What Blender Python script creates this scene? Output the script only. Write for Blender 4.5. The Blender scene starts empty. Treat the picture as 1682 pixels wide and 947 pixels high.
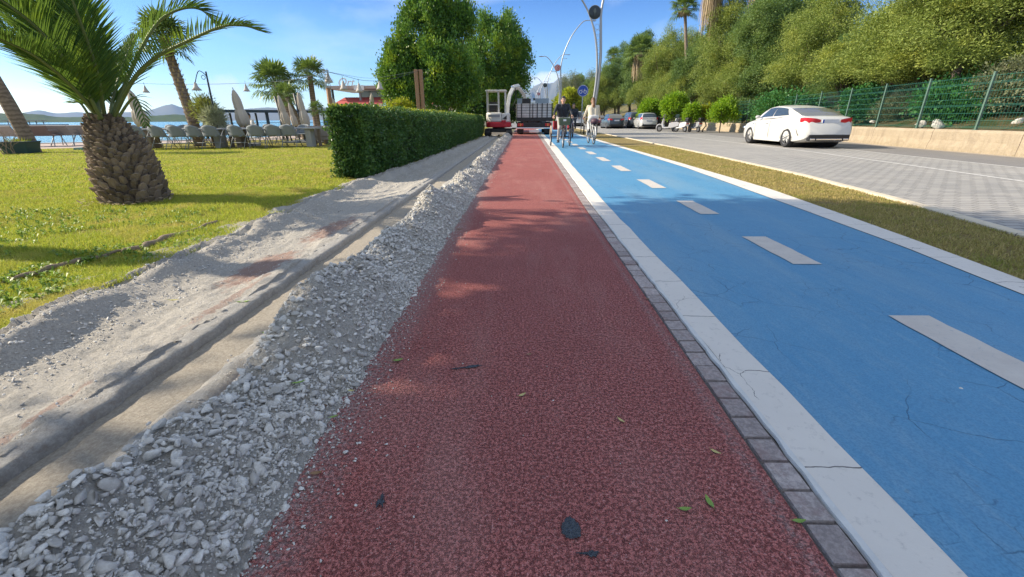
import bpy, bmesh, math, random
import numpy as np
from mathutils import Vector, Matrix

R = math.radians
sc = bpy.context.scene
COL = sc.collection
random.seed(7)

# ------------------------------------------------------------------ camera
CAM_H = 0.95
PITCH, YAW, ROLL, FPX = R(21.15), R(1.41), R(0.3), 720.0      # focal length in pixels of a 1682 px wide frame
fwv = Vector((-math.sin(YAW) * math.cos(PITCH), math.cos(YAW) * math.cos(PITCH), -math.sin(PITCH)))
rt0 = Vector((math.cos(YAW), math.sin(YAW), 0))
up0 = rt0.cross(fwv)
rtv = rt0 * math.cos(ROLL) - up0 * math.sin(ROLL)
upv = up0 * math.cos(ROLL) + rt0 * math.sin(ROLL)
cam_d = bpy.data.cameras.new('camera')
cam = bpy.data.objects.new('camera', cam_d)
COL.objects.link(cam)
sc.camera = cam
cam_d.sensor_width = 36
cam_d.lens = FPX / 1682 * 36
cam_d.clip_start = 0.02
cam_d.clip_end = 20000
mw = Matrix((rtv, upv, -fwv)).transposed().to_4x4()
mw.translation = (0, 0, CAM_H)
cam.matrix_world = mw

def at(px, py, Y):
    """world point at forward distance Y seen at a pixel of the photograph"""
    r = fwv * FPX + rtv * (px - 841) - upv * (py - 473.5)
    return Vector((0, 0, CAM_H)) + r * (Y / r.y)

def gr(px, py, z=0.0):
    r = fwv * FPX + rtv * (px - 841) - upv * (py - 473.5)
    return Vector((0, 0, CAM_H)) + r * ((z - CAM_H) / r.z)

# ------------------------------------------------------------------ world, sun, exposure
SUN_EL, SUN_AZ = R(31), R(-86)            # azimuth from +Y, clockwise positive: the sun stands to the left
world = bpy.data.worlds.new('World')
sc.world = world
world.use_nodes = True
wn, wl = world.node_tree.nodes, world.node_tree.links
wn.clear()
def wnode(t, **kw):
    n = wn.new(t)
    for k, v in kw.items():
        setattr(n, k, v)
    return n
w_out = wnode('ShaderNodeOutputWorld'); w_bg = wnode('ShaderNodeBackground')
sky = wnode('ShaderNodeTexSky', sky_type='NISHITA', sun_disc=False)
sky.sun_elevation = SUN_EL; sky.sun_rotation = SUN_AZ
sky.air_density = 1.0; sky.dust_density = 0.4; sky.ozone_density = 3.0; sky.altitude = 0
w_bg.inputs['Strength'].default_value = 0.15
hsv = wnode('ShaderNodeHueSaturation')
hsv.inputs['Saturation'].default_value = 1.0
# the low sky is a clear pale blue here rather than yellow
sepz = wnode('ShaderNodeSeparateXYZ'); tcz = wnode('ShaderNodeTexCoord'); wl.new(tcz.outputs['Generated'], sepz.inputs[0])
tint = wnode('ShaderNodeValToRGB'); wl.new(sepz.outputs[2], tint.inputs[0])
te = tint.color_ramp.elements; te[0].position = 0.0; te[0].color = (0.84, 0.95, 1.0, 1); te[1].position = 0.42; te[1].color = (0.27, 0.42, 0.66, 1)
e_ = te.new(0.10); e_.color = (0.50, 0.66, 0.84, 1); e_ = te.new(0.22); e_.color = (0.24, 0.38, 0.62, 1)
mul = wnode('ShaderNodeMixRGB', blend_type='MULTIPLY'); mul.inputs[0].default_value = 1.0
wl.new(sky.outputs[0], mul.inputs[1]); wl.new(tint.outputs[0], mul.inputs[2])
wl.new(mul.outputs[0], hsv.inputs['Color'])
# thin clouds
tc = wnode('ShaderNodeTexCoord'); mp = wnode('ShaderNodeMapping')
mp.inputs['Scale'].default_value = (1.0, 1.0, 3.2)
nz = wnode('ShaderNodeTexNoise'); nz.inputs['Scale'].default_value = 2.3; nz.inputs['Detail'].default_value = 7; nz.inputs['Roughness'].default_value = 0.55
nz.inputs['Distortion'].default_value = 0.6
wl.new(tc.outputs['Generated'], mp.inputs[0]); wl.new(mp.outputs[0], nz.inputs['Vector'])
rmp = wnode('ShaderNodeValToRGB')
rmp.color_ramp.elements[0].position = 0.52; rmp.color_ramp.elements[1].position = 0.80
rmp.color_ramp.elements[0].color = (0, 0, 0, 1); rmp.color_ramp.elements[1].color = (0.42, 0.42, 0.42, 1)
wl.new(nz.outputs[0], rmp.inputs[0])
# cloud bank low over the far mountains straight ahead and a small cumulus to the left
sep = wnode('ShaderNodeSeparateXYZ'); wl.new(tc.outputs['Generated'], sep.inputs[0])
def wmath(op, a, b=None, c=None):
    n = wnode('ShaderNodeMath', operation=op)
    for i, v in enumerate((a, b, c)):
        if v is None: continue
        if isinstance(v, (int, float)): n.inputs[i].default_value = v
        else: wl.new(v, n.inputs[i])
    return n.outputs[0]
nz2 = wnode('ShaderNodeTexNoise'); nz2.inputs['Scale'].default_value = 26; nz2.inputs['Detail'].default_value = 5
wl.new(tc.outputs['Generated'], nz2.inputs['Vector'])
def puff(x0, z0, rx, rz):
    dx = wmath('DIVIDE', wmath('SUBTRACT', sep.outputs[0], x0), rx)
    dz = wmath('DIVIDE', wmath('SUBTRACT', sep.outputs[2], z0), rz)
    d = wmath('ADD', wmath('MULTIPLY', dx, dx), wmath('MULTIPLY', dz, dz))
    d = wmath('ADD', d, wmath('MULTIPLY', wmath('SUBTRACT', nz2.outputs[0], 0.5), 3.0))
    m = wmath('SUBTRACT', 1.0, d)
    n = wnode('ShaderNodeClamp'); wl.new(wmath('MULTIPLY', m, 1.3), n.inputs[0])
    return wmath('MULTIPLY', n.outputs[0], wmath('GREATER_THAN', sep.outputs[1], 0.0))
c1 = puff(0.03, 0.073, 0.075, 0.018); c2 = puff(-0.53, 0.045, 0.03, 0.03)
cl = wmath('MAXIMUM', rmp.outputs[0], wmath('MULTIPLY', wmath('MAXIMUM', c1, wmath('MULTIPLY', c2, 0.6)), 0.85))
# unseen bright cloud overhead and behind the camera, added to fill the shade
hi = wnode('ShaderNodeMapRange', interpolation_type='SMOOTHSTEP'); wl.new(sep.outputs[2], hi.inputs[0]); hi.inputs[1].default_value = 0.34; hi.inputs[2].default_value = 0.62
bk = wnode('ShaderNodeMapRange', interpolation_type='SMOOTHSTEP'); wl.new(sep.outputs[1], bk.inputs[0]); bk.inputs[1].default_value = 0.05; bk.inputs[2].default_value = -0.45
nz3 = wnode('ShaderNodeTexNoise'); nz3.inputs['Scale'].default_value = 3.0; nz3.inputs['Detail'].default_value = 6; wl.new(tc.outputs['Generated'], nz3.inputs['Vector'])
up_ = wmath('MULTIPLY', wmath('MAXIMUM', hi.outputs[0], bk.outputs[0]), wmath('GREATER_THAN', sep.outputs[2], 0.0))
fill_cloud = wmath('MULTIPLY', up_, wmath('ADD', wmath('MULTIPLY', nz3.outputs[0], 0.7), 0.45))
cfin = wnode('ShaderNodeMixRGB'); cfin.inputs['Color2'].default_value = (2.45, 2.7, 3.05, 1); wl.new(fill_cloud, cfin.inputs['Fac'])
mixc = wnode('ShaderNodeMixRGB')
mixc.inputs['Color2'].default_value = (5.2, 5.4, 5.6, 1)
wl.new(cl, mixc.inputs['Fac']); wl.new(hsv.outputs[0], mixc.inputs['Color1'])
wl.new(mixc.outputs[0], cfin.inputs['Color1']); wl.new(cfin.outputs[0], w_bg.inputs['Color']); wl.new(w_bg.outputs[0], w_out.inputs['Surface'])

sun_d = bpy.data.lights.new('sun', 'SUN')
sun_d.energy = 4.4; sun_d.angle = R(0.53); sun_d.color = (1.0, 0.88, 0.70)
sun = bpy.data.objects.new('sun', sun_d)
COL.objects.link(sun)
sun_dir = Vector((math.sin(SUN_AZ) * math.cos(SUN_EL), math.cos(SUN_AZ) * math.cos(SUN_EL), math.sin(SUN_EL)))
sun.rotation_euler = sun_dir.to_track_quat('Z', 'Y').to_euler()
sun.location = (0, 0, 30)
sc.view_settings.view_transform = 'Standard'
sc.view_settings.look = 'None'
sc.view_settings.gamma = 1
sc.view_settings.exposure = 1.0
sc.render.engine = 'CYCLES'
sc.cycles.max_bounces = 6
sc.cycles.diffuse_bounces = 3
sc.cycles.transparent_max_bounces = 8
sc.cycles.use_denoising = True
sc.cycles.volume_bounces = 0

# ------------------------------------------------------------------ object helpers
def props(o, label=None, cat=None, group=None, kind=None):
    if label: o['label'] = label
    if cat: o['category'] = cat
    if group: o['group'] = group
    if kind: o['kind'] = kind
    return o

def thing(name, label, cat, loc=(0, 0, 0), rz=0.0, group=None):
    o = bpy.data.objects.new(name, None)
    COL.objects.link(o)
    o.empty_display_size = 0.2
    o.location = loc; o.rotation_euler = (0, 0, rz)
    return props(o, label, cat, group)

def copy_tree(o, parent=None):
    c = o.copy(); COL.objects.link(c)
    if parent is not None:
        c.parent = parent
    for ch in [x for x in o.children]:
        copy_tree(ch, c)
    return c

def dup(root, loc, rz=0.0, label=None, group=None, scale=None):
    c = copy_tree(root)
    c.location = loc; c.rotation_euler = (0, 0, rz)
    if scale is not None: c.scale = (scale,) * 3 if isinstance(scale, (int, float)) else scale
    if label: c['label'] = label
    if group: c['group'] = group
    return c

class MB:
    """collects shapes into one mesh"""
    def __init__(s):
        s.v, s.f = [], []
    def add(s, vs, fs):
        n = len(s.v)
        s.v += [tuple(v) for v in vs]
        s.f += [tuple(i + n for i in f) for f in fs]
    def box(s, c, size, M=None, taper=None):
        x, y, z = size[0] / 2, size[1] / 2, size[2] / 2
        t = taper or 1.0
        vs = [Vector((a * x * (t if d > 0 else 1), b * y * (t if d > 0 else 1), d * z)) for d in (-1, 1) for a, b in ((-1, -1), (1, -1), (1, 1), (-1, 1))]
        if M is not None: vs = [M @ v for v in vs]
        c = Vector(c)
        s.add([v + c for v in vs], [(3, 2, 1, 0), (4, 5, 6, 7), (0, 1, 5, 4), (1, 2, 6, 5), (2, 3, 7, 6), (3, 0, 4, 7)])
    def hexa(s, p):                       # 8 points: bottom 4, top 4, same winding
        s.add(p, [(3, 2, 1, 0), (4, 5, 6, 7), (0, 1, 5, 4), (1, 2, 6, 5), (2, 3, 7, 6), (3, 0, 4, 7)])
    def tube(s, pts, rad, n=8, cap=True, flat=1.0):
        pts = [Vector(p) for p in pts]
        rs = rad if isinstance(rad, (list, tuple)) else [rad] * len(pts)
        ref = Vector((0, 0, 1))
        d0 = (pts[-1] - pts[0])
        if d0.length == 0 or abs(d0.normalized().z) > 0.9: ref = Vector((0.02, 1, 0.01))
        vs, fs = [], []
        for i, p in enumerate(pts):
            d = (pts[min(i + 1, len(pts) - 1)] - pts[max(i - 1, 0)]).normalized()
            a = d.cross(ref)
            if a.length < 1e-4: a = d.cross(Vector((1, 0, 0)))
            a.normalize(); b = a.cross(d).normalized()
            for k in range(n):
                t = 2 * math.pi * k / n
                vs.append(p + (a * math.cos(t) + b * math.sin(t) * flat) * rs[i])
        for i in range(len(pts) - 1):
            for k in range(n):
                a0, a1 = i * n + k, i * n + (k + 1) % n
                fs.append((a0, a1, a1 + n, a0 + n))
        if cap:
            fs.append(tuple(range(n - 1, -1, -1))); m = (len(pts) - 1) * n
            fs.append(tuple(range(m, m + n)))
        s.add(vs, fs)
    def lathe(s, prof, n=24, M=None, c=(0, 0, 0), wob=None, cap=True):   # prof: (r, z) list
        vs, fs = [], []
        for j, (r, z) in enumerate(prof):
            for k in range(n):
                t = 2 * math.pi * k / n
                rr = r * (wob(t, z) if wob else 1)
                v = Vector((rr * math.cos(t), rr * math.sin(t), z))
                vs.append((M @ v if M is not None else v) + Vector(c))
        for j in range(len(prof) - 1):
            for k in range(n):
                a0, a1 = j * n + k, j * n + (k + 1) % n
                fs.append((a0, a1, a1 + n, a0 + n))
        if cap: fs.append(tuple(range(n - 1, -1, -1))); m = (len(prof) - 1) * n; fs.append(tuple(range(m, m + n)))
        s.add(vs, fs)
    def ball(s, c, r, n=12, m=8, M=None):
        rx, ry, rz = r if isinstance(r, (list, tuple)) else (r, r, r)
        c = Vector(c); vs, fs = [], []
        for j in range(1, m):
            ph = math.pi * j / m
            for k in range(n):
                t = 2 * math.pi * k / n
                v = Vector((rx * math.sin(ph) * math.cos(t), ry * math.sin(ph) * math.sin(t), -rz * math.cos(ph)))
                vs.append((M @ v if M is not None else v) + c)
        t0 = Vector((0, 0, -rz)); t1 = Vector((0, 0, rz))
        if M is not None: t0, t1 = M @ t0, M @ t1
        vs += [t0 + c, t1 + c]
        b, tt = len(vs) - 2, len(vs) - 1
        for j in range(m - 2):
            for k in range(n):
                a0, a1 = j * n + k, j * n + (k + 1) % n
                fs.append((a0, a1, a1 + n, a0 + n))
        for k in range(n):
            fs.append((b, (k + 1) % n, k)); fs.append((tt, (m - 2) * n + k, (m - 2) * n + (k + 1) % n))
        s.add(vs, fs)
    def prism(s, poly, axis, a0, a1):     # poly in the plane across the axis ('x': (y,z), 'y': (x,z), 'z': (x,y))
        def p(u, w, t): return {'x': (t, u, w), 'y': (u, t, w), 'z': (u, w, t)}[axis]
        n = len(poly)
        s.add([p(u, w, a0) for u, w in poly] + [p(u, w, a1) for u, w in poly],
              [tuple(range(n - 1, -1, -1)), tuple(range(n, 2 * n))] + [(i, (i + 1) % n, (i + 1) % n + n, i + n) for i in range(n)])
    def torus(s, c, Rr, r, n=24, m=6, M=None, flat=1.0):
        vs, fs = [], []
        for i in range(n):
            t = 2 * math.pi * i / n
            for k in range(m):
                u = 2 * math.pi * k / m
                v = Vector(((Rr + r * math.cos(u)) * math.cos(t), (Rr + r * math.cos(u)) * math.sin(t), r * math.sin(u) * flat))
                vs.append((M @ v if M is not None else v) + Vector(c))
        for i in range(n):
            for k in range(m):
                fs.append((i * m + k, ((i + 1) % n) * m + k, ((i + 1) % n) * m + (k + 1) % m, i * m + (k + 1) % m))
        s.add(vs, fs)
    def grid(s, P):                       # P[i][j] points
        n, m = len(P), len(P[0])
        s.add([p for row in P for p in row], [(i * m + j, (i + 1) * m + j, (i + 1) * m + j + 1, i * m + j + 1) for i in range(n - 1) for j in range(m - 1)])
    def build(s, name, mat, parent=None, smooth=False, bevel=0, sub=0, auto=None, fix=True):
        me = bpy.data.meshes.new(name)
        me.from_pydata(s.v, [], s.f)
        if fix and len(s.f) < 60000:
            b = bmesh.new(); b.from_mesh(me)
            bmesh.ops.recalc_face_normals(b, faces=b.faces)
            b.to_mesh(me); b.free()
        me.materials.append(mat)
        if smooth:
            me.shade_smooth()
        o = bpy.data.objects.new(name, me)
        COL.objects.link(o)
        if bevel:
            m = o.modifiers.new('bevel', 'BEVEL'); m.width = bevel; m.segments = 2; m.limit_method = 'ANGLE'
        if sub:
            m = o.modifiers.new('sub', 'SUBSURF'); m.levels = sub; m.render_levels = sub
        if auto:
            me.shade_smooth()
            m = o.modifiers.new('edge', 'EDGE_SPLIT'); m.split_angle = R(auto)
        if parent is not None:
            o.parent = parent
        return o

def mesh_np(name, V, F, mat, parent=None, smooth=False):
    """fast mesh: V (n,3), F (m,k) with k = 3 or 4"""
    me = bpy.data.meshes.new(name)
    V = np.ascontiguousarray(V, dtype=np.float32); F = np.ascontiguousarray(F, dtype=np.int32)
    k = F.shape[1]
    me.vertices.add(len(V)); me.vertices.foreach_set('co', V.ravel())
    me.loops.add(F.size); me.loops.foreach_set('vertex_index', F.ravel())
    me.polygons.add(len(F))
    me.polygons.foreach_set('loop_start', np.arange(0, F.size, k, dtype=np.int32))
    me.update(calc_edges=True)
    if smooth: me.shade_smooth()
    me.materials.append(mat)
    o = bpy.data.objects.new(name, me)
    COL.objects.link(o)
    if parent is not None: o.parent = parent
    return o

def rotM(axis, a): return Matrix.Rotation(a, 3, axis)
MX90, MY90 = rotM('X', R(90)), rotM('Y', R(90))

# ------------------------------------------------------------------ numpy value noise
def vnoise(x, y, seed=0):
    xi, yi = np.floor(x).astype(np.int64), np.floor(y).astype(np.int64)
    xf, yf = x - xi, y - yi
    def h(a, b):
        n = (a * 374761393 + b * 668265263 + seed * 1442695041) & 0xffffffff
        n = ((n ^ (n >> 13)) * 1274126177) & 0xffffffff
        return ((n ^ (n >> 16)) & 0xffff) / 65535.0
    u, v = xf * xf * (3 - 2 * xf), yf * yf * (3 - 2 * yf)
    return (h(xi, yi) * (1 - u) + h(xi + 1, yi) * u) * (1 - v) + (h(xi, yi + 1) * (1 - u) + h(xi + 1, yi + 1) * u) * v
def fbm(x, y, seed=0, o=4, g=0.5):
    s, a, t = 0, 1.0, 0
    for i in range(o):
        s = s + a * vnoise(x * 2 ** i, y * 2 ** i, seed + i * 17); t += a; a *= g
    return s / t

# ------------------------------------------------------------------ materials
class NT:
    def __init__(s, name):
        s.m = bpy.data.materials.new(name); s.m.use_nodes = True
        s.n, s.l = s.m.node_tree.nodes, s.m.node_tree.links
        s.b = s.n['Principled BSDF']; s.out = s.n['Material Output']
        s.tc = s.n.new('ShaderNodeTexCoord')
        s.vec = s.tc.outputs['Object']
    def put(s, sock, v):
        if isinstance(v, bpy.types.NodeSocket): s.l.new(v, sock)
        elif isinstance(v, (tuple, list)): sock.default_value = tuple(v) + ((1,) if len(v) == 3 and sock.type == 'RGBA' else ())
        else: sock.default_value = v
    def map(s, scale=(1, 1, 1), loc=(0, 0, 0), rot=(0, 0, 0), vec=None):
        n = s.n.new('ShaderNodeMapping'); s.l.new(vec or s.vec, n.inputs[0])
        n.inputs['Scale'].default_value = scale; n.inputs['Location'].default_value = loc; n.inputs['Rotation'].default_value = rot
        return n.outputs[0]
    def noise(s, scale, detail=4, rough=0.5, vec=None, dist=0.0, col=False):
        n = s.n.new('ShaderNodeTexNoise'); s.l.new(vec or s.vec, n.inputs['Vector'])
        n.inputs['Scale'].default_value = scale; n.inputs['Detail'].default_value = detail
        n.inputs['Roughness'].default_value = rough; n.inputs['Distortion'].default_value = dist
        return n.outputs[1 if col else 0]
    def vor(s, scale, feature='F1', out=0, vec=None, rnd=1.0):
        n = s.n.new('ShaderNodeTexVoronoi'); n.feature = feature; s.l.new(vec or s.vec, n.inputs['Vector'])
        n.inputs['Scale'].default_value = scale; n.inputs['Randomness'].default_value = rnd
        return n.outputs[out]
    def ramp(s, fac, stops, interp='LINEAR'):
        n = s.n.new('ShaderNodeValToRGB'); s.l.new(fac, n.inputs[0]); r = n.color_ramp; r.interpolation = interp
        while len(r.elements) < len(stops): r.elements.new(0.5)
        for e, (p, c) in zip(r.elements, stops):
            e.position = p
            e.color = (c, c, c, 1) if isinstance(c, (int, float)) else tuple(c) + (1,)
        return n.outputs[0]
    def mix(s, f, a, b, mode='MIX'):
        n = s.n.new('ShaderNodeMixRGB'); n.blend_type = mode
        s.put(n.inputs[0], f); s.put(n.inputs[1], a); s.put(n.inputs[2], b)
        return n.outputs[0]
    def math(s, op, a, b=0.0, clamp=False):
        n = s.n.new('ShaderNodeMath'); n.operation = op; n.use_clamp = clamp
        s.put(n.inputs[0], a); s.put(n.inputs[1], b)
        return n.outputs[0]
    def bump(s, h, strength=0.3, dist=0.01, normal=None):
        n = s.n.new('ShaderNodeBump'); s.l.new(h, n.inputs['Height'])
        n.inputs['Strength'].default_value = strength; n.inputs['Distance'].default_value = dist
        if normal is not None: s.l.new(normal, n.inputs['Normal'])
        s.l.new(n.outputs[0], s.b.inputs['Normal'])
        return n.outputs[0]
    def xyz(s, vec=None):
        n = s.n.new('ShaderNodeSeparateXYZ'); s.l.new(vec or s.vec, n.inputs[0]); return n.outputs
    def island(s):
        n = s.n.new('ShaderNodeNewGeometry'); return n.outputs['Random Per Island']
    def set(s, col=None, rough=None, metal=None, spec=None):
        if col is not None: s.put(s.b.inputs['Base Color'], col)
        if rough is not None: s.put(s.b.inputs['Roughness'], rough)
        if metal is not None: s.put(s.b.inputs['Metallic'], metal)
        if spec is not None: s.put(s.b.inputs['Specular IOR Level'], spec)
        return s.m

def mat(name, col, rough=0.6, metal=0.0, var=0.12, scale=6.0, bump=0.0, bscale=40.0, spec=0.5, dirt=None):
    t = NT(name)
    c = t.mix(t.noise(scale, 5, 0.6), [x * (1 - var) for x in col], [min(1, x * (1 + var)) for x in col])
    if dirt:
        c = t.mix(t.ramp(t.noise(scale * 0.45, 6, 0.65), [(0.5, 0.0), (0.75, dirt[1])]), c, dirt[0])
    if bump: t.bump(t.noise(bscale, 4), bump, 0.01)
    return t.set(c, rough, metal, spec)

def leafmat(name, c1, c2, tip=None, rough=0.5, trans=0.25, clump=0.8):
    """foliage: colour differs leaf by leaf and clump by clump, light passes through thin leaves"""
    t = NT(name)
    c = t.mix(t.island(), c1, c2)
    if tip: c = t.mix(t.ramp(t.noise(clump, 3, 0.6), [(0.52, 0.0), (0.68, 0.8)]), c, tip)
    t.set(c, rough, 0, 0.35)
    tr = t.n.new('ShaderNodeBsdfTranslucent'); t.put(tr.inputs['Color'], t.mix(0.5, c, (0.25, 0.35, 0.03), 'ADD'))
    mx = t.n.new('ShaderNodeMixShader'); mx.inputs[0].default_value = trans
    t.l.new(t.b.outputs[0], mx.inputs[1]); t.l.new(tr.outputs[0], mx.inputs[2]); t.l.new(mx.outputs[0], t.out.inputs['Surface'])
    return t.m
# ================================================================== ground and roads
def edge(pts):
    ys = [p[1] for p in pts]; xs = [p[0] for p in pts]
    return lambda y: float(np.interp(y, ys, xs))
E_TL = edge([(-0.72, 0), (-0.70, 60)])                                   # red track, left
E_TR = edge([(0.70, 0), (0.71, 5), (0.80, 14), (0.90, 23), (1.05, 40), (1.3, 60)])
E_PV = edge([(0.80, 0), (0.82, 5), (0.89, 10), (1.0, 17), (1.12, 25), (1.25, 40), (1.5, 60)])   # pavers / white edge
E_BL = edge([(0.98, 0), (0.99, 5), (1.08, 10), (1.22, 16), (1.32, 25), (1.45, 40), (1.7, 60)])
E_BR = edge([(2.70, 0), (2.85, 2.4), (2.98, 3.4), (3.12, 5.5), (3.34, 9.4), (3.38, 14), (3.38, 25), (3.5, 40), (3.8, 60)])
E_WR = edge([(2.92, 0), (3.07, 2.4), (3.25, 3.7), (3.52, 6.4), (3.58, 11), (3.6, 18), (3.62, 25), (3.75, 40), (4.05, 60)])
E_KI = edge([(3.75, 0), (4.22, 3.8), (4.5, 5.3), (4.85, 8.0), (5.12, 13.6), (5.3, 23), (5.4, 40), (5.7, 60)])
E_KO = edge([(3.88, 0), (4.35, 3.8), (4.63, 5.3), (4.98, 8.0), (5.25, 13.6), (5.43, 23), (5.53, 40), (5.83, 60)])
E_L1 = edge([(7.6, 3), (8.19, 7.5), (8.55, 10.4), (8.9, 14), (9.1, 18.5), (9.1, 35), (9.3, 60)])
E_L2 = edge([(9.6, 5), (10.3, 9.5), (10.5, 12.5), (10.9, 18), (11.6, 30), (11.6, 60)])
E_WL = edge([(12.2, 4), (12.9, 10), (13.05, 12.2), (13.3, 14.6), (13.65, 17.8), (14.2, 21), (15.2, 28), (15.85, 36), (15.6, 42), (15.6, 90)])
E_LN = edge([(-2.38, 0), (-2.45, 1.8), (-2.54, 2.5), (-2.56, 3.9), (-2.64, 5.3), (-2.72, 7.1), (-2.6, 8.2), (-2.45, 11), (-2.25, 20), (-2.1, 28), (-2.1, 60)])

def ylist(y0, y1, first, growth=1.04):
    ys, y, d = [y0], y0, first
    while y < y1:
        y += d; d *= growth; ys.append(min(y, y1))
    return ys

def strip(name, ea, eb, y0, y1, z, mat, kind='structure', nx=2, step=0.25, wob=0.0, seed=0, lab=None):
    m = MB(); P = []
    for y in ylist(y0, y1, step, 1.03):
        a, b = ea(y), eb(y)
        if wob:
            a += (float(vnoise(np.array(y * 14.0), np.array(3.0), seed)) - 0.5) * wob
            b += (float(vnoise(np.array(y * 14.0), np.array(9.0), seed + 1)) - 0.5) * wob
        P.append([(a + (b - a) * i / (nx - 1), y, z) for i in range(nx)])
    m.grid(P)
    o = m.build(name, mat)
    if kind: o['kind'] = kind
    if lab: o['label'] = lab
    return o

# --- base ground
t = NT('earth')
t.set(t.mix(t.noise(0.6, 6), (0.14, 0.115, 0.075), (0.10, 0.11, 0.045)), 0.95)
SHORE = [(-400, -300), (-60, 13.5), (-24, 19.6), (-17.5, 23.2), (-15.5, 26.5), (-16.5, 34), (-16.2, 45), (-14, 70), (-12, 130), (-30, 260), (-120, 420), (-260, 700)]
m = MB()
poly = [(x, y) for x, y in SHORE] + [(3000, 700), (3000, -300)]
m.prism(poly, 'z', -3.0, -0.22)
props(m.build('ground', t.m), kind='structure')

# --- sea
t = NT('sea_water')
h_ = t.noise(1.4, 5, 0.6, vec=t.map((1, 2.2, 1)))
t.set((0.05, 0.21, 0.25), 0.16, 0, 0.5)
t.bump(t.math('ADD', t.noise(0.35, 3, vec=t.map((1, 2.0, 1))), h_), 0.5, 0.25)
m = MB(); m.grid([[(x, y, -0.95) for x in (-4200, -600, -100, 0)] for y in (-400, 0, 40, 200, 1000, 5200)])
props(m.build('sea', t.m), kind='structure')

# --- quay pavement between lawn and sea
LAWN_FAR = [(-60, 9.5), (-26, 13.6), (-19, 15.6), (-15.8, 17.5)]
t = NT('quay_paving')
t.set(t.mix(t.noise(3, 5), (0.40, 0.31, 0.26), (0.48, 0.38, 0.31)), 0.85)
m = MB()
m.prism([(-60, 9.5), (-26, 13.6), (-19, 15.6), (-15.8, 17.5), (-15.4, 26.4), (-17.5, 23.1), (-24, 19.5), (-60, 13.4)], 'z', -0.3, -0.006)
m.prism([(-15.39, 22), (-10.2, 26), (-9.6, 60), (-12.5, 120), (-13.9, 70), (-16.1, 45), (-16.4, 34), (-15.4, 26.41)], 'z', -0.3, -0.006)
props(m.build('quay_pavement', t.m), kind='structure')
t = NT('kerb_stone'); t.set((0.55, 0.5, 0.43), 0.8)
m = MB()
for (x0, y0), (x1, y1) in zip([(-60, 13.4), (-24, 19.5), (-17.5, 23.1)], [(-24, 19.5), (-17.5, 23.1), (-15.4, 26.3)]):
    d = Vector((x1 - x0, y1 - y0, 0)); L = d.length; a = math.atan2(d.y, d.x)
    m.box(((x0 + x1) / 2, (y0 + y1) / 2, -0.15), (L - 0.02, 0.3, 0.36), rotM('Z', a))
props(m.build('quay_edge', t.m), kind='structure')

# --- lawn sheet
t = NT('lawn_soil')
c = t.mix(t.noise(0.8, 5, 0.6), (0.28, 0.27, 0.045), (0.44, 0.37, 0.11))
c = t.mix(t.ramp(t.noise(38, 4, 0.7), [(0.38, 0.55), (0.62, 0.0)]), c, (0.07, 0.075, 0.02))
c = t.mix(t.ramp(t.noise(4.5, 4, 0.6), [(0.55, 0.0), (0.75, 0.5)]), c, (0.27, 0.20, 0.10))
t.set(c, 0.95, 0, 0.1)
t.bump(t.noise(60, 5, 0.7), 0.9, 0.03)
ys = ylist(0.2, 60, 0.08, 1.03)
P = []
for y in ys:
    b = E_LN(y) - 0.02
    far = float(np.interp(y, [0, 9.5, 13.6, 15.6, 17.5, 22, 26, 60], [-60, -60, -26, -19, -15.8, -15.4, -10.2, -9.6])) if y > 9.5 else -60
    row = []
    for i in range(70):
        u = (i / 69) ** 2.2
        x = b + (far - b) * u
        z = 0.0 + (float(vnoise(np.array(x * 1.3), np.array(y * 1.3), 5)) - 0.5) * 0.05 * min(1, (b - x) * 2)
        row.append((x, y, z))
    P.append(row)
m = MB(); m.grid(P)
props(m.build('lawn', t.m, smooth=True), kind='structure')

# --- red rubber track
t = NT('red_track')
v1 = t.vor(265, 'F1', 0); vc = t.vor(265, 'F1', 1)
isl = t.math('MULTIPLY', t.xyz(vc)[0], 1.0)
c = t.ramp(isl, [(0.0, (0.48, 0.155, 0.14)), (0.45, (0.60, 0.21, 0.185)), (0.85, (0.64, 0.245, 0.22)), (1.0, (0.68, 0.34, 0.31))])
pit = t.ramp(t.noise(95, 4, 0.8), [(0.42, 1.0), (0.50, 0.0)])
edge_d = t.ramp(v1, [(0.42, 0.0), (0.85, 1.0)])
c = t.mix(t.math('MULTIPLY', edge_d, 0.6), c, (0.10, 0.028, 0.03))
c = t.mix(t.math('MULTIPLY', pit, 0.55), c, (0.07, 0.025, 0.026))
c = t.mix(t.ramp(t.noise(1.6, 5, 0.6), [(0.42, 0.0), (0.7, 0.30)]), c, (0.30, 0.11, 0.10))      # wear
c = t.mix(t.ramp(t.noise(0.9, 6, 0.7, vec=t.map((2.2, .6, 1), (3, 1, 0))), [(0.50, 0.0), (0.75, 0.38)]), c, (0.60, 0.36, 0.31))   # trodden dust
# pale dust along both edges
xx = t.xyz()[0]
dl = t.math('SUBTRACT', 1.0, t.math('MULTIPLY', t.math('ADD', xx, 0.64), 6.0), True)
dr = t.math('MULTIPLY', t.math('SUBTRACT', 1.0, t.math('MULTIPLY', t.math('ABSOLUTE', t.math('SUBTRACT', xx, 0.665)), 30.0), True), 0.5)
dust = t.math('MULTIPLY', t.math('MAXIMUM', dl, dr), t.ramp(t.noise(55, 5, 0.8), [(0.42, 0.0), (0.62, 1.0)]))
c = t.mix(dust, c, (0.42, 0.40, 0.38))
fleck = t.ramp(t.vor(38, 'F1', 0), [(0.035, 1.0), (0.05, 0.0)])
c = t.mix(t.math('MULTIPLY', fleck, t.ramp(t.noise(2.2, 3), [(0.5, 0.0), (0.6, 1.0)])), c, (0.6, 0.57, 0.53))
t.set(c, 0.85, 0, 0.12)
hgt = t.math('SUBTRACT', t.math('MULTIPLY', v1, -1.0), t.math('MULTIPLY', pit, 1.2))
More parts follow.
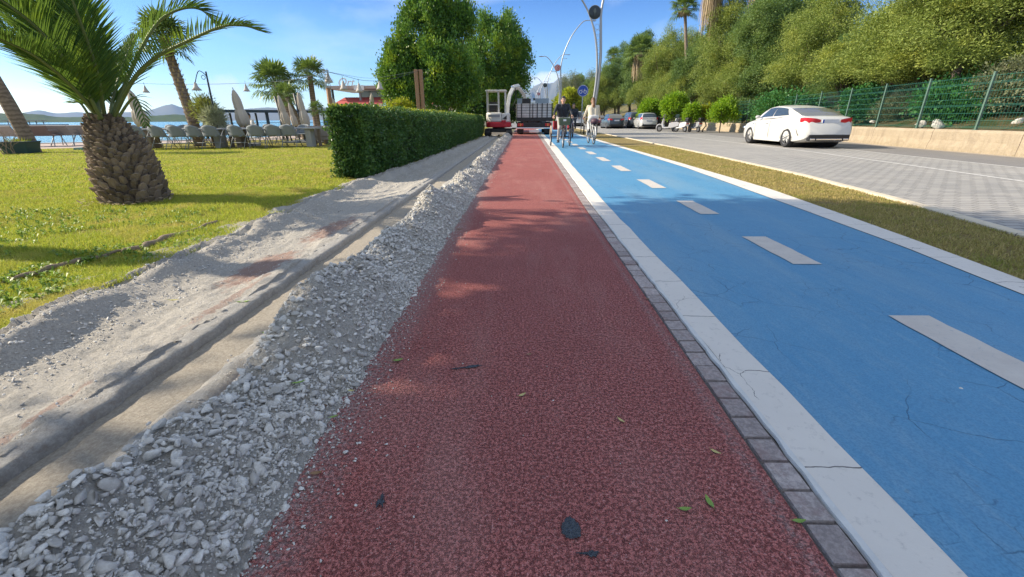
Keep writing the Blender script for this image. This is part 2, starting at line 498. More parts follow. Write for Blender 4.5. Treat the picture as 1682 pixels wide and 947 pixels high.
t.bump(hgt, 0.85, 0.006)
strip('running_track', E_TL, E_TR, 0.1, 58, 0.0, t.m, nx=3)

# --- stone edging pavers
t = NT('edging_stone')
c = t.mix(t.island(), (0.37, 0.315, 0.30), (0.56, 0.49, 0.46))
c = t.mix(t.ramp(t.noise(60, 5, 0.8), [(0.42, 0.5), (0.60, 0.0)]), c, (0.13, 0.11, 0.11))
c = t.mix(t.ramp(t.noise(9, 4, 0.7), [(0.5, 0.0), (0.7, 0.4)]), c, (0.25, 0.12, 0.11))
t.set(c, 0.85, 0, 0.3); t.bump(t.noise(95, 6, 0.8), 0.9, 0.006)
m = MB(); y = 0.3; k = 0
rr = random.Random(3)
while y < 58:
    L = 0.108 + rr.uniform(-0.008, 0.008)
    a, b = E_TR(y) + 0.006 + rr.uniform(-0.003, 0.003), E_PV(y) - 0.014
    dz = rr.uniform(-0.002, 0.003)
    m.hexa([(a, y, -0.05), (b, y, -0.05), (b, y + L - 0.006, -0.05), (a, y + L - 0.006, -0.05),
            (a + 0.003, y + 0.003, 0.004 + dz), (b - 0.003, y + 0.003, 0.004 + dz), (b - 0.003, y + L - 0.009, 0.004 + dz), (a + 0.003, y + L - 0.009, 0.004 + dz)])
    y += L
o = m.build('kerb_edging', t.m); props(o, 'narrow row of small stone blocks between red track and white line', kind='structure')
t = NT('joint_sand'); t.set(t.mix(t.noise(200, 4), (0.09, 0.08, 0.08), (0.2, 0.18, 0.17)), 0.95)
strip('edging_bed', lambda y: E_TR(y), lambda y: E_PV(y) - 0.002, 0.1, 58, -0.006, t.m)

# --- white painted concrete strips
def white_paint(name, ax):
    t = NT(name)
    c = t.mix(t.noise(5, 6, 0.65), (0.62, 0.58, 0.53), (0.73, 0.69, 0.62))
    c = t.mix(t.ramp(t.noise(28, 6, 0.75), [(0.56, 0.0), (0.72, 0.6)]), c, (0.38, 0.36, 0.34))
    yy = t.math('ADD', t.xyz()[1], t.math('MULTIPLY', t.noise(9, 3), 0.05))
    fr = t.math('FRACT', t.math('DIVIDE', yy, 0.52))
    jt = t.math('MULTIPLY', t.math('LESS_THAN', fr, 0.009), t.math('GREATER_THAN', t.noise(6, 3), 0.42))
    cr = t.math('LESS_THAN', t.vor(2.6, 'DISTANCE_TO_EDGE', 0, vec=t.mix(0.12, t.vec, t.noise(7, 4, col=True))), 0.0022)
    lines = t.math('MAXIMUM', jt, t.math('MULTIPLY', cr, t.math('GREATER_THAN', t.noise(1.6, 3), 0.56)))
    c = t.mix(lines, c, (0.13, 0.12, 0.115))
    t.set(c, 0.7, 0, 0.3)
    t.bump(t.math('SUBTRACT', t.math('MULTIPLY', t.noise(120, 5, 0.7), 0.4), lines), 0.35, 0.005)
    return t.m
WP = white_paint('white_line_paint', 0)
o = strip('lane_line', lambda y: E_PV(y) + 0.012, E_BL, 0.1, 58, 0.006, WP, wob=0.014, seed=2, lab='broad white painted line between stone edging and blue cycle lane')
m = MB(); P = []
for y in ylist(0.1, 58, 0.06, 1.01):
    a = E_PV(y) - 0.006 + (float(vnoise(np.array(y * 22), np.array(1.0), 8)) - 0.5) * 0.012
    P.append([(a, y, -0.003), (a + 0.003, y, 0.0085), (E_PV(y) + 0.0135, y, 0.009), (E_PV(y) + 0.0135, y, -0.003)])
m.grid(P)
props(m.build('line_lip', mat('lip_mortar', (0.60, 0.60, 0.58), 0.8, var=0.2, scale=20, bump=0.4, bscale=90)), kind='structure')
strip('verge_line', E_BR, E_WR, 0.1, 58, 0.006, WP, wob=0.008, seed=5, lab='white painted kerb line between blue cycle lane and grass strip')

# --- blue cycle lane
t = NT('blue_lane')
c = t.mix(t.noise(1.1, 6, 0.65), (0.055, 0.235, 0.43), (0.13, 0.325, 0.49))
sc_ = t.noise(9, 6, 0.7, vec=t.map((3.5, 0.8, 1), rot=(0, 0, 0.25)))
c = t.mix(t.ramp(sc_, [(0.50, 0.0), (0.78, 0.6)]), c, (0.20, 0.37, 0.50))
c = t.mix(t.ramp(t.noise(0.7, 5, 0.65, vec=t.map((3, .35, 1), (5, 2, 0))), [(0.46, 0.0), (0.70, 0.5)]), c, (0.24, 0.37, 0.45))
c = t.mix(t.ramp(t.noise(140, 3, 0.7), [(0.40, 0.35), (0.55, 0.0)]), c, (0.03, 0.12, 0.26))
warp = t.mix(0.10, t.vec, t.noise(4, 5, col=True))
cr1 = t.ramp(t.vor(3.2, 'DISTANCE_TO_EDGE', 0, vec=warp), [(0.0, 1.0), (0.006, 0.0)])
cr2 = t.ramp(t.vor(11, 'DISTANCE_TO_EDGE', 0, vec=t.mix(0.06, t.vec, t.noise(12, 4, col=True))), [(0.0, 1.0), (0.028, 0.0)])
mk1 = t.ramp(t.noise(1.3, 4, 0.6), [(0.50, 0.0), (0.58, 1.0)]); mk2 = t.ramp(t.noise(1.9, 4, 0.7), [(0.53, 0.0), (0.66, 0.8)])
cr = t.math('MAXIMUM', t.math('MULTIPLY', cr1, mk1), t.math('MULTIPLY', cr2, mk2))
c = t.mix(t.math('MULTIPLY', cr, 0.8), c, (0.012, 0.05, 0.11))
st = t.ramp(t.noise(11, 4, 0.6), [(0.70, 0.0), (0.74, 0.5)])
c = t.mix(st, c, (0.16, 0.19, 0.18))
chip = t.ramp(t.noise(70, 3, 0.7), [(0.70, 0.0), (0.73, 0.55)])
c = t.mix(chip, c, (0.30, 0.38, 0.42))
t.set(c, 0.55, 0, 0.35)
t.bump(t.math('SUBTRACT', t.math('MULTIPLY', t.noise(180, 5, 0.7), 0.35), cr), 0.4, 0.004)
strip('cycle_lane', E_BL, E_BR, 0.1, 58, 0.002, t.m)

# --- dashes
t = NT('dash_paint')
c = t.mix(t.noise(7, 6, 0.7), (0.45, 0.40, 0.36), (0.66, 0.62, 0.55))
c = t.mix(t.ramp(t.noise(45, 5, 0.75), [(0.58, 0.0), (0.7, 0.6)]), c, (0.20, 0.27, 0.33))
t.set(c, 0.7); t.bump(t.noise(150, 4), 0.2, 0.003)
DASH = t.m
dashes = [(1.15, 2.08), (2.93, 3.69), (4.64, 5.44), (6.5, 7.46), (8.72, 9.78), (10.85, 12.0), (13.0, 14.1), (15.2, 16.3), (17.4, 18.5), (19.6, 20.7), (21.8, 22.9), (24, 25.1), (26.2, 27.3)]
for (a, b) in dashes:
    m = MB(); n = 8; P = []
    for i in range(n + 1):
        y = a + (b - a) * i / n
        x0 = 1.86 + 0.004 * y
        P.append([(x0 + random.uniform(-.005, .005), y, 0.006), (x0 + 0.2 + random.uniform(-.005, .005), y, 0.006)])
    m.grid(P)
    props(m.build('lane_marking', DASH), kind='structure')

# --- grass strip between lane and road
t = NT('verge_soil')
c = t.mix(t.noise(1.2, 5, 0.6), (0.30, 0.225, 0.10), (0.40, 0.30, 0.145))
c = t.mix(t.ramp(t.noise(24, 5, 0.75), [(0.35, 0.6), (0.6, 0.0)]), c, (0.09, 0.085, 0.03))
c = t.mix(t.ramp(t.noise(5, 5, 0.7), [(0.5, 0.0), (0.7, 0.6)]), c, (0.16, 0.19, 0.04))
t.set(c, 0.95, 0, 0.1); t.bump(t.noise(45, 5, 0.7), 1.0, 0.04)
strip('verge', E_WR, E_KI, 0.1, 58, -0.004, t.m)

# --- kerb
t = NT('kerb_concrete')
yy = t.math('FRACT', t.math('DIVIDE', t.xyz()[1], 0.75))
c = t.mix(t.noise(7, 6, 0.7), (0.56, 0.47, 0.33), (0.70, 0.62, 0.48))
c = t.mix(t.math('LESS_THAN', yy, 0.015), c, (0.2, 0.17, 0.13))
c = t.mix(t.ramp(t.noise(14, 5, 0.7), [(0.56, 0.0), (0.7, 0.5)]), c, (0.30, 0.26, 0.19))
t.set(c, 0.85); t.bump(t.noise(60, 5, 0.7), 0.4, 0.006)
m = MB(); P = []
for y in ylist(0.1, 58, 0.2, 1.02):
    a, b = E_KI(y), E_KO(y)
    P.append([(a - 0.0, y, -0.1), (a, y, 0.012), (a + 0.010, y, 0.020), (b - 0.012, y, 0.020), (b, y, 0.012), (b, y, -0.1)])
m.grid(P); props(m.build('kerb', t.m), kind='structure')

# --- road: interlocking pavers, then asphalt
t = NT('road_pavers')
br = t.n.new('ShaderNodeTexBrick')
t.l.new(t.map((1, 1, 1), rot=(0, 0, 0.0)), br.inputs['Vector'])
br.inputs['Scale'].default_value = 1.0; br.inputs['Mortar Size'].default_value = 0.011; br.inputs['Mortar Smooth'].default_value = 0.3
br.inputs['Brick Width'].default_value = 0.22; br.inputs['Row Height'].default_value = 0.12; br.offset = 0.5
br.inputs['Color1'].default_value = (0.42, 0.40, 0.365, 1); br.inputs['Color2'].default_value = (0.32, 0.31, 0.29, 1); br.inputs['Mortar'].default_value = (0.115, 0.11, 0.105, 1)
c = t.mix(t.ramp(t.noise(0.9, 5, 0.6, vec=t.map((2.2, 0.25, 1))), [(0.4, 0.0), (0.65, 0.35)]), br.outputs[0], (0.20, 0.20, 0.195))
c = t.mix(t.ramp(t.noise(0.35, 6, 0.7), [(0.45, 0.0), (0.7, 0.45)]), c, (0.42, 0.39, 0.35))
c = t.mix(t.ramp(t.noise(40, 4, 0.7), [(0.5, 0.0), (0.7, 0.25)]), c, (0.45, 0.43, 0.4))
t.set(c, 0.8, 0, 0.35)
t.bump(t.math('SUBTRACT', t.math('MULTIPLY', t.noise(60, 4), 0.3), br.outputs[1]), 0.5, 0.012)
strip('road', lambda y: E_KO(y), lambda y: E_L2(y), 0.1, 90, -0.045, t.m, nx=4)
t = NT('asphalt')
c = t.mix(t.noise(1.3, 6, 0.65), (0.15, 0.145, 0.14), (0.23, 0.215, 0.20))
c = t.mix(t.ramp(t.noise(90, 4, 0.7), [(0.45, 0.0), (0.7, 0.5)]), c, (0.30, 0.28, 0.26))
c = t.mix(t.ramp(t.noise(0.8, 6, .7, vec=t.map((2, .4, 1), (2, 7, 0))), [(.5, 0), (.7, .5)]), c, (0.27, 0.25, 0.22))
t.set(c, 0.9); t.bump(t.noise(150, 4), 0.3, 0.006)
strip('road_shoulder', lambda y: E_L2(y), lambda y: E_WL(y) - 0.35, 0.1, 90, -0.046, t.m, nx=3)
t = NT('pale_gravel')
t.set(t.mix(t.noise(9, 6, 0.7), (0.30, 0.26, 0.21), (0.42, 0.37, 0.30)), 0.95); t.bump(t.noise(70, 5, 0.8), 0.6, 0.02)
strip('road_edge', lambda y: E_WL(y) - 0.35, lambda y: E_WL(y) + 0.1, 0.1, 90, -0.044, t.m)
t = NT('road_paint')
c = t.mix(t.ramp(t.noise(22, 5, 0.75), [(0.42, 0.0), (0.62, 0.8)]), (0.68, 0.66, 0.62), (0.34, 0.33, 0.31))
t.set(c, 0.7)
strip('road_line', lambda y: E_L1(y) - 0.05, lambda y: E_L1(y) + 0.05, 0.5, 88, -0.041, t.m)
strip('shoulder_line', lambda y: E_L2(y) - 0.055, lambda y: E_L2(y) + 0.045, 0.5, 88, -0.040, t.m)
t = NT('far_road'); t.set((0.22, 0.215, 0.21), 0.9)
m = MB(); m.grid([[(x, y, -0.06) for x in (-3, 14)] for y in (58, 260)])
props(m.build('far_road', t.m), kind='structure')

# ================================================================== gravel bed, drain channel, spoil heap
def heap_h(X, Y):
    """height of the dug ground between the lawn and the track (numpy arrays)"""
    e = np.interp(Y, [0, 1.8, 2.5, 3.9, 5.3, 7.1, 8.2, 11, 20, 28, 60], [-2.38, -2.45, -2.54, -2.56, -2.64, -2.72, -2.6, -2.45, -2.25, -2.1, -2.1])
    e = e + (vnoise(Y * 3.1, Y * 0, 3) - 0.5) * 0.10
    n1 = fbm(X * 5, Y * 3.2, 11) - 0.5
    n2 = fbm(X * 19, Y * 19, 23) - 0.5
    n3 = fbm(X * 70, Y * 70, 31, 3) - 0.5
    d = X - e
    bed = -0.045 + n1 * 0.05 + n2 * 0.030 + n3 * 0.010
    ridge = 0.085 * np.exp(-((d - 0.11) / 0.115) ** 2) * (0.75 + 1.0 * n1 + 0.25)
    left_rise = np.where(d < 0.10, 0.0, 0.0)
    z = bed + ridge + left_rise
    z = np.where(d < 0.02, np.minimum(z, 0.02) + 0.045, z)
    # gentle rise towards the channel
    z = z + 0.054 * np.clip((X + 1.95) / 0.32, 0, 1) * (X < -1.1)
    # notch of the drain channel
    w = (vnoise(Y * 9, Y * 0 + 2, 41) - 0.5) * 0.03
    notch = (X > -1.572 + w) & (X < -1.135 + w)
    z = np.where(notch, -0.16, z)
    # spoil heap
    big = 0.60 + 1.0 * vnoise(Y * 2.3, Y * 0, 51) - 0.12 * vnoise(Y * 6.0, Y * 0, 52)
    big = big * np.interp(Y, [0, 1, 4, 12, 28], [0.95, 1.0, 1.0, 0.75, 0.6])
    cen = -0.885 + (vnoise(Y * 1.7, Y * 0, 55) - 0.5) * 0.06
    u = np.abs(X - cen) / np.where(X < cen, 0.26, 0.25)
    hp = 0.215 * big * np.clip(1 - u ** 1.45, 0, 1) * (1 + 0.7 * n1)
    hp = hp + (n2 * 0.075 + n3 * 0.028) * np.clip(1.25 - u, 0, 1)
    z = np.where(X > -1.135 + w, np.maximum(hp, 0) + np.interp(X, [-1.14, -1.08, -0.68, -0.63, -0.60], [-0.05, -0.02, 0.004, -0.004, -0.03]) + n2 * 0.02 * (X > -0.70), z)
    return z

def gravel_mat(name, soil=True):
    t = NT(name)
    c = t.mix(t.noise(3, 6, 0.65), (0.44, 0.415, 0.37), (0.60, 0.56, 0.49))
    c = t.mix(t.ramp(t.noise(90, 5, 0.8), [(0.40, 0.55), (0.60, 0.0)]), c, (0.20, 0.185, 0.165))
    if soil:
        x, y, z = t.xyz()
        def patch(cx_, cy_, rx, ry, s):
            dx = t.math('DIVIDE', t.math('SUBTRACT', x, cx_), rx); dy = t.math('DIVIDE', t.math('SUBTRACT', y, cy_), ry)
            d = t.math('ADD', t.math('MULTIPLY', dx, dx), t.math('MULTIPLY', dy, dy))
            d = t.math('ADD', d, t.math('MULTIPLY', t.math('SUBTRACT', t.noise(16, 5, 0.7), 0.5), 3.2))
            return t.ramp(d, [(0.35, s), (0.95, 0.0)])
        p = patch(-1.85, 2.95, 0.20, 0.45, 0.8)
        p = t.math('MAXIMUM', p, patch(-1.82, 4.1, 0.18, 0.6, 0.8))
        p = t.math('MAXIMUM', p, patch(-1.67, 1.15, 0.035, 0.35, 0.6)); p = t.math('MAXIMUM', p, patch(-1.66, 2.3, 0.04, 0.5, 0.6))
        p = t.math('MAXIMUM', p, patch(-1.09, 1.2, 0.045, 0.7, 0.7))
        c = t.mix(p, c, t.mix(t.noise(60, 4, 0.8), (0.24, 0.13, 0.10), (0.40, 0.27, 0.22)))
    t.set(c, 0.95, 0, 0.2)
    t.bump(t.noise(130, 6, 0.8), 0.9, 0.012)
    return t.m
xs = np.concatenate([np.arange(-2.85, -0.545, 0.0135)])
ys = []
y = 0.32
while y < 30:
    ys.append(y); y += max(0.012, 0.0105 * y)
ys = np.array(ys)
XX, YY = np.meshgrid(xs, ys)
ZZ = heap_h(XX, YY)
nX, nY = len(xs), len(ys)
idx = np.arange(nX * nY).reshape(nY, nX)
Fq = np.stack([idx[:-1, :-1], idx[:-1, 1:], idx[1:, 1:], idx[1:, :-1]], -1).reshape(-1, 4)
o = mesh_np('gravel_bed', np.stack([XX, YY, ZZ], -1).reshape(-1, 3), Fq, gravel_mat('crushed_stone_dust'), smooth=True)
props(o, 'dusty grey bed of crushed stone dug along the edge of the lawn', kind='structure')

# drain channel: two concrete lips and a flat floor
t = NT('channel_concrete')
c = t.mix(t.noise(8, 6, 0.7), (0.42, 0.41, 0.385), (0.56, 0.54, 0.50))
c = t.mix(t.ramp(t.noise(70, 5, 0.8), [(0.45, 0.4), (0.62, 0.0)]), c, (0.19, 0.18, 0.165))
c = t.mix(t.ramp(t.noise(24, 6, 0.75), [(0.50, 0.0), (0.66, 0.6)]), c, (0.30, 0.26, 0.22))
t.set(c, 0.95, 0, 0.15); t.bump(t.noise(40, 8, 0.85), 1.0, 0.014)
CH = t.m
t = NT('channel_floor_screed')
c = t.mix(t.noise(5, 6, 0.7, vec=t.map((6, 1, 1))), (0.40, 0.36, 0.295), (0.52, 0.47, 0.39))
c = t.mix(t.ramp(t.noise(70, 6, 0.85), [(0.42, 0.6), (0.6, 0.0)]), c, (0.22, 0.19, 0.155))
t.set(c, 0.95, 0, 0.15); t.bump(t.noise(60, 8, 0.85), 0.9, 0.012)
chan = thing('drain_channel', 'long narrow concrete drain channel open between gravel bed and spoil heap', 'drain channel')
ysc = np.array([yy for yy in ys if yy < 28.5])
def chan_grid(name, cols, mt):
    P = []
    for y in ysc:
        P.append([(x + (float(vnoise(np.array(y * f), np.array(s * 1.0), 61)) - 0.5) * a, y, z + (float(fbm(np.array(y * 12.0), np.array(x * 25.0), 71)) - 0.5) * b + (float(fbm(np.array(y * 45.0), np.array(x * 60.0), 73)) - 0.5) * b * .6) for (x, z, f, s, a, b) in cols])
    m = MB(); m.grid(P); return m.build(name, mt, chan, smooth=True, fix=False)
chan_grid('lip', [(-1.640, -0.10, 5, 1, 0, 0), (-1.622, -0.025, 17, 1, .02, .02), (-1.606, 0.004, 17, 1, .024, .018), (-1.585, 0.007, 23, 2, .01, .012), (-1.56, 0.006, 23, 4, .008, .014), (-1.535, 0.005, 23, 5, .008, .012), (-1.512, 0.004, 21, 3, .020, .008), (-1.503, -0.006, 21, 3, .024, .006), (-1.500, -0.075, 21, 3, .024, 0)], CH)
chan_grid('floor', [(-1.53, -0.040, 1, 1, 0, 0), (-1.48, -0.036, 1, 1, 0, .006), (-1.42, -0.033, 1, 1, 0, .007), (-1.36, -0.032, 1, 1, 0, .006), (-1.30, -0.032, 1, 1, 0, .007), (-1.20, -0.036, 1, 1, 0, 0)], t.m)
chan_grid('lip', [(-1.268, -0.075, 13, 5, .04, 0), (-1.262, -0.024, 13, 5, .045, .012), (-1.246, -0.008, 15, 5, .04, .018), (-1.222, -0.002, 19, 8, .012, .018), (-1.195, 0.0, 19, 6, .01, .02), (-1.17, -0.002, 19, 9, .012, .02), (-1.148, -0.012, 19, 7, .02, .016), (-1.13, -0.03, 19, 7, .03, .012), (-1.11, -0.10, 9, 7, .02, 0)], CH)

# --- loose stones
def ico():
    b = bmesh.new(); bmesh.ops.create_icosphere(b, subdivisions=1, radius=1.0)
    V = np.array([v.co[:] for v in b.verts]); F = np.array([[v.index for v in f.verts] for f in b.faces]); b.free(); return V, F
def ico2():
    b = bmesh.new(); bmesh.ops.create_icosphere(b, subdivisions=2, radius=1.0)
    V = np.array([v.co[:] for v in b.verts]); F = np.array([[v.index for v in f.verts] for f in b.faces]); b.free(); return V, F
def rock_shape(rg, hi=False):
    """a broken stone: a sphere cut flat by random planes"""
    V, F = ico2() if hi else ico()
    V = V.copy()
    for k in range(11 if hi else 8):
        n = rg.normal(size=3); n /= np.linalg.norm(n)
        d = rg.uniform(0.30, 0.68)
        s = V @ n
        V = V - np.outer(np.clip(s - d, 0, None), n)
    V *= np.array([1, rg.uniform(.65, 1), rg.uniform(.5, .8)])
    return V, F
rg = np.random.default_rng(5)
SHAPES = [rock_shape(rg) for _ in range(14)]
SHAPES_LO = SHAPES; SHAPES_HI = [rock_shape(rg, True) for _ in range(16)]
def rot_rand(n, rg):
    q = rg.normal(size=(n, 4)); q /= np.linalg.norm(q, axis=1)[:, None]
    w, x, y, z = q.T
    return np.stack([np.stack([1 - 2 * (y * y + z * z), 2 * (x * y - z * w), 2 * (x * z + y * w)], -1),
                     np.stack([2 * (x * y + z * w), 1 - 2 * (x * x + z * z), 2 * (y * z - x * w)], -1),
                     np.stack([2 * (x * z - y * w), 2 * (y * z + x * w), 1 - 2 * (x * x + y * y)], -1)], 1)
def scatter_rocks(P, S, SHAPES=None):
    SHAPES = SHAPES or SHAPES_LO
    Vs, Fs, off = [], [], 0
    n = len(P); sh = rg.integers(0, len(SHAPES), n); Rm = rot_rand(n, rg)
    for k, (V, F) in enumerate(SHAPES):
        i = np.where(sh == k)[0]
        if len(i) == 0: continue
        W = np.einsum('nij,vj->nvi', Rm[i], V) * S[i][:, None, None]
        W[:, :, 2] *= 0.8
        W += P[i][:, None, :]
        Vs.append(W.reshape(-1, 3))
        Fs.append((F[None] + (np.arange(len(i)) * len(V))[:, None, None]).reshape(-1, 3) + off)
        off += len(i) * len(V)
    return np.concatenate(Vs), np.concatenate(Fs)
def stone_field(n, y0, y1, x0, x1, s0, s1, p=2.4, yexp=1.0, mask=None, sink=0.25):
    u = rg.random(n); Y = y0 + (y1 - y0) * u ** yexp
    X = rg.uniform(x0, x1, n)
    S = s0 * (1 - rg.random(n) * (1 - (s0 / s1) ** (p - 1))) ** (-1 / (p - 1))
    if mask is not None:
        k = mask(X, Y, S); X, Y, S = X[k], Y[k], S[k]
    Z = heap_h(X, Y) + S * (0.5 - sink)
    return np.stack([X, Y, Z], -1), S
fields = []
on_heap = lambda X, Y, S: (np.abs(X + 0.89) < 0.265 + 0.05 * (vnoise(Y * 5, Y * 0, 66) - .5) + rg.normal(0, 0.018, len(X)))
def patchy(X, Y, S):
    f = fbm(X * 7, Y * 5, 120); return on_heap(X, Y, S) & ((f + np.clip((X + 0.80) * 1.1, -.15, .3) > 0.44 + 0.16 * rg.random(len(X))) | (rg.random(len(X)) < 0.18))
fields.append(stone_field(24000, 0.42, 2.6, -1.16, -0.54, 0.0045, 0.018, 2.2, 1.2, patchy))
fields.append(stone_field(42000, 0.42, 2.8, -1.16, -0.54, 0.0016, 0.0045, 2.0, 1.2, on_heap))
fields.append(stone_field(1500, 0.42, 2.4, -1.08, -0.56, 0.012, 0.030, 2.4, 1.5, on_heap))
fields.append(stone_field(24000, 2.3, 9, -1.15, -0.55, 0.006, 0.028, 2.4, 1.3, on_heap))
fields.append(stone_field(14000, 8, 28, -1.15, -0.55, 0.012, 0.045, 2.4, 1.2, on_heap))
ridge_m = lambda X, Y, S: (X - np.interp(Y, [0, 1.8, 2.5, 3.9, 5.3, 7.1, 8.2, 11, 20, 28], [-2.38, -2.45, -2.54, -2.56, -2.64, -2.72, -2.6, -2.45, -2.25, -2.1]) < 0.55 - 0.3 * rg.random(len(X)))
fields.append(stone_field(12000, 0.9, 7, -2.7, -2.0, 0.003, 0.016, 2.4, 1.2, ridge_m, 0.3))
fields.append(stone_field(5000, 0.5, 6, -2.3, -1.63, 0.002, 0.010, 2.8, 1.2, None, 0.4))
fields.append(stone_field(3500, 7, 26, -2.6, -1.65, 0.006, 0.02, 2.6, 1.2, None, 0.4))
# a scatter that rolled onto the track and the channel edge
def on_track(n, y1):
    Y = 0.5 + (y1 - 0.5) * rg.random(n) ** 1.3; X = -0.64 + np.abs(rg.exponential(0.055, n)); S = rg.uniform(0.0015, 0.007, n)
    return np.stack([X, Y, S * 0.35], -1), S
fields.append(on_track(2600, 9))
n = 520
Y = rg.uniform(0.5, 6, n); X = np.where(rg.random(n) < .6, -.62 + rg.exponential(.16, n), rg.uniform(-0.5, 0.65, n)); S = rg.uniform(0.001, 0.0036, n)
fields.append((np.stack([X, Y, S * 0.4], -1), S))
n = 7000
Y = 0.6 + 7 * rg.random(n) ** 1.2; X = np.where(rg.random(n) < 0.75, -1.155 - np.abs(rg.normal(0, .035, n)), -1.60 + rg.normal(0, 0.018, n)); S = 0.0013 * rg.random(n) ** -.42; S = np.minimum(S, .010)
fields.append((np.stack([X, Y, np.full(n, 0.004)], -1), S))
P = np.concatenate([f[0] for f in fields]); S = np.concatenate([f[1] for f in fields])
hi_ = (P[:, 1] < 2.8) & (S > 0.0055)
V, F = scatter_rocks(P[~hi_], S[~hi_]); V2, F2 = scatter_rocks(P[hi_], S[hi_], SHAPES_HI); print('hi', hi_.sum())
F = np.concatenate([F, F2 + len(V)]); V = np.concatenate([V, V2])
t = NT('gravel_stone')
c = t.ramp(t.island(), [(0.0, (0.38, 0.365, 0.335)), (0.35, (0.58, 0.56, 0.52)), (0.75, (0.70, 0.68, 0.63)), (1.0, (0.80, 0.78, 0.73))])
c = t.mix(t.ramp(t.noise(160, 4, 0.7), [(0.4, 0.35), (0.6, 0.0)]), c, (0.30, 0.28, 0.25))
t.set(c, 0.9, 0, 0.25); t.bump(t.noise(220, 4, 0.8), 0.35, 0.004)
STONE = t.m
o = mesh_np('gravel', V, F, STONE)
props(o, 'crushed grey stones heaped beside the red track', 'gravel', kind='stuff')
print('stones', len(P))

# larger single stones
def stone(x, y, s, label, z=None, flat=0.7, group='loose stones beside and on the red track', seed=0):
    r2 = np.random.default_rng(seed)
    V, F = rock_shape(r2, True)
    V = V * s * np.array([1, 1, flat])
    o = mesh_np('stone', V, F, STONE)
    base = max(0.0, float(heap_h(np.array([x]), np.array([y]))[0])) if z is None else z
    o.location = (x, y, base + s * flat * 0.40); o.rotation_euler = (r2.uniform(-.15, .15), r2.uniform(-.15, .15), r2.uniform(0, 6.28))
    return props(o, label, 'stone', group)
def stone_px(px, py, s, label, seed, z=0.0):
    p = gr(px, py, z); return stone(p.x, p.y, s, label, z, seed=seed)
stone_px(335, 915, 0.040, 'large pale stone at the foot of the heap, biggest one at the bottom edge', 1, 0.02)
stone_px(283, 893, 0.017, 'pale flat stone just left of the biggest stone at the bottom edge', 2, 0.04)
stone_px(566, 744, 0.013, 'angular grey stone lying alone on the red track', 3)
stone_px(590, 728, 0.0085, 'small white stone just beyond the angular grey stone on the track', 4)
stone_px(583, 758, 0.0085, 'small white stone just nearer than the angular grey stone on the track', 5)
stone_px(548, 735, 0.007, 'small grey stone left of the angular stone on the track', 6)
stone_px(497, 803, 0.011, 'white oval stone at the toe of the heap by brown leaf', 7)
stone_px(488, 815, 0.009, 'squarish white stone touching the white oval stone near the heap', 8)
stone_px(459, 825, 0.013, 'upright white stone at the nearest toe of the heap', 9)
stone_px(528, 654, 0.020, 'long smooth pale stone low on the heap beside a brown stick', 10, 0.02)
stone_px(499, 690, 0.019, 'slanted pale slab of stone at the toe below the brown stick', 11, 0.02)
stone_px(600, 542, 0.018, 'pointed bluish stone standing out halfway up the heap', 12, 0.05)
stone_px(491, 570, 0.018, 'round grey stone near the top of the heap', 13, 0.14)
stone_px(909, 658, 0.0045, 'tiny white pebble in the middle of the red track near a leaf', 14)
stone_px(1094, 855, 0.005, 'tiny white pebble on the track left of the big green leaf', 15)
stone_px(585, 830, 0.006, 'small white pebble left of the dark crack on the track', 16)
stone_px(244, 697, 0.014, 'single pale stone perched on the right lip of the drain channel', 17, 0.008)
stone_px(1578, 638, 0.010, 'small pale chip lying on the blue lane near the nearest dash', 18)

# tar patches on the track: raised rims of dark stuff
t = NT('tar'); t.set(t.mix(t.vor(190), (0.015, 0.02, 0.028), (0.07, 0.085, 0.10)), 0.6); t.bump(t.vor(190), 0.8, 0.005)
TAR = t.m
def tar(px, py, rx, ry, label, seed, ang=0.0, name='tar_patch', jag=0.22):
    r3 = random.Random(seed); p = gr(px, py); m = MB(); n = 40
    ring = []
    for k in range(n):
        a = 2 * math.pi * k / n
        q = 1 + jag * (math.sin(3 * a + seed) * 0.4 + r3.uniform(-1, 1) * 0.5)
        x, y = math.cos(a) * rx * q, math.sin(a) * ry * q
        ring.append((x * math.cos(ang) - y * math.sin(ang), x * math.sin(ang) + y * math.cos(ang)))
    m.add([(x, y, 0.0042) for x, y in ring] + [(x * 0.9, y * 0.9, 0.0058) for x, y in ring] + [(0, 0, 0.005)],
          [(i, (i + 1) % n, (i + 1) % n + n, i + n) for i in range(n)] + [(i + n, (i + 1) % n + n, 2 * n) for i in range(n)])
    o = m.build(name, TAR); o.location = (p.x, p.y, 0)
    return props(o, label, 'tar patch')
tar(938, 869, 0.024, 0.030, 'oval dark tar patch on the red track, largest of the patches', 3)
tar(968, 911, 0.020, 0.006, 'small dark crumbled tar patch just below the oval one', 5, jag=0.8)
tar(626, 824, 0.009, 0.020, 'small dark crack with crumbs on the track near the heap', 9, jag=0.9)
tar(768, 604, 0.052, 0.007, 'thin dark torn streak across the middle of the red track', 11, 0.28, jag=0.9)

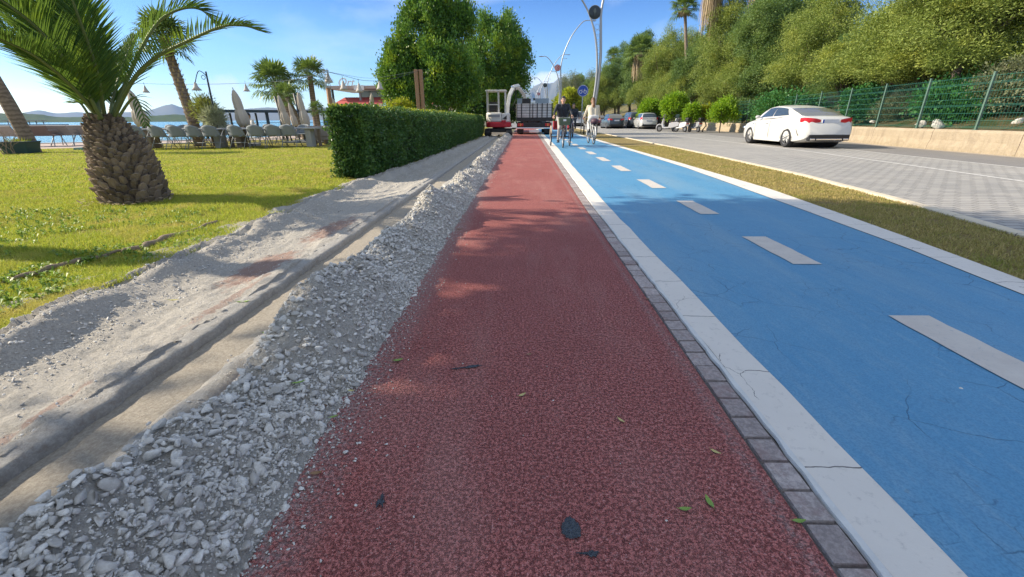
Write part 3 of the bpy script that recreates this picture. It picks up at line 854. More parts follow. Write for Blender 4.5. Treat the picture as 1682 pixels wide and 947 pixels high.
# fallen leaves
LG = leafmat('leaf_green', (0.16, 0.30, 0.05), (0.28, 0.42, 0.10), trans=0.15)
LY = leafmat('leaf_yellow', (0.45, 0.42, 0.16), (0.62, 0.55, 0.25), trans=0.15)
LB = leafmat('leaf_brown', (0.20, 0.10, 0.05), (0.34, 0.22, 0.12), trans=0.05)
def leaf(px, py, L, ang, mt, label, z=0.0, wid=0.36, curl=0.25, name='fallen_leaf'):
    p = gr(px, py, z); m = MB(); P = []; n = 9
    for i in range(n):
        u = i / (n - 1); w = L * wid * math.sin(math.pi * u ** 0.85) ** 0.9 * 0.5 + 0.0004
        x = (u - 0.5) * L; zz = curl * L * (u - 0.5) ** 2 * 2
        P.append([(x, -w, zz + w * 0.35), (x, -w * .5, zz + w * 0.1), (x, 0, zz - 0.001), (x, w * .5, zz + w * 0.1), (x, w, zz + w * 0.35)])
    m.grid(P); m.tube([(-L * 0.5, 0, curl * L * 0.5), (-L * 0.66, 0.002, curl * L * 0.7)], 0.0006, 4)
    o = m.build(name, mt, smooth=True); o.location = (p.x, p.y, z + 0.004); o.rotation_euler = (random.uniform(-.2, .2), random.uniform(-.1, .1), ang)
    return props(o, label, 'leaf', 'fallen leaves')
leaf(1164, 826, 0.042, 1.7, LG, 'upright green leaf, biggest one on the red track')
leaf(1125, 838, 0.034, 0.05, LG, 'pale green leaf lying left of the biggest leaf')
leaf(1312, 858, 0.036, 0.1, LG, 'green leaf resting on the stone edging blocks')
leaf(1175, 744, 0.032, -0.7, LY, 'curled yellowish leaf near the stone edging')
leaf(1020, 692, 0.030, -0.8, LY, 'narrow beige leaf right of the middle of the track')
leaf(858, 650, 0.034, 0.7, LY, 'yellow green leaf beside a white pebble mid track')
leaf(869, 583, 0.026, 0.5, LB, 'tiny dry leaf beyond the yellow green one mid track')
leaf(654, 593, 0.045, 0.6, LG, 'green leaf at the left side of the track near the heap')
leaf(1064, 492, 0.030, 0.2, LB, 'small dry leaf by the shaded stone edging')
leaf(520, 779, 0.036, 0.05, LB, 'reddish brown leaf at the toe of the heap')
leaf(478, 762, 0.022, 0.9, LY, 'yellow leaf scrap tucked in stones at the heap toe', 0.01)
leaf(491, 630, 0.045, 0.6, LG, 'dark green leaf stuck on the side of the heap', 0.10)
leaf(549, 686, 0.030, 0.5, LG, 'green leaf at the toe beside the long smooth stone', 0.02)
leaf(577, 643, 0.026, 0.0, LY, 'yellow leaf scrap by stones at the edge of track', 0.01)
leaf(415, 795, 0.05, 1.2, LB, 'crumpled brown leaf lodged low in the near heap', 0.05)
leaf(80, 697, 0.05, 0.5, LY, 'pale yellow leaf on the gravel bed left of the channel', -0.03)
leaf(285, 494, 0.06, 0.3, LY, 'bright yellow leaf on the shaded gravel ridge', -0.01)
leaf(400, 497, 0.07, 0.2, LG, 'green leaf lying near the channel lip further off', 0.0)
leaf(440, 548, 0.05, 0.1, LG, 'flat green leaf on the right channel lip', 0.01)
leaf(755, 377, 0.06, 0.1, LB, 'brown leaf on the sunlit part of the track', 0.0)

# sticks
BK = mat('dry_wood', (0.16, 0.11, 0.08), 0.9, var=0.3, scale=30, bump=0.5, bscale=80)
def stick(a, b, r, label, bend=0.02, name='stick', z=0.0, n=7):
    pa, pb = gr(*a, z), gr(*b, z); m = MB(); pts = []
    for i in range(n):
        u = i / (n - 1); q = pa.lerp(pb, u); q.z = z + r + 0.5 * bend * math.sin(u * math.pi) + random.uniform(-1, 1) * r * 0.3; q.x += random.uniform(-1, 1) * r
        pts.append(q)
    m.tube(pts, [r * (0.6 + 0.5 * math.sin(math.pi * i / (n - 1))) for i in range(n)], 7)
    return props(m.build(name, BK, smooth=True), label, 'stick')
stick((500, 677), (539, 668), 0.005, 'short brown stick lying against stones at the heap toe', z=0.03)
stick((528, 498), (562, 484), 0.008, 'dark broken stick on the crest of the heap', z=0.09)
# surface roots in the lawn
RT = mat('palm_root', (0.24, 0.18, 0.12), 0.95, var=0.3, scale=25, bump=0.8, bscale=60)
def root(pts, r, label):
    m = MB(); P = [gr(px, py, 0.0) for px, py in pts]; Q = []
    for i in range(len(P) - 1):
        for k in range(4): Q.append(P[i].lerp(P[i + 1], k / 4) + Vector((random.uniform(-.012, .012), random.uniform(-.012, .012), 0.012 + random.uniform(-.008, .010))))
    Q.append(P[-1])
    m.tube(Q, [r * (0.35 + 0.65 * math.sin(math.pi * (i + .5) / len(Q))) for i in range(len(Q))], 8)
    return props(m.build('root', RT, smooth=True), label, 'root')
root([(358, 366), (320, 380), (270, 395), (235, 409), (200, 415)], 0.030, 'thick bare root lying in the lawn, the end nearer the hedge')
root([(205, 412), (160, 424), (100, 438), (60, 452), (0, 466)], 0.020, 'thin bare root running on through lawn to the frame edge')

# --- grass blades
def blades(name, X, Y, Z, Hh, Wd, mt, lean=0.5):
    n = len(X); a = rg.uniform(0, 2 * np.pi, n); l = rg.normal(0, lean, n) * Hh; b = rg.uniform(0, 2 * np.pi, n)
    base = np.stack([X, Y, Z], -1)
    sd = np.stack([np.cos(a), np.sin(a), 0 * a], -1) * (Wd / 2)[:, None]
    tip = base + np.stack([np.cos(b) * l, np.sin(b) * l, Hh], -1)
    mid = base + np.stack([np.cos(b) * l * .35, np.sin(b) * l * .35, Hh * .55], -1)
    V = np.stack([base - sd, base + sd, mid + sd * .75, tip, mid - sd * .75], 1)      # 5 verts
    F = np.array([[0, 1, 2], [0, 2, 4], [4, 2, 3]])
    Fa = (F[None] + (np.arange(n) * 5)[:, None, None]).reshape(-1, 3)
    return mesh_np(name, V.reshape(-1, 3), Fa, mt)
GR = leafmat('grass_blade', (0.25, 0.34, 0.03), (0.54, 0.49, 0.09), tip=(0.56, 0.44, 0.15), trans=0.35, clump=1.6, rough=0.6)
def lawn_pts(n, y0, y1, xl, dens=None):
    Y = y0 + (y1 - y0) * rg.random(n) ** 1.25
    e = np.interp(Y, [0, 1.8, 2.5, 3.9, 5.3, 7.1, 8.2, 11, 20], [-2.38, -2.45, -2.54, -2.56, -2.64, -2.72, -3.3, -3.3, -3.3])
    X = e - np.abs(xl(Y) - e) * rg.random(n) + rg.normal(0, 0.02, n)
    k = fbm(X * 2.6, Y * 2.6, 91) + 0.25 * rg.random(n) > 0.42
    return X[k], Y[k]
X, Y = lawn_pts(190000, 1.7, 6.5, lambda y: -1.35 * y - 0.6)
Zl = (vnoise(X * 1.3, Y * 1.3, 5) - 0.5) * 0.05
g1 = blades('grass', X, Y, Zl, rg.uniform(0.012, 0.042, len(X)), rg.uniform(0.003, 0.006, len(X)), GR, 0.8)
X2, Y2 = lawn_pts(120000, 6.3, 17, lambda y: -1.35 * y - 0.6)
k = (Y2 < np.interp(-X2, [0, 15.8, 19, 26], [60, 17.0, 15.2, 13.2]))
X2, Y2 = X2[k], Y2[k]
Zl = (vnoise(X2 * 1.3, Y2 * 1.3, 5) - 0.5) * 0.05
blades('grass', X2, Y2, Zl, rg.uniform(0.015, 0.04, len(X2)), rg.uniform(0.009, 0.018, len(X2)), GR, 0.9)
# broad leaved weeds in clumps in the near lawn
def weeds(n, name, mt):
    cx_ = []; 
    while len(cx_) < n:
        y = 1.9 + 3.0 * random.random(); x = -2.7 - random.random() * (1.3 * y - 1.0)
        if float(fbm(np.array(x * 1.1), np.array(y * 1.1), 77)) > 0.48: cx_.append((x, y))
    V, F = [], []
    for x, y in cx_:
        for k in range(random.randint(4, 8)):
            a = random.uniform(0, 6.28); L = random.uniform(.015, .035); w = L * 0.5; z0 = 0.01; z1 = random.uniform(.02, .045)
            dx, dy = math.cos(a), math.sin(a); b = len(V)
            V += [(x, y, z0), (x + dx * L * .6 - dy * w / 2, y + dy * L * .6 + dx * w / 2, z1), (x + dx * L, y + dy * L, z1 * .9), (x + dx * L * .6 + dy * w / 2, y + dy * L * .6 - dx * w / 2, z1)]
            F.append((b, b + 1, b + 2, b + 3))
    return mesh_np(name, np.array(V), np.array(F), mt)
WD = leafmat('weed_leaf', (0.14, 0.24, 0.03), (0.26, 0.36, 0.06), trans=0.3)
o = weeds(1300, 'ground_cover', WD)
props(o, 'low broad leaved weeds in the near lawn', 'weeds', kind='stuff')
for g in [x for x in COL.objects if x.name.startswith('grass')]:
    props(g, 'short yellow green lawn grass', 'grass', kind='stuff')
# dry grass on the verge strip
n = 60000
Y = 1.0 + 16 * rg.random(n) ** 1.3
lo = np.interp(Y, [0, 2.4, 3.7, 6.4, 11, 18], [2.92, 3.07, 3.25, 3.52, 3.58, 3.6]); hi = np.interp(Y, [0, 3.8, 5.3, 8, 13.6, 23], [3.75, 4.22, 4.5, 4.85, 5.12, 5.3])
X = lo + (hi - lo) * rg.random(n)
k = fbm(X * 3, Y * 3, 95) + 0.3 * rg.random(n) > 0.45
X, Y = X[k], Y[k]
GD = leafmat('dry_grass_blade', (0.28, 0.24, 0.07), (0.55, 0.42, 0.18), tip=(0.26, 0.27, 0.06), trans=0.3, clump=2.2, rough=0.7)
g3 = blades('dry_grass', X, Y, np.full(len(X), -0.004), rg.uniform(0.01, 0.035, len(X)), rg.uniform(0.004, 0.010, len(X)), GD, 1.0)
props(g3, 'sparse dry grass on the strip beside the road', 'grass', kind='stuff')
# ================================================================== far land, mountains
def ridge_mesh(name, px0, px1, Y, prof, mt, depth, n=160, seed=1, base=-1.5, amp=0.10, steps=14):
    """a real ridge: crest profile given as heights above the sea at picture bearings, sloping towards the viewer and away behind"""
    P = []
    for i in range(n):
        u = i / (n - 1); px = px0 + (px1 - px0) * u
        b = at(px, 196, Y); hgt = float(np.interp(px, [q[0] for q in prof], [q[1] for q in prof]))
        d = Vector((b.x, b.y, 0)).normalized(); row = []
        for j in range(steps):
            v = j / (steps - 1); s = (v - 0.5) * 2
            f = max(0.0, 1 - abs(s) ** 1.3)
            nn = float(fbm(np.array(u * 26.0 + seed), np.array(v * 7.0), seed * 13, 5)) - 0.5
            z = base + (hgt - base) * f * (1 + amp * 5 * nn * (0.35 + 0.65 * abs(s)))+ hgt * amp * nn * f
            q = Vector((b.x, b.y, 0)) + d * (s * depth)
            row.append((q.x, q.y, z))
        P.append(row)
    m = MB(); m.grid(P)
    return props(m.build(name, mt, smooth=True), kind='structure')
t = NT('far_rock')
t.set(t.mix(t.noise(0.002, 6, 0.6), (0.16, 0.17, 0.13), (0.25, 0.23, 0.18)), 0.95, 0, 0.1)
FR = t.m
t = NT('far_forest')
t.set(t.mix(t.noise(0.03, 6, 0.7), (0.035, 0.065, 0.03), (0.09, 0.12, 0.05)), 0.95, 0, 0.1)
FF = t.m
ridge_mesh('mountains', 770, 1060, 6500, [(770, 60), (820, 260), (850, 330), (872, 400), (890, 440), (905, 470), (925, 520), (950, 480), (990, 400), (1060, 250)], FR, 900, 140, 3)
ridge_mesh('mountains', -260, 620, 5200, [(-260, 60), (0, 50), (40, 90), (70, 120), (95, 85), (130, 100), (170, 80), (230, 95), (262, 140), (290, 170), (315, 120), (350, 90), (400, 120), (440, 130), (500, 110), (560, 150), (620, 120)], FR, 700, 200, 5)
ridge_mesh('hills', -260, 360, 1000, [(-260, 8), (-60, 16), (0, 19), (40, 18), (70, 14), (95, 10), (130, 9), (160, 11), (230, 9), (262, 12), (300, 13), (330, 8), (360, 1)], FF, 90, 260, 9, amp=0.16)
# ================================================================== right hillside
def hill_z(x, y):
    w = E_WL(min(y, 89))
    d = x - w
    if d < 0.25: return -0.05
    return 0.42 + 0.28 * max(0, d - 0.6) ** 0.95 - 0.0042 * max(0, d - 14) ** 2 * (d < 48) + (float(fbm(np.array(x * .35), np.array(y * .35), 3)) - 0.5) * 0.9 * min(1, d / 3)
m = MB(); P = []
for y in ylist(3, 190, 0.7, 1.012):
    P.append([(E_WL(min(y, 89)) + 0.26 + 46 * (i / 34) ** 1.5, y, max(-0.2, hill_z(E_WL(min(y, 89)) + 0.26 + 46 * (i / 34) ** 1.5, y))) for i in range(35)])
m.grid(P)
t = NT('hillside_soil')
c = t.mix(t.noise(0.9, 6, 0.65), (0.11, 0.12, 0.04), (0.30, 0.22, 0.13))
c = t.mix(t.ramp(t.noise(0.7, 5, 0.7, dist=.6), [(0.52, 0.0), (0.6, 0.7)]), c, (0.045, 0.10, 0.03))
t.set(c, 0.95, 0, 0.1); t.bump(t.noise(7, 6, 0.8), 1.0, 0.25)
props(m.build('hillside', t.m, smooth=True), kind='structure')

# retaining wall
t = NT('rough_render')
z_ = t.xyz()[2]
c = t.mix(t.noise(2.2, 6, 0.7), (0.36, 0.29, 0.20), (0.48, 0.40, 0.29))
c = t.mix(t.ramp(t.noise(3.5, 6, 0.75, vec=t.map((1, 1.2, .25))), [(0.48, 0.0), (0.68, 0.55)]), c, (0.24, 0.19, 0.135))
c = t.mix(t.math('LESS_THAN', t.math('FRACT', t.math('DIVIDE', t.xyz()[1], 3.1)), 0.006), c, (0.12, 0.09, 0.07))
low = t.math('SUBTRACT', 1.0, t.math('MULTIPLY', t.math('ADD', z_, 0.05), 2.6), True)
c = t.mix(t.math('MULTIPLY', low, t.ramp(t.noise(8, 6, 0.75), [(0.42, 0.0), (0.6, 0.8)])), c, (0.30, 0.25, 0.17))
t.set(c, 0.95, 0, 0.2); t.bump(t.noise(9, 7, 0.75), 0.9, 0.05)
m = MB(); P = []
for y in ylist(3, 89, 0.3, 1.006):
    a = E_WL(y); n_ = (float(fbm(np.array(y * 1.3), np.array(0.0), 9)) - .5) * .06; k_ = (float(fbm(np.array(y * 3.3), np.array(4.0), 19)) - .5) * .10
    P.append([(a - 0.05 + k_, y, -0.1), (a - 0.04 + k_, y, 0.08), (a + n_, y, 0.25), (a + n_ * .5, y, 0.50 + n_ * .3), (a + 0.03, y, 0.575 + n_ * .3), (a + 0.27, y, 0.58 + n_ * .3), (a + 0.30, y, 0.3)])
m.grid(P)
o = m.build('retaining_wall', t.m); props(o, 'low beige rendered wall running along the far side of the road', 'wall')

# ================================================================== green wire fence on the wall
GM = mat('green_coated_steel', (0.025, 0.12, 0.085), 0.45, var=0.15, spec=0.5)
GP = mat('green_grey_post', (0.10, 0.17, 0.13), 0.5, var=0.2)
fence = thing('wire_fence', 'green welded wire fence standing on the low beige wall', 'fence')
py_ = [7.0, 9.4, 11.7, 14.1, 16.5, 18.8, 21.3, 24.0, 26.8, 30.0, 33.5, 37, 41]
prev = None
for y in py_:
    x = E_WL(y) + 0.15
    m = MB(); m.box((x, y, 0.58 + 0.76), (0.06, 0.05, 1.56)); m.box((x, y, 2.13), (0.07, 0.06, 0.02)); m.box((x, y, 0.585), (0.13, 0.13, 0.016))
    m.build('fence_post', GP, fence)
    if prev:
        (x0, y0) = prev; m = MB(); a, b = Vector((x0, y0, 0)), Vector((x, y, 0)); d = (b - a); L = d.length; ang = math.atan2(d.y, d.x); M_ = rotM('Z', ang)
        zs = [0.64 + k * 0.2 for k in range(8)]
        for k, z in enumerate(zs):
            c_ = (a + b) / 2; c_.z = z
            m.box(c_, (L - .06, 0.012, 0.009), M_)
            if k in (0, 3, 6): c_.z = z + .035; m.box(c_, (L - .06, 0.012, 0.009), M_)
        nv = int(L / 0.10)
        for k in range(1, nv):
            c_ = a + d * (k / nv); c_.z = 1.35
            m.box(c_, (0.005, 0.005, 1.46), M_)
        m.build('wire_panel', GM, fence, fix=False)
    prev = (x, y)

# ================================================================== street lamps
STEEL = mat('brushed_steel', (0.40, 0.41, 0.42), 0.45, 0.6, var=0.08, scale=3)
SHD = mat('shaded_disc', (0.02, 0.035, 0.045), 0.25, 0.0, var=0.2)  # disc hangs in shade: that shade is put into its dark colour
REDD = mat('red_disc_paint', (0.45, 0.02, 0.03), 0.4, var=0.08)
WHT = mat('white_sign_paint', (0.75, 0.75, 0.75), 0.5, var=0.04)
BLK = mat('black_plastic', (0.02, 0.02, 0.022), 0.5, var=0.2)
def bez(pts, n=10):
    """smooth curve through points"""
    P = [Vector(p) for p in pts]; out = []
    for i in range(len(P) - 1):
        p0, p1, p2, p3 = P[max(i - 1, 0)], P[i], P[i + 1], P[min(i + 2, len(P) - 1)]
        for k in range(n):
            u = k / n
            out.append(0.5 * ((2 * p1) + (p2 - p0) * u + (2 * p0 - 5 * p1 + 4 * p2 - p3) * u * u + (3 * p1 - p0 - 3 * p2 + p3) * u ** 3))
    out.append(P[-1]); return out
def crescent(MBo, R1, th, y):
    n = 26; out = []; 
    for k in range(n + 1):
        a = R(40) + (R(320) - R(40)) * k / n; out.append((R1 * math.cos(a), R1 * math.sin(a)))
    inn = []
    cx_, r_ = R1 * 0.25, R1 * 0.80
    a0 = math.atan2(out[0][1], out[0][0] - cx_)
    for k in range(n + 1):
        a = a0 + (2 * math.pi - 2 * a0) * k / n; inn.append((cx_ + r_ * math.cos(a), r_ * math.sin(a)))
    for k in range(n):
        q = [out[k], out[k + 1], inn[k + 1], inn[k]]
        MBo.add([(u, y, w) for u, w in q] , [(0, 1, 2, 3)])
    st = [(R1 * .62 + (R1 * .42 if k % 2 == 0 else R1 * .17) * math.cos(math.pi + k * math.pi / 5), (R1 * .42 if k % 2 == 0 else R1 * .17) * math.sin(math.pi + k * math.pi / 5)) for k in range(10)]
    MBo.add([(u, y, w) for u, w in st] + [(R1 * .62, y, 0)], [(k, (k + 1) % 10, 10) for k in range(10)])
def make_lamp(label, red):
    t = thing('street_lamp', label, 'street lamp', group='twin armed steel street lamps along the road')
    big = bez([(-0.10, 0, 0), (0.0, 0, .9), (0.22, 0, 2.6), (0.30, 0, 4.2), (0.22, 0, 5.6), (0.20, 0, 6.6), (0.50, 0, 7.9), (1.3, 0, 9.6), (2.4, 0, 10.9), (3.1, 0, 11.1), (3.45, 0, 11.05)], 7)
    sml = bez([(-0.24, 0, 0), (-0.12, 0, .9), (0.10, 0, 2.6), (0.12, 0, 4.0), (-0.10, 0, 5.4), (-0.55, 0, 6.5), (-1.15, 0, 7.3), (-1.6, 0, 7.6), (-1.85, 0, 7.58)], 7)
    m = MB(); m.tube(big, [0.095 - 0.06 * i / (len(big) - 1) for i in range(len(big))], 10); m.build('pole', STEEL, t, smooth=True)
    m = MB(); m.tube(sml, [0.075 - 0.045 * i / (len(sml) - 1) for i in range(len(sml))], 10); m.build('pole', STEEL, t, smooth=True)
    m = MB(); m.box((-0.17, 0, 0.012), (0.5, 0.36, 0.024)); m.build('base_plate', STEEL, t, bevel=.004)
    for z in np.arange(0.6, 6.0, 0.27):
        xb = np.interp(z, [p.z for p in big], [p.x for p in big]); xs_ = np.interp(z, [p.z for p in sml], [p.x for p in sml])
        w = (xb - xs_) / 2 - 0.05
        m = MB()
        if w > 0.05: m.torus(((xb + xs_) / 2, 0, z), min(w, .13), 0.010, 16, 5, MX90); 
        else: m.box(((xb + xs_) / 2, 0, z), (xb - xs_, 0.012, 0.016))
        m.build('ring', STEEL, t, smooth=True)
    m = MB(); m.lathe([(0.30, -0.045), (0.33, -0.03), (0.33, 0.03), (0.30, 0.045)], 32, MX90, c=(-0.17, -0.02, 6.42)); dsk = m.build('disc', REDD if red else SHD, t, auto=35)
    m = MB(); m.torus((-0.17, -0.02, 6.42), 0.335, 0.018, 32, 6, MX90); m.build('disc_rim', STEEL, dsk, smooth=True)
    m = MB()
    if red: 
        m.torus((0, -0.066, 0), 0.25, 0.018, 32, 4, MX90, 0.15); crescent(m, 0.15, 0, -0.068)
        e = m.build('emblem', WHT, dsk, fix=False)
    else:
        m.add([(0, -.068, -.20), (.02, -.068, -.05), (.08, -.068, .02), (.05, -.068, .14), (.0, -.068, .20), (-.05, -.068, .14), (-.09, -.068, .04), (-.02, -.068, -.05)], [tuple(range(8))])
        e = m.build('emblem', mat('dull_emblem', (0.10, 0.13, 0.13), 0.5), dsk, fix=False)
    e.location = (-0.17, -0.02, 6.42)
    for (p, q) in ((big[-1], 1), (sml[-1], -1)):
        m = MB(); m.prism([(-.05, -.03), (.45, -.02), (.50, 0.0), (.42, .04), (.05, .06), (-.05, .04)], 'y', -.11, .11)
        h = m.build('lamp_head', STEEL, t, bevel=.01); h.location = p; h.scale = (q, 1, 1)
        m = MB(); m.box((0.27, 0, -0.033), (0.26, 0.16, 0.012)); m.build('lens', BLK, h)
    m = MB(); m.box((0.0, 0, 0), (0.40, 0.05, 0.03)); m.box((0.2, 0, 0.03), (0.07, 0.08, 0.08)); k_ = m.build('bracket', STEEL, t); k_.location = (0.62, 0, 7.35)
    return t
L0 = make_lamp('nearest steel street lamp with a dark disc, beside the cyclist in white', False)
L0.location = (4.10, 28, -0.04)
L1 = make_lamp('second steel street lamp carrying a red disc with a white crescent', True)
L1.location = (4.15, 56, -0.04)
for k, (x, y, lab) in enumerate([(4.0, 83, 'third steel street lamp in the row, its disc small above the truck'), (3.85, 111, 'fourth steel street lamp, just above the truck load'), (3.5, 140, 'fifth and farthest steel street lamp over the truck')]):
    dup(L1 if k == 1 else L0, (x, y, -0.1), 0, lab)

# ================================================================== bicycle sign
BLU = mat('blue_sign_paint', (0.01, 0.07, 0.42), 0.35, var=0.05)
GALV = mat('galvanised_steel', (0.42, 0.43, 0.44), 0.45, 0.6, var=0.12, scale=5)
sg = thing('bicycle_sign', 'round blue cycle lane sign with a white bicycle on a grey post', 'road sign', (4.02, 32.2, -0.02))
m = MB(); m.tube([(0, 0.04, 0), (0, 0.04, 3.02)], 0.032, 10); m.build('post', GALV, sg, smooth=True)
m = MB(); m.lathe([(0.355, -.012), (0.36, 0), (0.355, .012)], 40, MX90, c=(0, 0, 2.70)); pl = m.build('sign_plate', BLU, sg, auto=40)
m = MB(); m.torus((0, -0.014, 2.70), 0.335, 0.010, 40, 4, MX90, 0.2)
for cx_ in (-0.15, 0.15): m.torus((cx_, -0.015, 2.64), 0.095, 0.016, 24, 4, MX90, 0.2)
def bar(m, a, b, w=.012, y=-0.017):
    m.tube([(a[0], y, 2.70 + a[1]), (b[0], y, 2.70 + b[1])], w, 6, flat=0.3)
for a, b in (((-.15, -.06), (-.06, .06)), ((-.06, .06), (.10, .06)), ((.10, .06), (0, -.06)), ((0, -.06), (-.15, -.06)), ((0, -.06), (-.08, .10)), ((.15, -.06), (.09, .12)), ((.09, .12), (.15, .13)), ((-.12, .10), (-.04, .10))): bar(m, a, b)
m.build('bicycle_symbol', WHT, pl, fix=False)

# ================================================================== quay, pier, restaurant
DKM = mat('dark_metal', (0.035, 0.045, 0.05), 0.5, var=0.15)
ROOFG = mat('grey_roof_sheet', (0.30, 0.31, 0.33), 0.6, var=0.1)
pg = thing('pier_pergola', 'long dark pergola with a flat grey roof on a pier over the sea', 'pergola')
pA, pB = Vector((-33.5, 50, 0)), Vector((-22.0, 62, 0))
dv = (pB - pA); Lp = dv.length; ap = math.atan2(dv.y, dv.x); Mp = rotM('Z', ap); nrm = Vector((-dv.y, dv.x, 0)).normalized()
mid_ = (pA + pB) / 2
m = MB(); m.box(mid_ + nrm * 2.0 + Vector((0, 0, -0.35)), (Lp + 3, 5.4, 0.22), Mp); m.build('deck', mat('deck_wood', (0.25, 0.2, 0.16), 0.8), pg)
m = MB(); m.box(mid_ + nrm * 2.0 + Vector((0, 0, 1.98)), (Lp + 1.2, 5.0, 0.10), Mp); m.build('roof', ROOFG, pg)
m = MB(); m.box(mid_ - nrm * 0.55 + Vector((0, 0, 1.90)), (Lp + 1.2, 0.08, 0.30), Mp); m.build('fascia', DKM, pg)
for k in range(7):
    for s in (0, 4.0):
        p = pA + dv * (k / 6) + nrm * s
        m = MB(); m.box(p + Vector((0, 0, 0.75)), (0.30 if s == 0 else 0.2, 0.22, 2.05), Mp); m.build('post', DKM, pg)
        m = MB(); m.box(p + Vector((0, 0, -1.4)), (0.25, 0.25, 1.9), Mp); m.build('pile', DKM, pg)
m = MB(); m.box(mid_ + nrm * 4.3 + Vector((0, 0, 0.65)), (Lp, 0.04, 0.05), Mp); m.box(mid_ + nrm * 4.3 + Vector((0, 0, 0.2)), (Lp, 0.03, 0.04), Mp); m.build('railing', DKM, pg)
# far jetty with boat at left
bt = thing('jetty', 'low grey jetty far out on the water at the left edge', 'jetty')
m = MB(); c0 = at(55, 204, 190); m.box((c0.x, c0.y, -0.4), (26, 4, 0.5)); m.build('deck', ROOFG, bt)
m = MB(); m.box((c0.x - 3, c0.y, 1.2), (16, 3, 0.2)); m.build('roof', mat('rust_roof', (0.35, 0.2, 0.17), 0.8), bt)
for k in range(6):
    m = MB(); m.box((c0.x - 10.5 + 3 * k, c0.y, 0.45), (0.25, 0.25, 1.3)); m.build('post', ROOFG, bt)

CRM = mat('cream_wall', (0.55, 0.50, 0.43), 0.8, var=0.08)
AWN = mat('red_awning_cloth', (0.50, 0.10, 0.09), 0.8, var=0.08)
AWL = mat('pale_valance_cloth', (0.62, 0.50, 0.45), 0.8, var=0.05)
GLS = mat('grey_glass', (0.25, 0.33, 0.35), 0.15, var=0.1)
rs = thing('restaurant', 'low beach restaurant with flat grey roof terrace and red awnings', 'building', (-14.6, 38, 0))
W_ = 10.5
m = MB(); m.box((W_ / 2 + .3, 2.6, 0.95), (W_ - .6, 3.6, 1.9)); m.build('wall', CRM, rs)
m = MB(); m.prism([(-.45, 3.22), (5.5, 3.22), (5.5, 3.42), (-.5, 3.45)], 'x', -0.9, W_ + .5); m.build('roof', mat('roof_fascia', (0.42, 0.36, 0.34), 0.7), rs, bevel=.02)
for x in (-.6, 1.6, 4.2, 6.6, 9.0):
    m = MB(); m.box((x, 0.0, 2.45), (0.14, 0.14, 1.56)); m.build('post', DKM if x < 0 else ROOFG, rs)
m = MB(); m.box((-.6, 0, 0.85), (0.12, 0.12, 1.65)); m.build('post', DKM, rs)
m = MB(); m.box((W_ / 2, 1.2, 2.92), (W_ - 2.2, 0.05, 0.48)); m.build('window', GLS, rs)
for x0, x1 in ((-0.3, 3.6), (3.9, 9.8)):
    m = MB(); m.add([(x0 + .35, .75, 2.66), (x1, .75, 2.66), (x1, -1.0, 2.10), (x0, -1.0, 2.10), (x0 + .35, .75, 2.60), (x1, .75, 2.60), (x1, -1.0, 2.04), (x0, -1.0, 2.04)], [(0, 1, 2, 3), (7, 6, 5, 4), (0, 3, 7, 4), (1, 5, 6, 2), (0, 4, 5, 1), (3, 2, 6, 7)])
    aw = m.build('awning', AWN, rs)
    m = MB(); m.box(((x0 + x1) / 2, -1.02, 1.95), (x1 - x0, 0.03, 0.24)); m.build('valance', AWL, aw)
m = MB(); m.box((W_ / 2 - .3, -1.1, 1.66), (W_ + .4, 0.08, 0.14)); m.build('beam', AWL, rs)
fc = bpy.data.curves.new('sign_letters', 'FONT'); fc.body = 'Ort'; fc.size = 0.85; fc.extrude = 0.03; fc.shear = 0.35; fc.materials.append(WHT)
fo0 = bpy.data.objects.new('tmp', fc); COL.objects.link(fo0); dg = bpy.context.evaluated_depsgraph_get(); fme = bpy.data.meshes.new_from_object(fo0.evaluated_get(dg)); bpy.data.objects.remove(fo0)
fo = bpy.data.objects.new('sign_letters', fme); COL.objects.link(fo); fo.parent = rs; fo.location = (0.1, -0.62, 3.40); fo.rotation_euler = (R(90), 0, 0)
m = MB(); m.box((1.75, -.56, 3.30), (0.8, 0.04, 0.34)); m.build('signboard', WHT, rs)
for x in (5.1, 6.3, 7.4):
    pot = thing('rooftop_plant', ['squat', 'spiky', 'taller'][int(x) - 5] + ' potted plant on the restaurant roof', 'plant', (-14.6 + x, 38.3, 3.42))
    m = MB(); m.lathe([(0.12, 0), (0.18, .28), (0.16, .28)], 12); m.build('pot', CRM, pot)
    m = MB()
    for k in range(16):
        a = random.uniform(0, 6.28); l = random.uniform(.25, .5); m.add([(0, 0, .26), (math.cos(a) * l * .5 - .04, math.sin(a) * l * .5, .26 + l * .6), (math.cos(a) * l, math.sin(a) * l, .26 + l * .7), (math.cos(a) * l * .5 + .04, math.sin(a) * l * .5, .28 + l * .6)], [(0, 1, 2, 3)])
    m.build('leaves', LG, pot, fix=False)

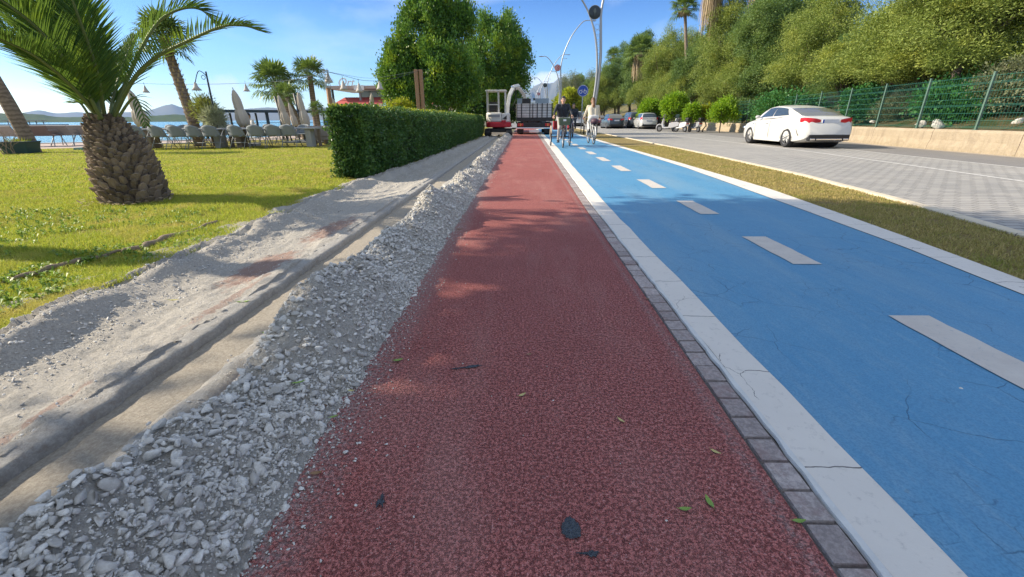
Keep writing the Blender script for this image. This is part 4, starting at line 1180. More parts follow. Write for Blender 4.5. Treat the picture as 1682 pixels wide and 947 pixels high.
# ================================================================== wooden posts, string lights
OAK = mat('weathered_post_wood', (0.33, 0.20, 0.12), 0.85, var=0.25, scale=9, bump=0.4, bscale=50)
def wood_post(label, a, b, w, dx=0.0):
    t = thing('wooden_post', label, 'post', (a.x, a.y, 0)); a0 = Vector((0, 0, 0)); b0 = b - Vector((a.x, a.y, 0))
    m = MB(); m.tube([a0, b0], [w, w * .8], 4); m.build('beam', OAK, t)
    return t
A_ = gr(545, 246); Y_ = 14.0
pb = at(548, 215, Y_); pt = at(535, 115, Y_)
wp = thing('wooden_post', 'brown wooden post with a metal lattice top, left of the hedge', 'post', (pb.x, Y_, 0))
top = pt - Vector((pb.x, Y_, 0)); m = MB(); m.tube([(0, 0, 0), top * 0.80], [.085, .07], 4); m.build('beam', OAK, wp)
m = MB()
for dx, dy in ((-.05, -.05), (.05, -.05), (.05, .05), (-.05, .05)): m.tube([top * .78 + Vector((dx, dy, 0)), top + Vector((dx, dy, 0))], .009, 5)
for k in range(5):
    q = top * (.80 + .05 * k); m.box(q, (.12, .12, .012))
m.build('lattice', GALV, wp)
Yq = 19.0
pb2 = at(692, 184, Yq); pt2 = at(688, 114, Yq)
wp2 = thing('wooden_post', 'pair of brown timber posts bolted together, rising behind the hedge', 'post', (pb2.x, Yq, 0))
for dx in (-.085, .085):
    m = MB(); m.box((dx, dx * .4, pt2.z / 2), (0.13, 0.13, pt2.z)); m.build('beam', OAK, wp2, bevel=.008)
STRAW = mat('pale_shade_cloth', (0.50, 0.46, 0.42), 0.8, var=0.15)
wires = [[at(688, 116, Yq), at(640, 130, 17), at(600, 132, 15.6), at(565, 124, 14.6), at(535, 117, Y_)],
         [at(535, 117, Y_), at(480, 131, 16), at(406, 136, 19), at(330, 138, 19), at(240, 137, 19), at(150, 131, 19)],
         [at(688, 116, Yq), at(610, 128, 24), at(535, 117, Y_)]]
for k, w in enumerate(wires):
    m = MB(); m.tube(bez(w, 6), 0.006 if k < 2 else 0.005, 5)
    props(m.build('light_cable', DKM, smooth=True), ['sagging light cable between the paired posts and the lattice post', 'long light cable from the lattice post to the tall palm', 'thin upper cable between the two wooden posts'][k], 'cable')
def bell(px, py, Y, label, src=[None]):
    p = at(px, py, Y)
    if src[0] is None:
        t = thing('hanging_lamp', label, 'hanging lamp', p, group='small bell lamps hung on the light cables'); src[0] = t
        m = MB(); m.lathe([(0.02, 0.0), (0.03, -0.03), (0.05, -.10), (0.09, -0.20), (0.13, -0.26), (0.125, -0.26), (0.08, -0.19), (0.03, -.08)], 14); m.build('lamp_shade', STRAW, t, smooth=True)
        m = MB(); m.tube([(0, 0, -.02), (0, 0, .12)], .006, 5); m.build('cord', DKM, t)
        return t
    return dup(src[0], p, random.random(), label)
bell(538, 119, 14.1, 'small bell lamp hanging closest to the lattice post')
bell(563, 132, 14.7, 'small bell lamp second from the lattice post, above the restaurant roof')
bell(589, 136, 15.2, 'small bell lamp hanging over the restaurant sign letters')
bell(623, 133, 16.3, 'small bell lamp hanging nearest the big green tree')
bell(403, 138, 19, 'small bell lamp on the long cable left of the fan palms')
bell(237, 140, 19, 'small bell lamp on the long cable beside the leaning parasol')

# swan neck garden lamp
sl = thing('garden_lamp', 'black swan neck garden lamp leaning over the chairs', 'lamp', (0, 0, 0))
Ys = 17.5; b0 = at(362, 232, Ys); b0.z = 0; tp = at(338, 117, Ys)
sl.location = (b0.x, Ys, 0); tl = tp - Vector((b0.x, Ys, 0)); tl.y = 0
m = MB(); m.tube([(0, 0, 0), tl], [.045, .028], 8); m.build('pole', DKM, sl, smooth=True)
h1 = at(322, 142, Ys) - Vector((b0.x, Ys, 0)); h1.y = 0
m = MB(); m.tube(bez([tl * .93, tl + Vector((-.1, 0, -.05)), tl + Vector((-.25, 0, .02)), tl + Vector((-.37, 0, -.12)), h1 + Vector((0, 0, .12))], 6), .014, 6)
m.torus(tl + Vector((-.14, 0, -.19)), .07, .010, 14, 5, MX90); m.build('arm', DKM, sl, smooth=True)
m = MB(); m.lathe([(0.02, .16), (0.05, .10), (0.075, 0.0), (0.17, -.12), (0.16, -.125), (0.06, -.02)], 16, c=h1); m.build('lamp_shade', STRAW, sl, smooth=True)

# ================================================================== closed parasols
PAR = mat('beige_parasol_cloth', (0.50, 0.44, 0.36), 0.85, var=0.12, scale=4)
def parasol(label, ptop, pbot, Y, wpx, pole=False):
    a = at(*pbot, Y); b = at(*ptop, Y); foot = a - (b - a) * ((a.z) / (b.z - a.z)) if b.z > a.z else a
    t = thing('closed_parasol', label, 'parasol', (foot.x, Y, 0), group='closed beige parasols'); o0 = Vector((foot.x, Y, 0))
    A, B = a - o0, b - o0; A.y = B.y = 0; ax = (B - A).normalized(); q = Vector((0, 0, 1)).rotation_difference(ax).to_matrix()
    L = (B - A).length; w = wpx * Y / 770 / 2
    prof = [(w * .70, 0.0), (w * .95, L * .10), (w, L * .25), (w * .80, L * .42), (w * .62, L * .46), (w * .68, L * .52), (w * .62, L * .72), (w * .42, L * .88), (w * .18, L * .98), (.01, L)]
    m = MB(); m.lathe(prof, 32, q, A, wob=lambda th, z: 1 + 0.16 * math.sin(8 * th + z * 1.2)); m.build('canopy', PAR, t, smooth=True)
    m = MB(); m.tube([(0, 0, 0), A], .028, 8); m.build('pole', DKM, t, smooth=True)
    m = MB(); m.tube([B - ax * .05, B + ax * .08], .014, 6); m.build('finial', DKM, t, smooth=True)
    m = MB(); m.box((0, 0, .05), (.55, .55, .10)); m.build('base', ROOFG, t, bevel=.01)
    if pole:
        o_ = Vector((-w * .95, 0, 0)); m = MB(); m.tube([A * 0 + o_, B * .98 + o_], .05, 8); m.build('mast', DKM, t, smooth=True)
parasol('closed beige parasol leaning behind the near palm', (212, 147), (236, 207), 18, 20)
parasol('closed beige parasol right of the garden lamp', (383, 147), (402, 207), 18, 19)
parasol('closed beige parasol with dark mast under the left fan palm', (457, 156), (472, 207), 20, 13, True)
parasol('slim closed parasol between the two fan palms', (474, 168), (486, 207), 21, 9)
parasol('closed beige parasol with dark mast under the right fan palm', (489, 151), (503, 207), 20, 14, True)
parasol('closed grey parasol just above the left end of the hedge', (545, 161), (553, 188), 26, 12, True)
parasol('closed parasol standing in front of the red awnings', (610, 153), (612, 190), 27, 10)

# ================================================================== chairs and tables
GCH = mat('grey_woven_chair', (0.20, 0.225, 0.24), 0.7, var=0.08, scale=20)
GLG = mat('grey_chair_metal', (0.28, 0.30, 0.31), 0.5, 0.3, var=0.06)
def make_chair(label):
    t = thing('garden_chair', label, 'chair', group='grey garden chairs at the long tables')   # seen from behind: back towards -y
    P = []
    for i in range(7):
        u = i / 6; z = 0.42 + 0.38 * u; row = []
        for k in range(9):
            v = (k / 8 - .5) * 2; w = 0.30 - 0.05 * u ** 2
            row.append((v * w, -0.24 - 0.06 * u + 0.16 * v * v * (1 - .4 * u), z - 0.05 * v * v * u + (0.0 if u < 1 else -0.02 * abs(v) ** 3)))
        P.append(row)
    m = MB(); m.grid(P); b = m.build('backrest', GCH, t, smooth=True, fix=False)
    md = b.modifiers.new('thick', 'SOLIDIFY'); md.thickness = 0.02
    m = MB(); m.box((0, 0.0, 0.425), (0.48, 0.46, 0.035)); m.build('seat', GCH, t, bevel=.012)
    for s in (-1, 1):
        for pts in ([(s * .27, -.27, 0), (s * .25, -.02, .40), (s * .27, .20, .64)], [(s * .27, .26, 0), (s * .25, .0, .40), (s * .25, -.24, .62)]):
            m = MB(); m.tube(pts, .012, 6); m.build('leg', GLG, t, smooth=True)
        m = MB(); m.tube(bez([(s * .25, -.26, .64), (s * .29, -.05, .66), (s * .28, .20, .64)], 4), .016, 6); m.build('armrest', GLG, t, smooth=True)
    m = MB(); m.tube([(-.27, -.12, .20), (.27, -.12, .20)], .010, 6); m.tube([(-.26, .12, .20), (.26, .12, .20)], .010, 6); m.build('stretcher', GLG, t)
    return t
ordn = ['first', 'second', 'third', 'fourth', 'fifth', 'sixth', 'seventh', 'eighth', 'ninth', 'tenth']
pxs = [229, 266, 297, 325, 352, 394, 425, 453, 478]
c0 = None
for k, px in enumerate(pxs):
    Y = 16.1 + 0.75 * k / 8; g_ = at(px, 225, Y)
    lab = f'{ordn[k]} grey chair from the near palm in the front row, its back to the lawn'
    if c0 is None: c0 = make_chair(lab); c0.location = (g_.x, Y, 0); c0.rotation_euler = (0, 0, .12)
    else: dup(c0, (g_.x, Y, 0), random.uniform(-.12, .12), lab)
for k, px in enumerate([243, 300, 338, 375, 412, 440, 466, 497]):
    Y = 18.2 + 0.5 * k / 7; g_ = at(px, 225, Y)
    dup(c0, (g_.x, Y, 0), math.pi + random.uniform(-.12, .12), f'{ordn[k]} grey chair from the near palm in the back row, facing the lawn')
ext = ['first', 'second', 'third', 'fourth', 'fifth', 'sixth', 'seventh', 'eighth', 'ninth', 'tenth']
for k, px in enumerate([232, 262, 291, 322, 352, 388, 420, 449, 476]):
    Y = 19.9 + .05 * k; g_ = at(px, 225, Y)
    dup(c0, (g_.x, Y, 0), random.uniform(-.3, .3), f'{ext[k]} grey chair from the near palm in the farthest row by the quay')
TW = mat('grey_table_wood', (0.36, 0.36, 0.34), 0.7, var=0.12, scale=8)
TB = mat('brown_table_leg', (0.22, 0.17, 0.13), 0.8, var=0.15)
for (pa, pb_, ya, yb, lab) in ((238, 376, 16.9, 17.1, 'long grey outdoor table between the chair rows, the end nearer the palm'), (383, 524, 17.1, 17.5, 'long grey outdoor table between chair rows, the end nearer the hedge')):
    a, b = at(pa, 220, ya), at(pb_, 220, yb); L = (Vector((b.x, b.y)) - Vector((a.x, a.y))).length; ang = math.atan2(b.y - a.y, b.x - a.x)
    t = thing('outdoor_table', lab, 'table', ((a.x + b.x) / 2, (a.y + b.y) / 2, 0), ang)
    m = MB(); m.box((0, 0, .66), (L, .85, .05)); m.build('tabletop', TW, t, bevel=.008)
    for s in (-1, 1):
        m = MB(); m.box((s * (L / 2 - .30), -.1, .315), (.20, .5, .63)); m.build('leg', TW if s > 0 else TB, t, bevel=.008)
    m = MB(); m.box((L / 2 - .06, .2, .31), (.10, .12, .62)); m.build('leg', TB, t)
# garden armchair block and low benches at right of the tables
sfa = thing('lounge_armchair', 'boxy taupe armchair beyond the table end by the hedge', 'armchair', (at(527, 215, 18.6).x, 18.6, 0), .1)
TP = mat('taupe_wicker', (0.30, 0.26, 0.23), 0.85, var=0.15, scale=14)
m = MB(); m.box((0, 0, .30), (.75, .7, .22)); m.build('seat', TP, sfa, bevel=.03)
m = MB(); m.box((0, -.3, .53), (.78, .14, .40)); m.build('backrest', TP, sfa, bevel=.03)
for s in (-1, 1):
    m = MB(); m.box((s * .36, .03, .42), (.10, .62, .32)); m.build('armrest', TP, sfa, bevel=.02)
    for q in (-.28, .3): m = MB(); m.box((s * .33, q, .095), (.05, .05, .19)); m.build('leg', TB, sfa)
for k, (px, Y) in enumerate(((560, 19.5), (548, 21.5))):
    bn = thing('low_bench', ['low wooden bench against the left end of the hedge', 'low wooden bench behind the one by the hedge'][k], 'bench', (at(px, 225, Y).x, Y, 0))
    for j in range(3): m = MB(); m.box((0, -.16 + .16 * j, .40), (1.6, .13, .035)); m.build('slat', TB, bn)
    for s in (-1, 1): m = MB(); m.box((s * .65, 0, .19), (.07, .40, .38)); m.build('leg', TB, bn)

# quay benches with thin legs
BNB = mat('brown_rattan', (0.17, 0.13, 0.12), 0.8, var=0.2, scale=16)
BNG = mat('grey_rattan', (0.30, 0.28, 0.27), 0.8, var=0.2, scale=16)
def quay_bench(px, Y, w, mt, label):
    p = at(px, 230, Y); t = thing('sea_bench', label, 'bench', (p.x, Y, 0), .15, group='benches along the quay')
    m = MB(); m.add([(-w / 2, 0, .42), (w / 2, 0, .42), (w / 2, -.02, .46), (-w / 2, -.02, .46), (-w / 2, -.20, .80), (w / 2, -.20, .80), (w / 2, -.24, .78), (-w / 2, -.24, .78)], [(0, 1, 5, 4), (3, 7, 6, 2), (4, 5, 6, 7), (0, 3, 2, 1), (0, 4, 7, 3), (1, 2, 6, 5)])
    m.build('backrest', mt, t)
    m = MB(); m.box((0, .28, .42), (w, .56, .05)); m.build('seat', mt, t, bevel=.01)
    for s in (-1, 1):
        for q, z in ((-.12, .1), (.5, -.05)):
            m = MB(); m.tube([(s * (w / 2 - .08), .1 if q < 0 else .45, .42), (s * (w / 2 + .02), q, 0)], .018, 6); m.build('leg', GLG, t)
        m = MB(); m.tube([(s * w / 2, -.15, .62), (s * w / 2, .25, .62), (s * w / 2, .45, .42)], .015, 6); m.build('armrest', GLG, t)
quay_bench(64, 18.3, 1.15, BNB, 'dark brown quay bench standing next to the leaning palm trunk')
quay_bench(104, 18.9, .85, BNG, 'pale grey quay bench in the middle of the row')
quay_bench(138, 19.4, .8, BNG, 'grey quay bench half hidden behind the near palm trunk')
quay_bench(10, 18.0, 1.0, BNG, 'grey quay bench at the left frame edge behind bare twigs')

# planter beside the leaning palm
pp = at(52, 246, 14.6)
pt_ = thing('planter', 'dark green tapered planter box at the foot of the leaning palm', 'planter', (pp.x, 14.3, 0), .2)
m = MB(); m.box((0, 0, .17), (.62, .5, .34), taper=1.25); m.build('box', mat('dark_green_planter', (0.025, 0.07, 0.075), 0.5), pt_, bevel=.01)
m = MB(); m.box((0, 0, .345), (.80, .66, .04)); m.build('rim', mat('planter_rim', (0.03, 0.06, 0.06), 0.5), pt_, bevel=.01)
m = MB()
for k in range(60):
    a = random.uniform(0, 6.28); r_ = random.uniform(0, .3); h_ = random.uniform(.05, .14); m.add([(r_ * math.cos(a) - .02, r_ * math.sin(a) * .8, .36), (r_ * math.cos(a) + .02, r_ * math.sin(a) * .8, .36), (r_ * math.cos(a) * 1.2, r_ * math.sin(a), .36 + h_)], [(0, 1, 2)])
m.build('plant', GR, pt_, fix=False)
gb = thing('drain_box', 'small green utility lid on the quay paving behind near palm', 'lid', (at(137, 241, 16).x, 16.0, 0))
m = MB(); m.box((0, 0, .04), (.5, .35, .08), taper=.9); m.build('lid', GM, gb, bevel=.01)
# ================================================================== vegetation
def unit(a): return a / np.maximum(np.linalg.norm(a, axis=-1, keepdims=True), 1e-6)
def leaf_cloud(P, D, L, W, rg_):
    """diamond leaves: P base points, D directions"""
    n = len(P); r = unit(rg_.normal(size=(n, 3))); S = unit(np.cross(D, r)); N = np.cross(D, S)
    L = L[:, None]; W = W[:, None]
    V = np.stack([P, P + D * L * .5 + S * W * .5 + N * W * .12, P + D * L, P + D * L * .5 - S * W * .5 + N * W * .12], 1)
    return V.reshape(-1, 3), np.arange(n * 4).reshape(n, 4)
def sublobes(lobes, seed, k=10, smin=.28, smax=.42):
    """puffs of foliage sitting on the surface of the main masses"""
    rs_ = np.random.default_rng(seed); out = []
    for (x, y, z, a, b, c_) in lobes:
        out.append((x, y, z, a * .55, b * .55, c_ * .55))
        for _ in range(int(k * (a * c_ / 4) ** .5 + 5)):
            d = unit(rs_.normal(size=3)); d[2] = d[2] if d[2] > -.5 else -d[2]; s = rs_.uniform(smin, smax)
            out.append((x + d[0] * a * .86, y + d[1] * b * .86, z + d[2] * c_ * .86, a * s, b * s, min(a, c_) * s * .9))
    return out
def crown_pts(lobes, ncl, per, sig, rg_, rmin=0.55, elong=1.0, updir=0.3, outdir=0.6, lo=-0.75):
    lob = np.array(lobes, float); wt = (lob[:, 3] * lob[:, 4] + lob[:, 4] * lob[:, 5]) ; wt /= wt.sum()
    k = rg_.choice(len(lob), ncl, p=wt); d = unit(rg_.normal(size=(ncl, 3)))
    d[:, 2] = np.where(d[:, 2] < lo, -d[:, 2], d[:, 2])
    r = rmin + (1.04 - rmin) * rg_.random(ncl) ** 0.6
    C = lob[k, :3] + d * lob[k, 3:] * r[:, None]
    csz = rg_.uniform(.6, 1.35, ncl)
    i = np.repeat(np.arange(ncl), per); n = len(i)
    off = rg_.normal(size=(n, 3)) * sig * csz[i][:, None]; off[:, 2] *= elong
    P = C[i] + off
    D = unit(unit(off) * 0.9 + d[i] * outdir + rg_.normal(size=(n, 3)) * .5 + np.array([0, 0, updir]))
    return P, D
def limbs(m, base, h0, tips, r0, rg_, rt=0.015):
    top = Vector(base) + Vector((0, 0, h0))
    b = Vector(base)
    m.tube([b + Vector((0, 0, -.3)), b + Vector((0, 0, .15)), b.lerp(top, .5) + Vector((rg_.normal() * .08, rg_.normal() * .08, 0)), top], [r0 * 1.35, r0, r0 * .85, r0 * .7], 9)
    for t_ in tips:
        t_ = Vector([float(q) for q in t_]); md = top.lerp(t_, .5) + Vector((rg_.normal() * .2, rg_.normal() * .2, .2))
        m.tube([top - Vector((0, 0, .2)), md, t_], [r0 * .55, r0 * .3, rt], 6)
BARK = mat('tree_bark', (0.15, 0.12, 0.095), 0.95, var=0.3, scale=8, bump=0.8, bscale=30)
BARKG = mat('grey_bark', (0.30, 0.28, 0.25), 0.95, var=0.2, scale=8, bump=0.5, bscale=30)
M_FIC = leafmat('ficus_leaf', (0.045, 0.13, 0.025), (0.12, 0.25, 0.035), tip=(0.36, 0.46, 0.03), rough=0.42, trans=0.25, clump=1.3)
M_PIN = leafmat('pine_needles', (0.14, 0.19, 0.035), (0.27, 0.33, 0.07), tip=(0.38, 0.40, 0.07), rough=0.6, trans=0.2, clump=0.7)
M_PID = leafmat('dark_pine_needles', (0.065, 0.125, 0.035), (0.15, 0.23, 0.06), tip=(0.22, 0.30, 0.07), rough=0.6, trans=0.2, clump=0.8)
M_OLV = leafmat('grey_green_leaf', (0.11, 0.13, 0.07), (0.21, 0.22, 0.12), rough=0.6, trans=0.2)
M_BRI = leafmat('bright_shrub_leaf', (0.11, 0.24, 0.01), (0.30, 0.44, 0.02), rough=0.5, trans=0.4)
M_YEL = leafmat('yellow_shrub_leaf', (0.20, 0.26, 0.01), (0.42, 0.40, 0.03), rough=0.5, trans=0.35)
M_HED = leafmat('hedge_leaf', (0.03, 0.095, 0.03), (0.09, 0.19, 0.045), tip=(0.11, 0.20, 0.03), rough=0.4, trans=0.18, clump=2.0)
M_IVY = leafmat('ivy_leaf', (0.025, 0.12, 0.03), (0.07, 0.22, 0.05), rough=0.5, trans=0.2)

def make_tree(name, lobes, ncl, per, sig, L, W, mt, bark, label, cat='tree', seed=1, h0=1.5, r0=0.18, elong=1.0, updir=.3, outdir=.6, rmin=.5, ntip=9, group=None, lo=-0.75):
    rg_ = np.random.default_rng(seed)
    t = thing(name, label, cat, group=group)
    P, D = crown_pts(lobes, ncl, per, sig, rg_, rmin, elong, updir, outdir, lo)
    V, F = leaf_cloud(P, D, rg_.uniform(.6, 1.3, len(P)) * L, rg_.uniform(.6, 1.3, len(P)) * W, rg_)
    mesh_np('crown', V, F, mt, t)
    lob = np.array(lobes, float); m = MB()
    tips = [lob[k % len(lob), :3] + unit(rg_.normal(size=3)) * lob[k % len(lob), 3:] * .65 for k in range(ntip)]
    limbs(m, (0, 0, 0), h0, tips, r0, rg_); m.build('trunk', bark, t, smooth=True)
    t['_h'] = float(P[:, 2].max())
    return t

# --- the big dark green trees behind the hedge
def ficus(label, lobes, seed, loc, n=1500, trunk_h=1.9):
    rs_ = np.random.default_rng(seed + 200); extra = []
    for (x, y, z, a, b, c_) in lobes:
        for _ in range(int(8 + 17 * a)):
            d = unit(rs_.normal(size=3)); d[2] = abs(d[2]) * .9 - .15; s = rs_.uniform(.13, .27)
            extra.append((x + d[0] * a * .84, y + d[1] * b * .84, z + d[2] * c_ * .82, s, s, s * rs_.uniform(2.2, 4.2)))
    lobes = [(x, y, z, a * .80, b * .80, c_ * .80) for (x, y, z, a, b, c_) in lobes] + extra * 5
    t = make_tree('ficus_tree', lobes, int(n * 1.25), 36, .13, .14, .08, M_FIC, BARK, label, seed=seed, h0=trunk_h, r0=.20, elong=1.7, updir=.9, outdir=.5, rmin=.45, group='big green trees behind the hedge')
    t.location = loc; return t
Yf = 26
def lob_px(px, py, wx, hy, Y, ox, oy, dy=None):
    c = at(px, py, Y); s = Y / 770
    return (c.x - ox, (dy or 0), c.z, wx * s / 2, wx * s / 2 * .8, hy * Y / 823 / 2)
ox1 = at(735, 195, Yf).x
f1 = ficus('tallest dense green tree behind the hedge, left of the excavator', [lob_px(700, 60, 90, 100, Yf, ox1, 0), lob_px(672, 118, 70, 110, Yf, ox1, 0, -.3), lob_px(720, 118, 100, 130, Yf, ox1, 0, -.6), lob_px(700, 20, 50, 44, Yf, ox1, 0), lob_px(733, 40, 50, 60, Yf, ox1, 0, .3), lob_px(745, 140, 80, 90, Yf, ox1, 0, -.5), lob_px(685, 12, 18, 40, Yf, ox1, 0), lob_px(762, 45, 30, 44, Yf, ox1, 0), lob_px(715, 165, 110, 46, Yf, ox1, 0, -.4), lob_px(670, 160, 60, 50, Yf, ox1, 0, -.4), lob_px(765, 150, 60, 70, Yf, ox1, 0, -.2)], 3, (ox1, Yf, 0), 1700)
Y2 = 32.5
ox2 = at(815, 195, Y2).x
f2 = ficus('broad dense green tree right behind the excavator cab', [lob_px(815, 95, 100, 110, Y2, ox2, 0), lob_px(845, 100, 54, 110, Y2, ox2, 0), lob_px(790, 120, 80, 90, Y2, ox2, 0, -.6), lob_px(833, 58, 40, 44, Y2, ox2, 0), lob_px(797, 55, 30, 50, Y2, ox2, 0), lob_px(840, 132, 56, 60, Y2, ox2, 0, .2), lob_px(795, 155, 90, 56, Y2, ox2, 0, -.3), lob_px(825, 145, 60, 50, Y2, ox2, 0, -.3), lob_px(770, 110, 60, 90, Y2, ox2, 0)], 4, (ox2, Y2, 0), 1400)
ox3 = at(655, 195, 25).x
f3 = ficus('smaller green tree at the left side of the big trees', [lob_px(655, 140, 56, 66, 25, ox3, 0), lob_px(648, 112, 24, 40, 25, ox3, 0), lob_px(668, 165, 60, 40, 25, ox3, 0)], 5, (ox3, 25, 0), 520, .8)

# trees left of the frame whose shade falls over the near track
SHT = [(-8.4, 0.2), (-8.1, 3.3), (-9.4, -2.6)]
sh_lobes = [(0, 0, 6.4, 1.9, 2.0, 1.3), (1.0, .6, 7.2, 1.5, 1.5, 1.2), (-.8, -.7, 7.4, 1.6, 1.6, 1.2), (.2, -.3, 8.4, 1.4, 1.5, 1.0), (1.4, -1.0, 6.4, 1.1, 1.2, .8), (-1.2, .9, 6.2, 1.1, 1.2, .8)]
s1 = make_tree('shade_tree', sh_lobes, 2200, 44, .20, .16, .09, M_FIC, BARK, 'tall leafy tree left of the camera whose shade covers the near track', seed=21, h0=4.8, r0=.2, elong=1.1, group='shade trees on the lawn')
s1.location = (SHT[0][0], SHT[0][1], 0)
dup(s1, (SHT[1][0], SHT[1][1], 0), 2.1, 'tall leafy tree on the lawn shading the track just ahead', scale=1.0)
dup(s1, (SHT[2][0], SHT[2][1], 0), 4.0, 'tall leafy tree on the lawn behind the camera to the left', scale=1.02)

# --- hedge
rg_ = np.random.default_rng(8)
def hx(y, side): return (np.interp(y, [7.7, 12, 26, 30], [-2.68, -2.48, -2.36, -2.36]) if side > 0 else np.interp(y, [7.7, 12, 26, 30], [-3.24, -3.22, -3.2, -3.2]))
HT = 1.10
hedge = thing('hedge', 'long clipped dark green hedge between lawn and gravel bed', 'hedge', (0, 0, 0))
m = MB(); P = []
for y in np.linspace(7.85, 28.3, 40):
    a, b = hx(y, -1) + .10, hx(y, 1) - .10
    P.append([(a + .05, y, -.02), (a, y, .4), (a, y, HT - .10), (b, y, HT - .10), (b, y, .4), (b - .05, y, -.02)])
m.grid(P); m.add([P[0][k] for k in range(6)], [(0, 1, 2, 3, 4, 5)]); m.add([P[-1][k] for k in range(6)], [(0, 1, 2, 3, 4, 5)])
m.build('hedge_core', mat('hedge_inner_twigs', (0.035, 0.04, 0.018), 0.95, var=0.4, scale=20), hedge)
def hedge_face(n, fn, nrm_, L, W):
    P, D = fn(n); return P, unit(unit(rg_.normal(size=(len(P), 3))) * .8 + np.array(nrm_) * .8 + np.array([0, 0, .25])), np.full(len(P), L), np.full(len(P), W)
Ps, Ds, Ls, Ws = [], [], [], []
def addh(P, nv, L, W):
    n = len(P); Ps.append(P); Ds.append(unit(unit(rg_.normal(size=(n, 3))) * .9 + np.array(nv) * .7 + np.array([0, 0, .2])))
    s = rg_.uniform(.6, 1.3, n); Ls.append(L * s); Ws.append(W * s)
def lump(u, v): return (fbm(u * 2.2, v * 2.2, 14) - .5) * .24 + (fbm(u * 7, v * 7, 15) - .5) * .12
n = 9000; u = rg_.random(n); z = rg_.uniform(0.02, HT, n); x = hx(7.75, -1) + (hx(7.75, 1) - hx(7.75, -1)) * u      # near end
pinch = 0.10 * (1 - z / HT) ** 1.5
x = (x + 3.05) * (1 - pinch * 1.2) - 3.05
addh(np.stack([x, 7.78 + rg_.normal(0, .035, n) + lump(x, z) + .12 * np.abs(u - .5) ** 2 * 4 * 0.6, z], -1), (0, -1, 0), .042, .026)
n = 42000; y = 7.75 + 20.5 * rg_.random(n) ** 1.7; z = HT * rg_.random(n) ** .9
addh(np.stack([hx(y, 1) + rg_.normal(0, .03, n) + lump(y, z) - .10 * (1 - z / HT) ** 2, y, z], -1), (1, 0, 0), .05, .032)
n = 26000; y = 7.75 + 20.5 * rg_.random(n) ** 1.6; x = hx(y, -1) + (hx(y, 1) - hx(y, -1)) * rg_.random(n)
addh(np.stack([x, y, HT + rg_.normal(0, .028, n) + lump(x + 7, y) * .6], -1), (0, 0, 1), .048, .03)
n = 9000; y = 7.75 + 20.5 * rg_.random(n) ** 1.6; z = rg_.uniform(0.02, HT, n)
addh(np.stack([hx(y, -1) + rg_.normal(0, .03, n) + lump(y + 3, z), y, z], -1), (-1, 0, 0), .05, .032)
V, F = leaf_cloud(np.concatenate(Ps), np.concatenate(Ds), np.concatenate(Ls), np.concatenate(Ws), rg_)
mesh_np('foliage', V, F, M_HED, hedge)
M_HTOP = M_YEL
n = 3500; y = 7.8 + 20 * rg_.random(n) ** 1.5; x = hx(y, -1) + (hx(y, 1) - hx(y, -1)) * rg_.random(n)
P = np.stack([x, y, HT + .02 + rg_.uniform(0, .13, n) ** 1.4], -1)
V, F = leaf_cloud(P, unit(rg_.normal(size=(n, 3)) * .5 + np.array([0, 0, 1.0])), np.full(n, .05), np.full(n, .028), rg_)
mesh_np('new_shoots', V, F, M_HTOP, hedge)

# --- bushes
def bush(label, px, pt, pb, wpx, Y, mt, seed, L=.10, W=.06, n=None, name='bush', trunk=False, cat='bush', dy=0.0, behind=False):
    if behind:
        Y = Y + dy; dy = 0.0
        while at(px, pb, Y).x < E_WL(min(Y, 89)) + 1.1: Y += 0.2
    a, b = at(px, pt, Y), at(px, pb, Y); s = Y / 770; w = wpx * s / 2; zc, rz = (a.z + b.z) / 2, (a.z - b.z) / 2
    base = max(hill_z(a.x, Y), -0.05) if a.x > 0 else 0.0
    z0 = zc - base
    lob = [(0, 0, z0, w * .8, w * .7, rz * .85), (w * .45, 0, z0 - rz * .3, w * .55, w * .5, rz * .6), (-w * .4, .1, z0 - rz * .25, w * .6, w * .5, rz * .65), (w * .1, -.1, z0 + rz * .35, w * .45, w * .45, rz * .6)]
    n = n or int(220 * w * rz + 60)
    lob = sublobes(lob, seed, 6, .28, .5); t = make_tree(name, lob, n, 30, .12 * max(.8, w), L, W, mt, BARK, label, cat, seed, h0=max(.2, z0 - rz * .6), r0=.05 if not trunk else .06, rmin=.2, ntip=8)
    t.location = (a.x, Y + dy, base); return t
bush('bright yellow green bush over the hedge by the paired posts', 655, 166, 186, 44, 23.5, M_YEL, 31, .09, .05)
bush('green and yellow fern bush at the base of the tall palm', 333, 158, 208, 34, 17.6, leafmat('fern_leaf', (0.10, 0.13, 0.03), (0.26, 0.24, 0.06), trans=.3), 33, .20, .025)
bush('pale ornamental grass clump beside the garden lamp', 350, 186, 208, 20, 17.4, leafmat('pale_reed', (0.30, 0.32, 0.22), (0.40, 0.40, 0.28), trans=.3), 34, .28, .015)
bush('bright green bush beside the white parked wagon', 1078, 165, 204, 40, 46.8, M_BRI, 35, .17, .10, dy=1.6)
bush('tallest bright green bush, behind the parked scooters', 1112, 150, 206, 42, 39.5, M_BRI, 36, .16, .10)
bush('bright green bush with a bare stem right of the scooters', 1138, 172, 204, 26, 35.4, M_BRI, 37, .14, .09, trunk=True)
bush('light green bush hanging over the wall by the fence', 1190, 160, 206, 44, 33.6, M_BRI, 38, .14, .08)
bush('light green bush low on the wall between two brighter ones', 1160, 172, 200, 26, 35.6, M_YEL, 39, .12, .08)
bush('low yellow green bush far off near the bicycle sign', 935, 148, 196, 40, 82, M_YEL, 40, .4, .25)
bush('dark tall shrub standing right behind the mini excavator', 822, 150, 204, 84, 37, M_HED, 61, .16, .10, n=900, name='shrub', cat='shrub')
bush('dark tall shrub left of the excavator at the end of the hedge', 780, 160, 204, 50, 33.5, M_HED, 62, .15, .09, n=600, name='shrub', cat='shrub')
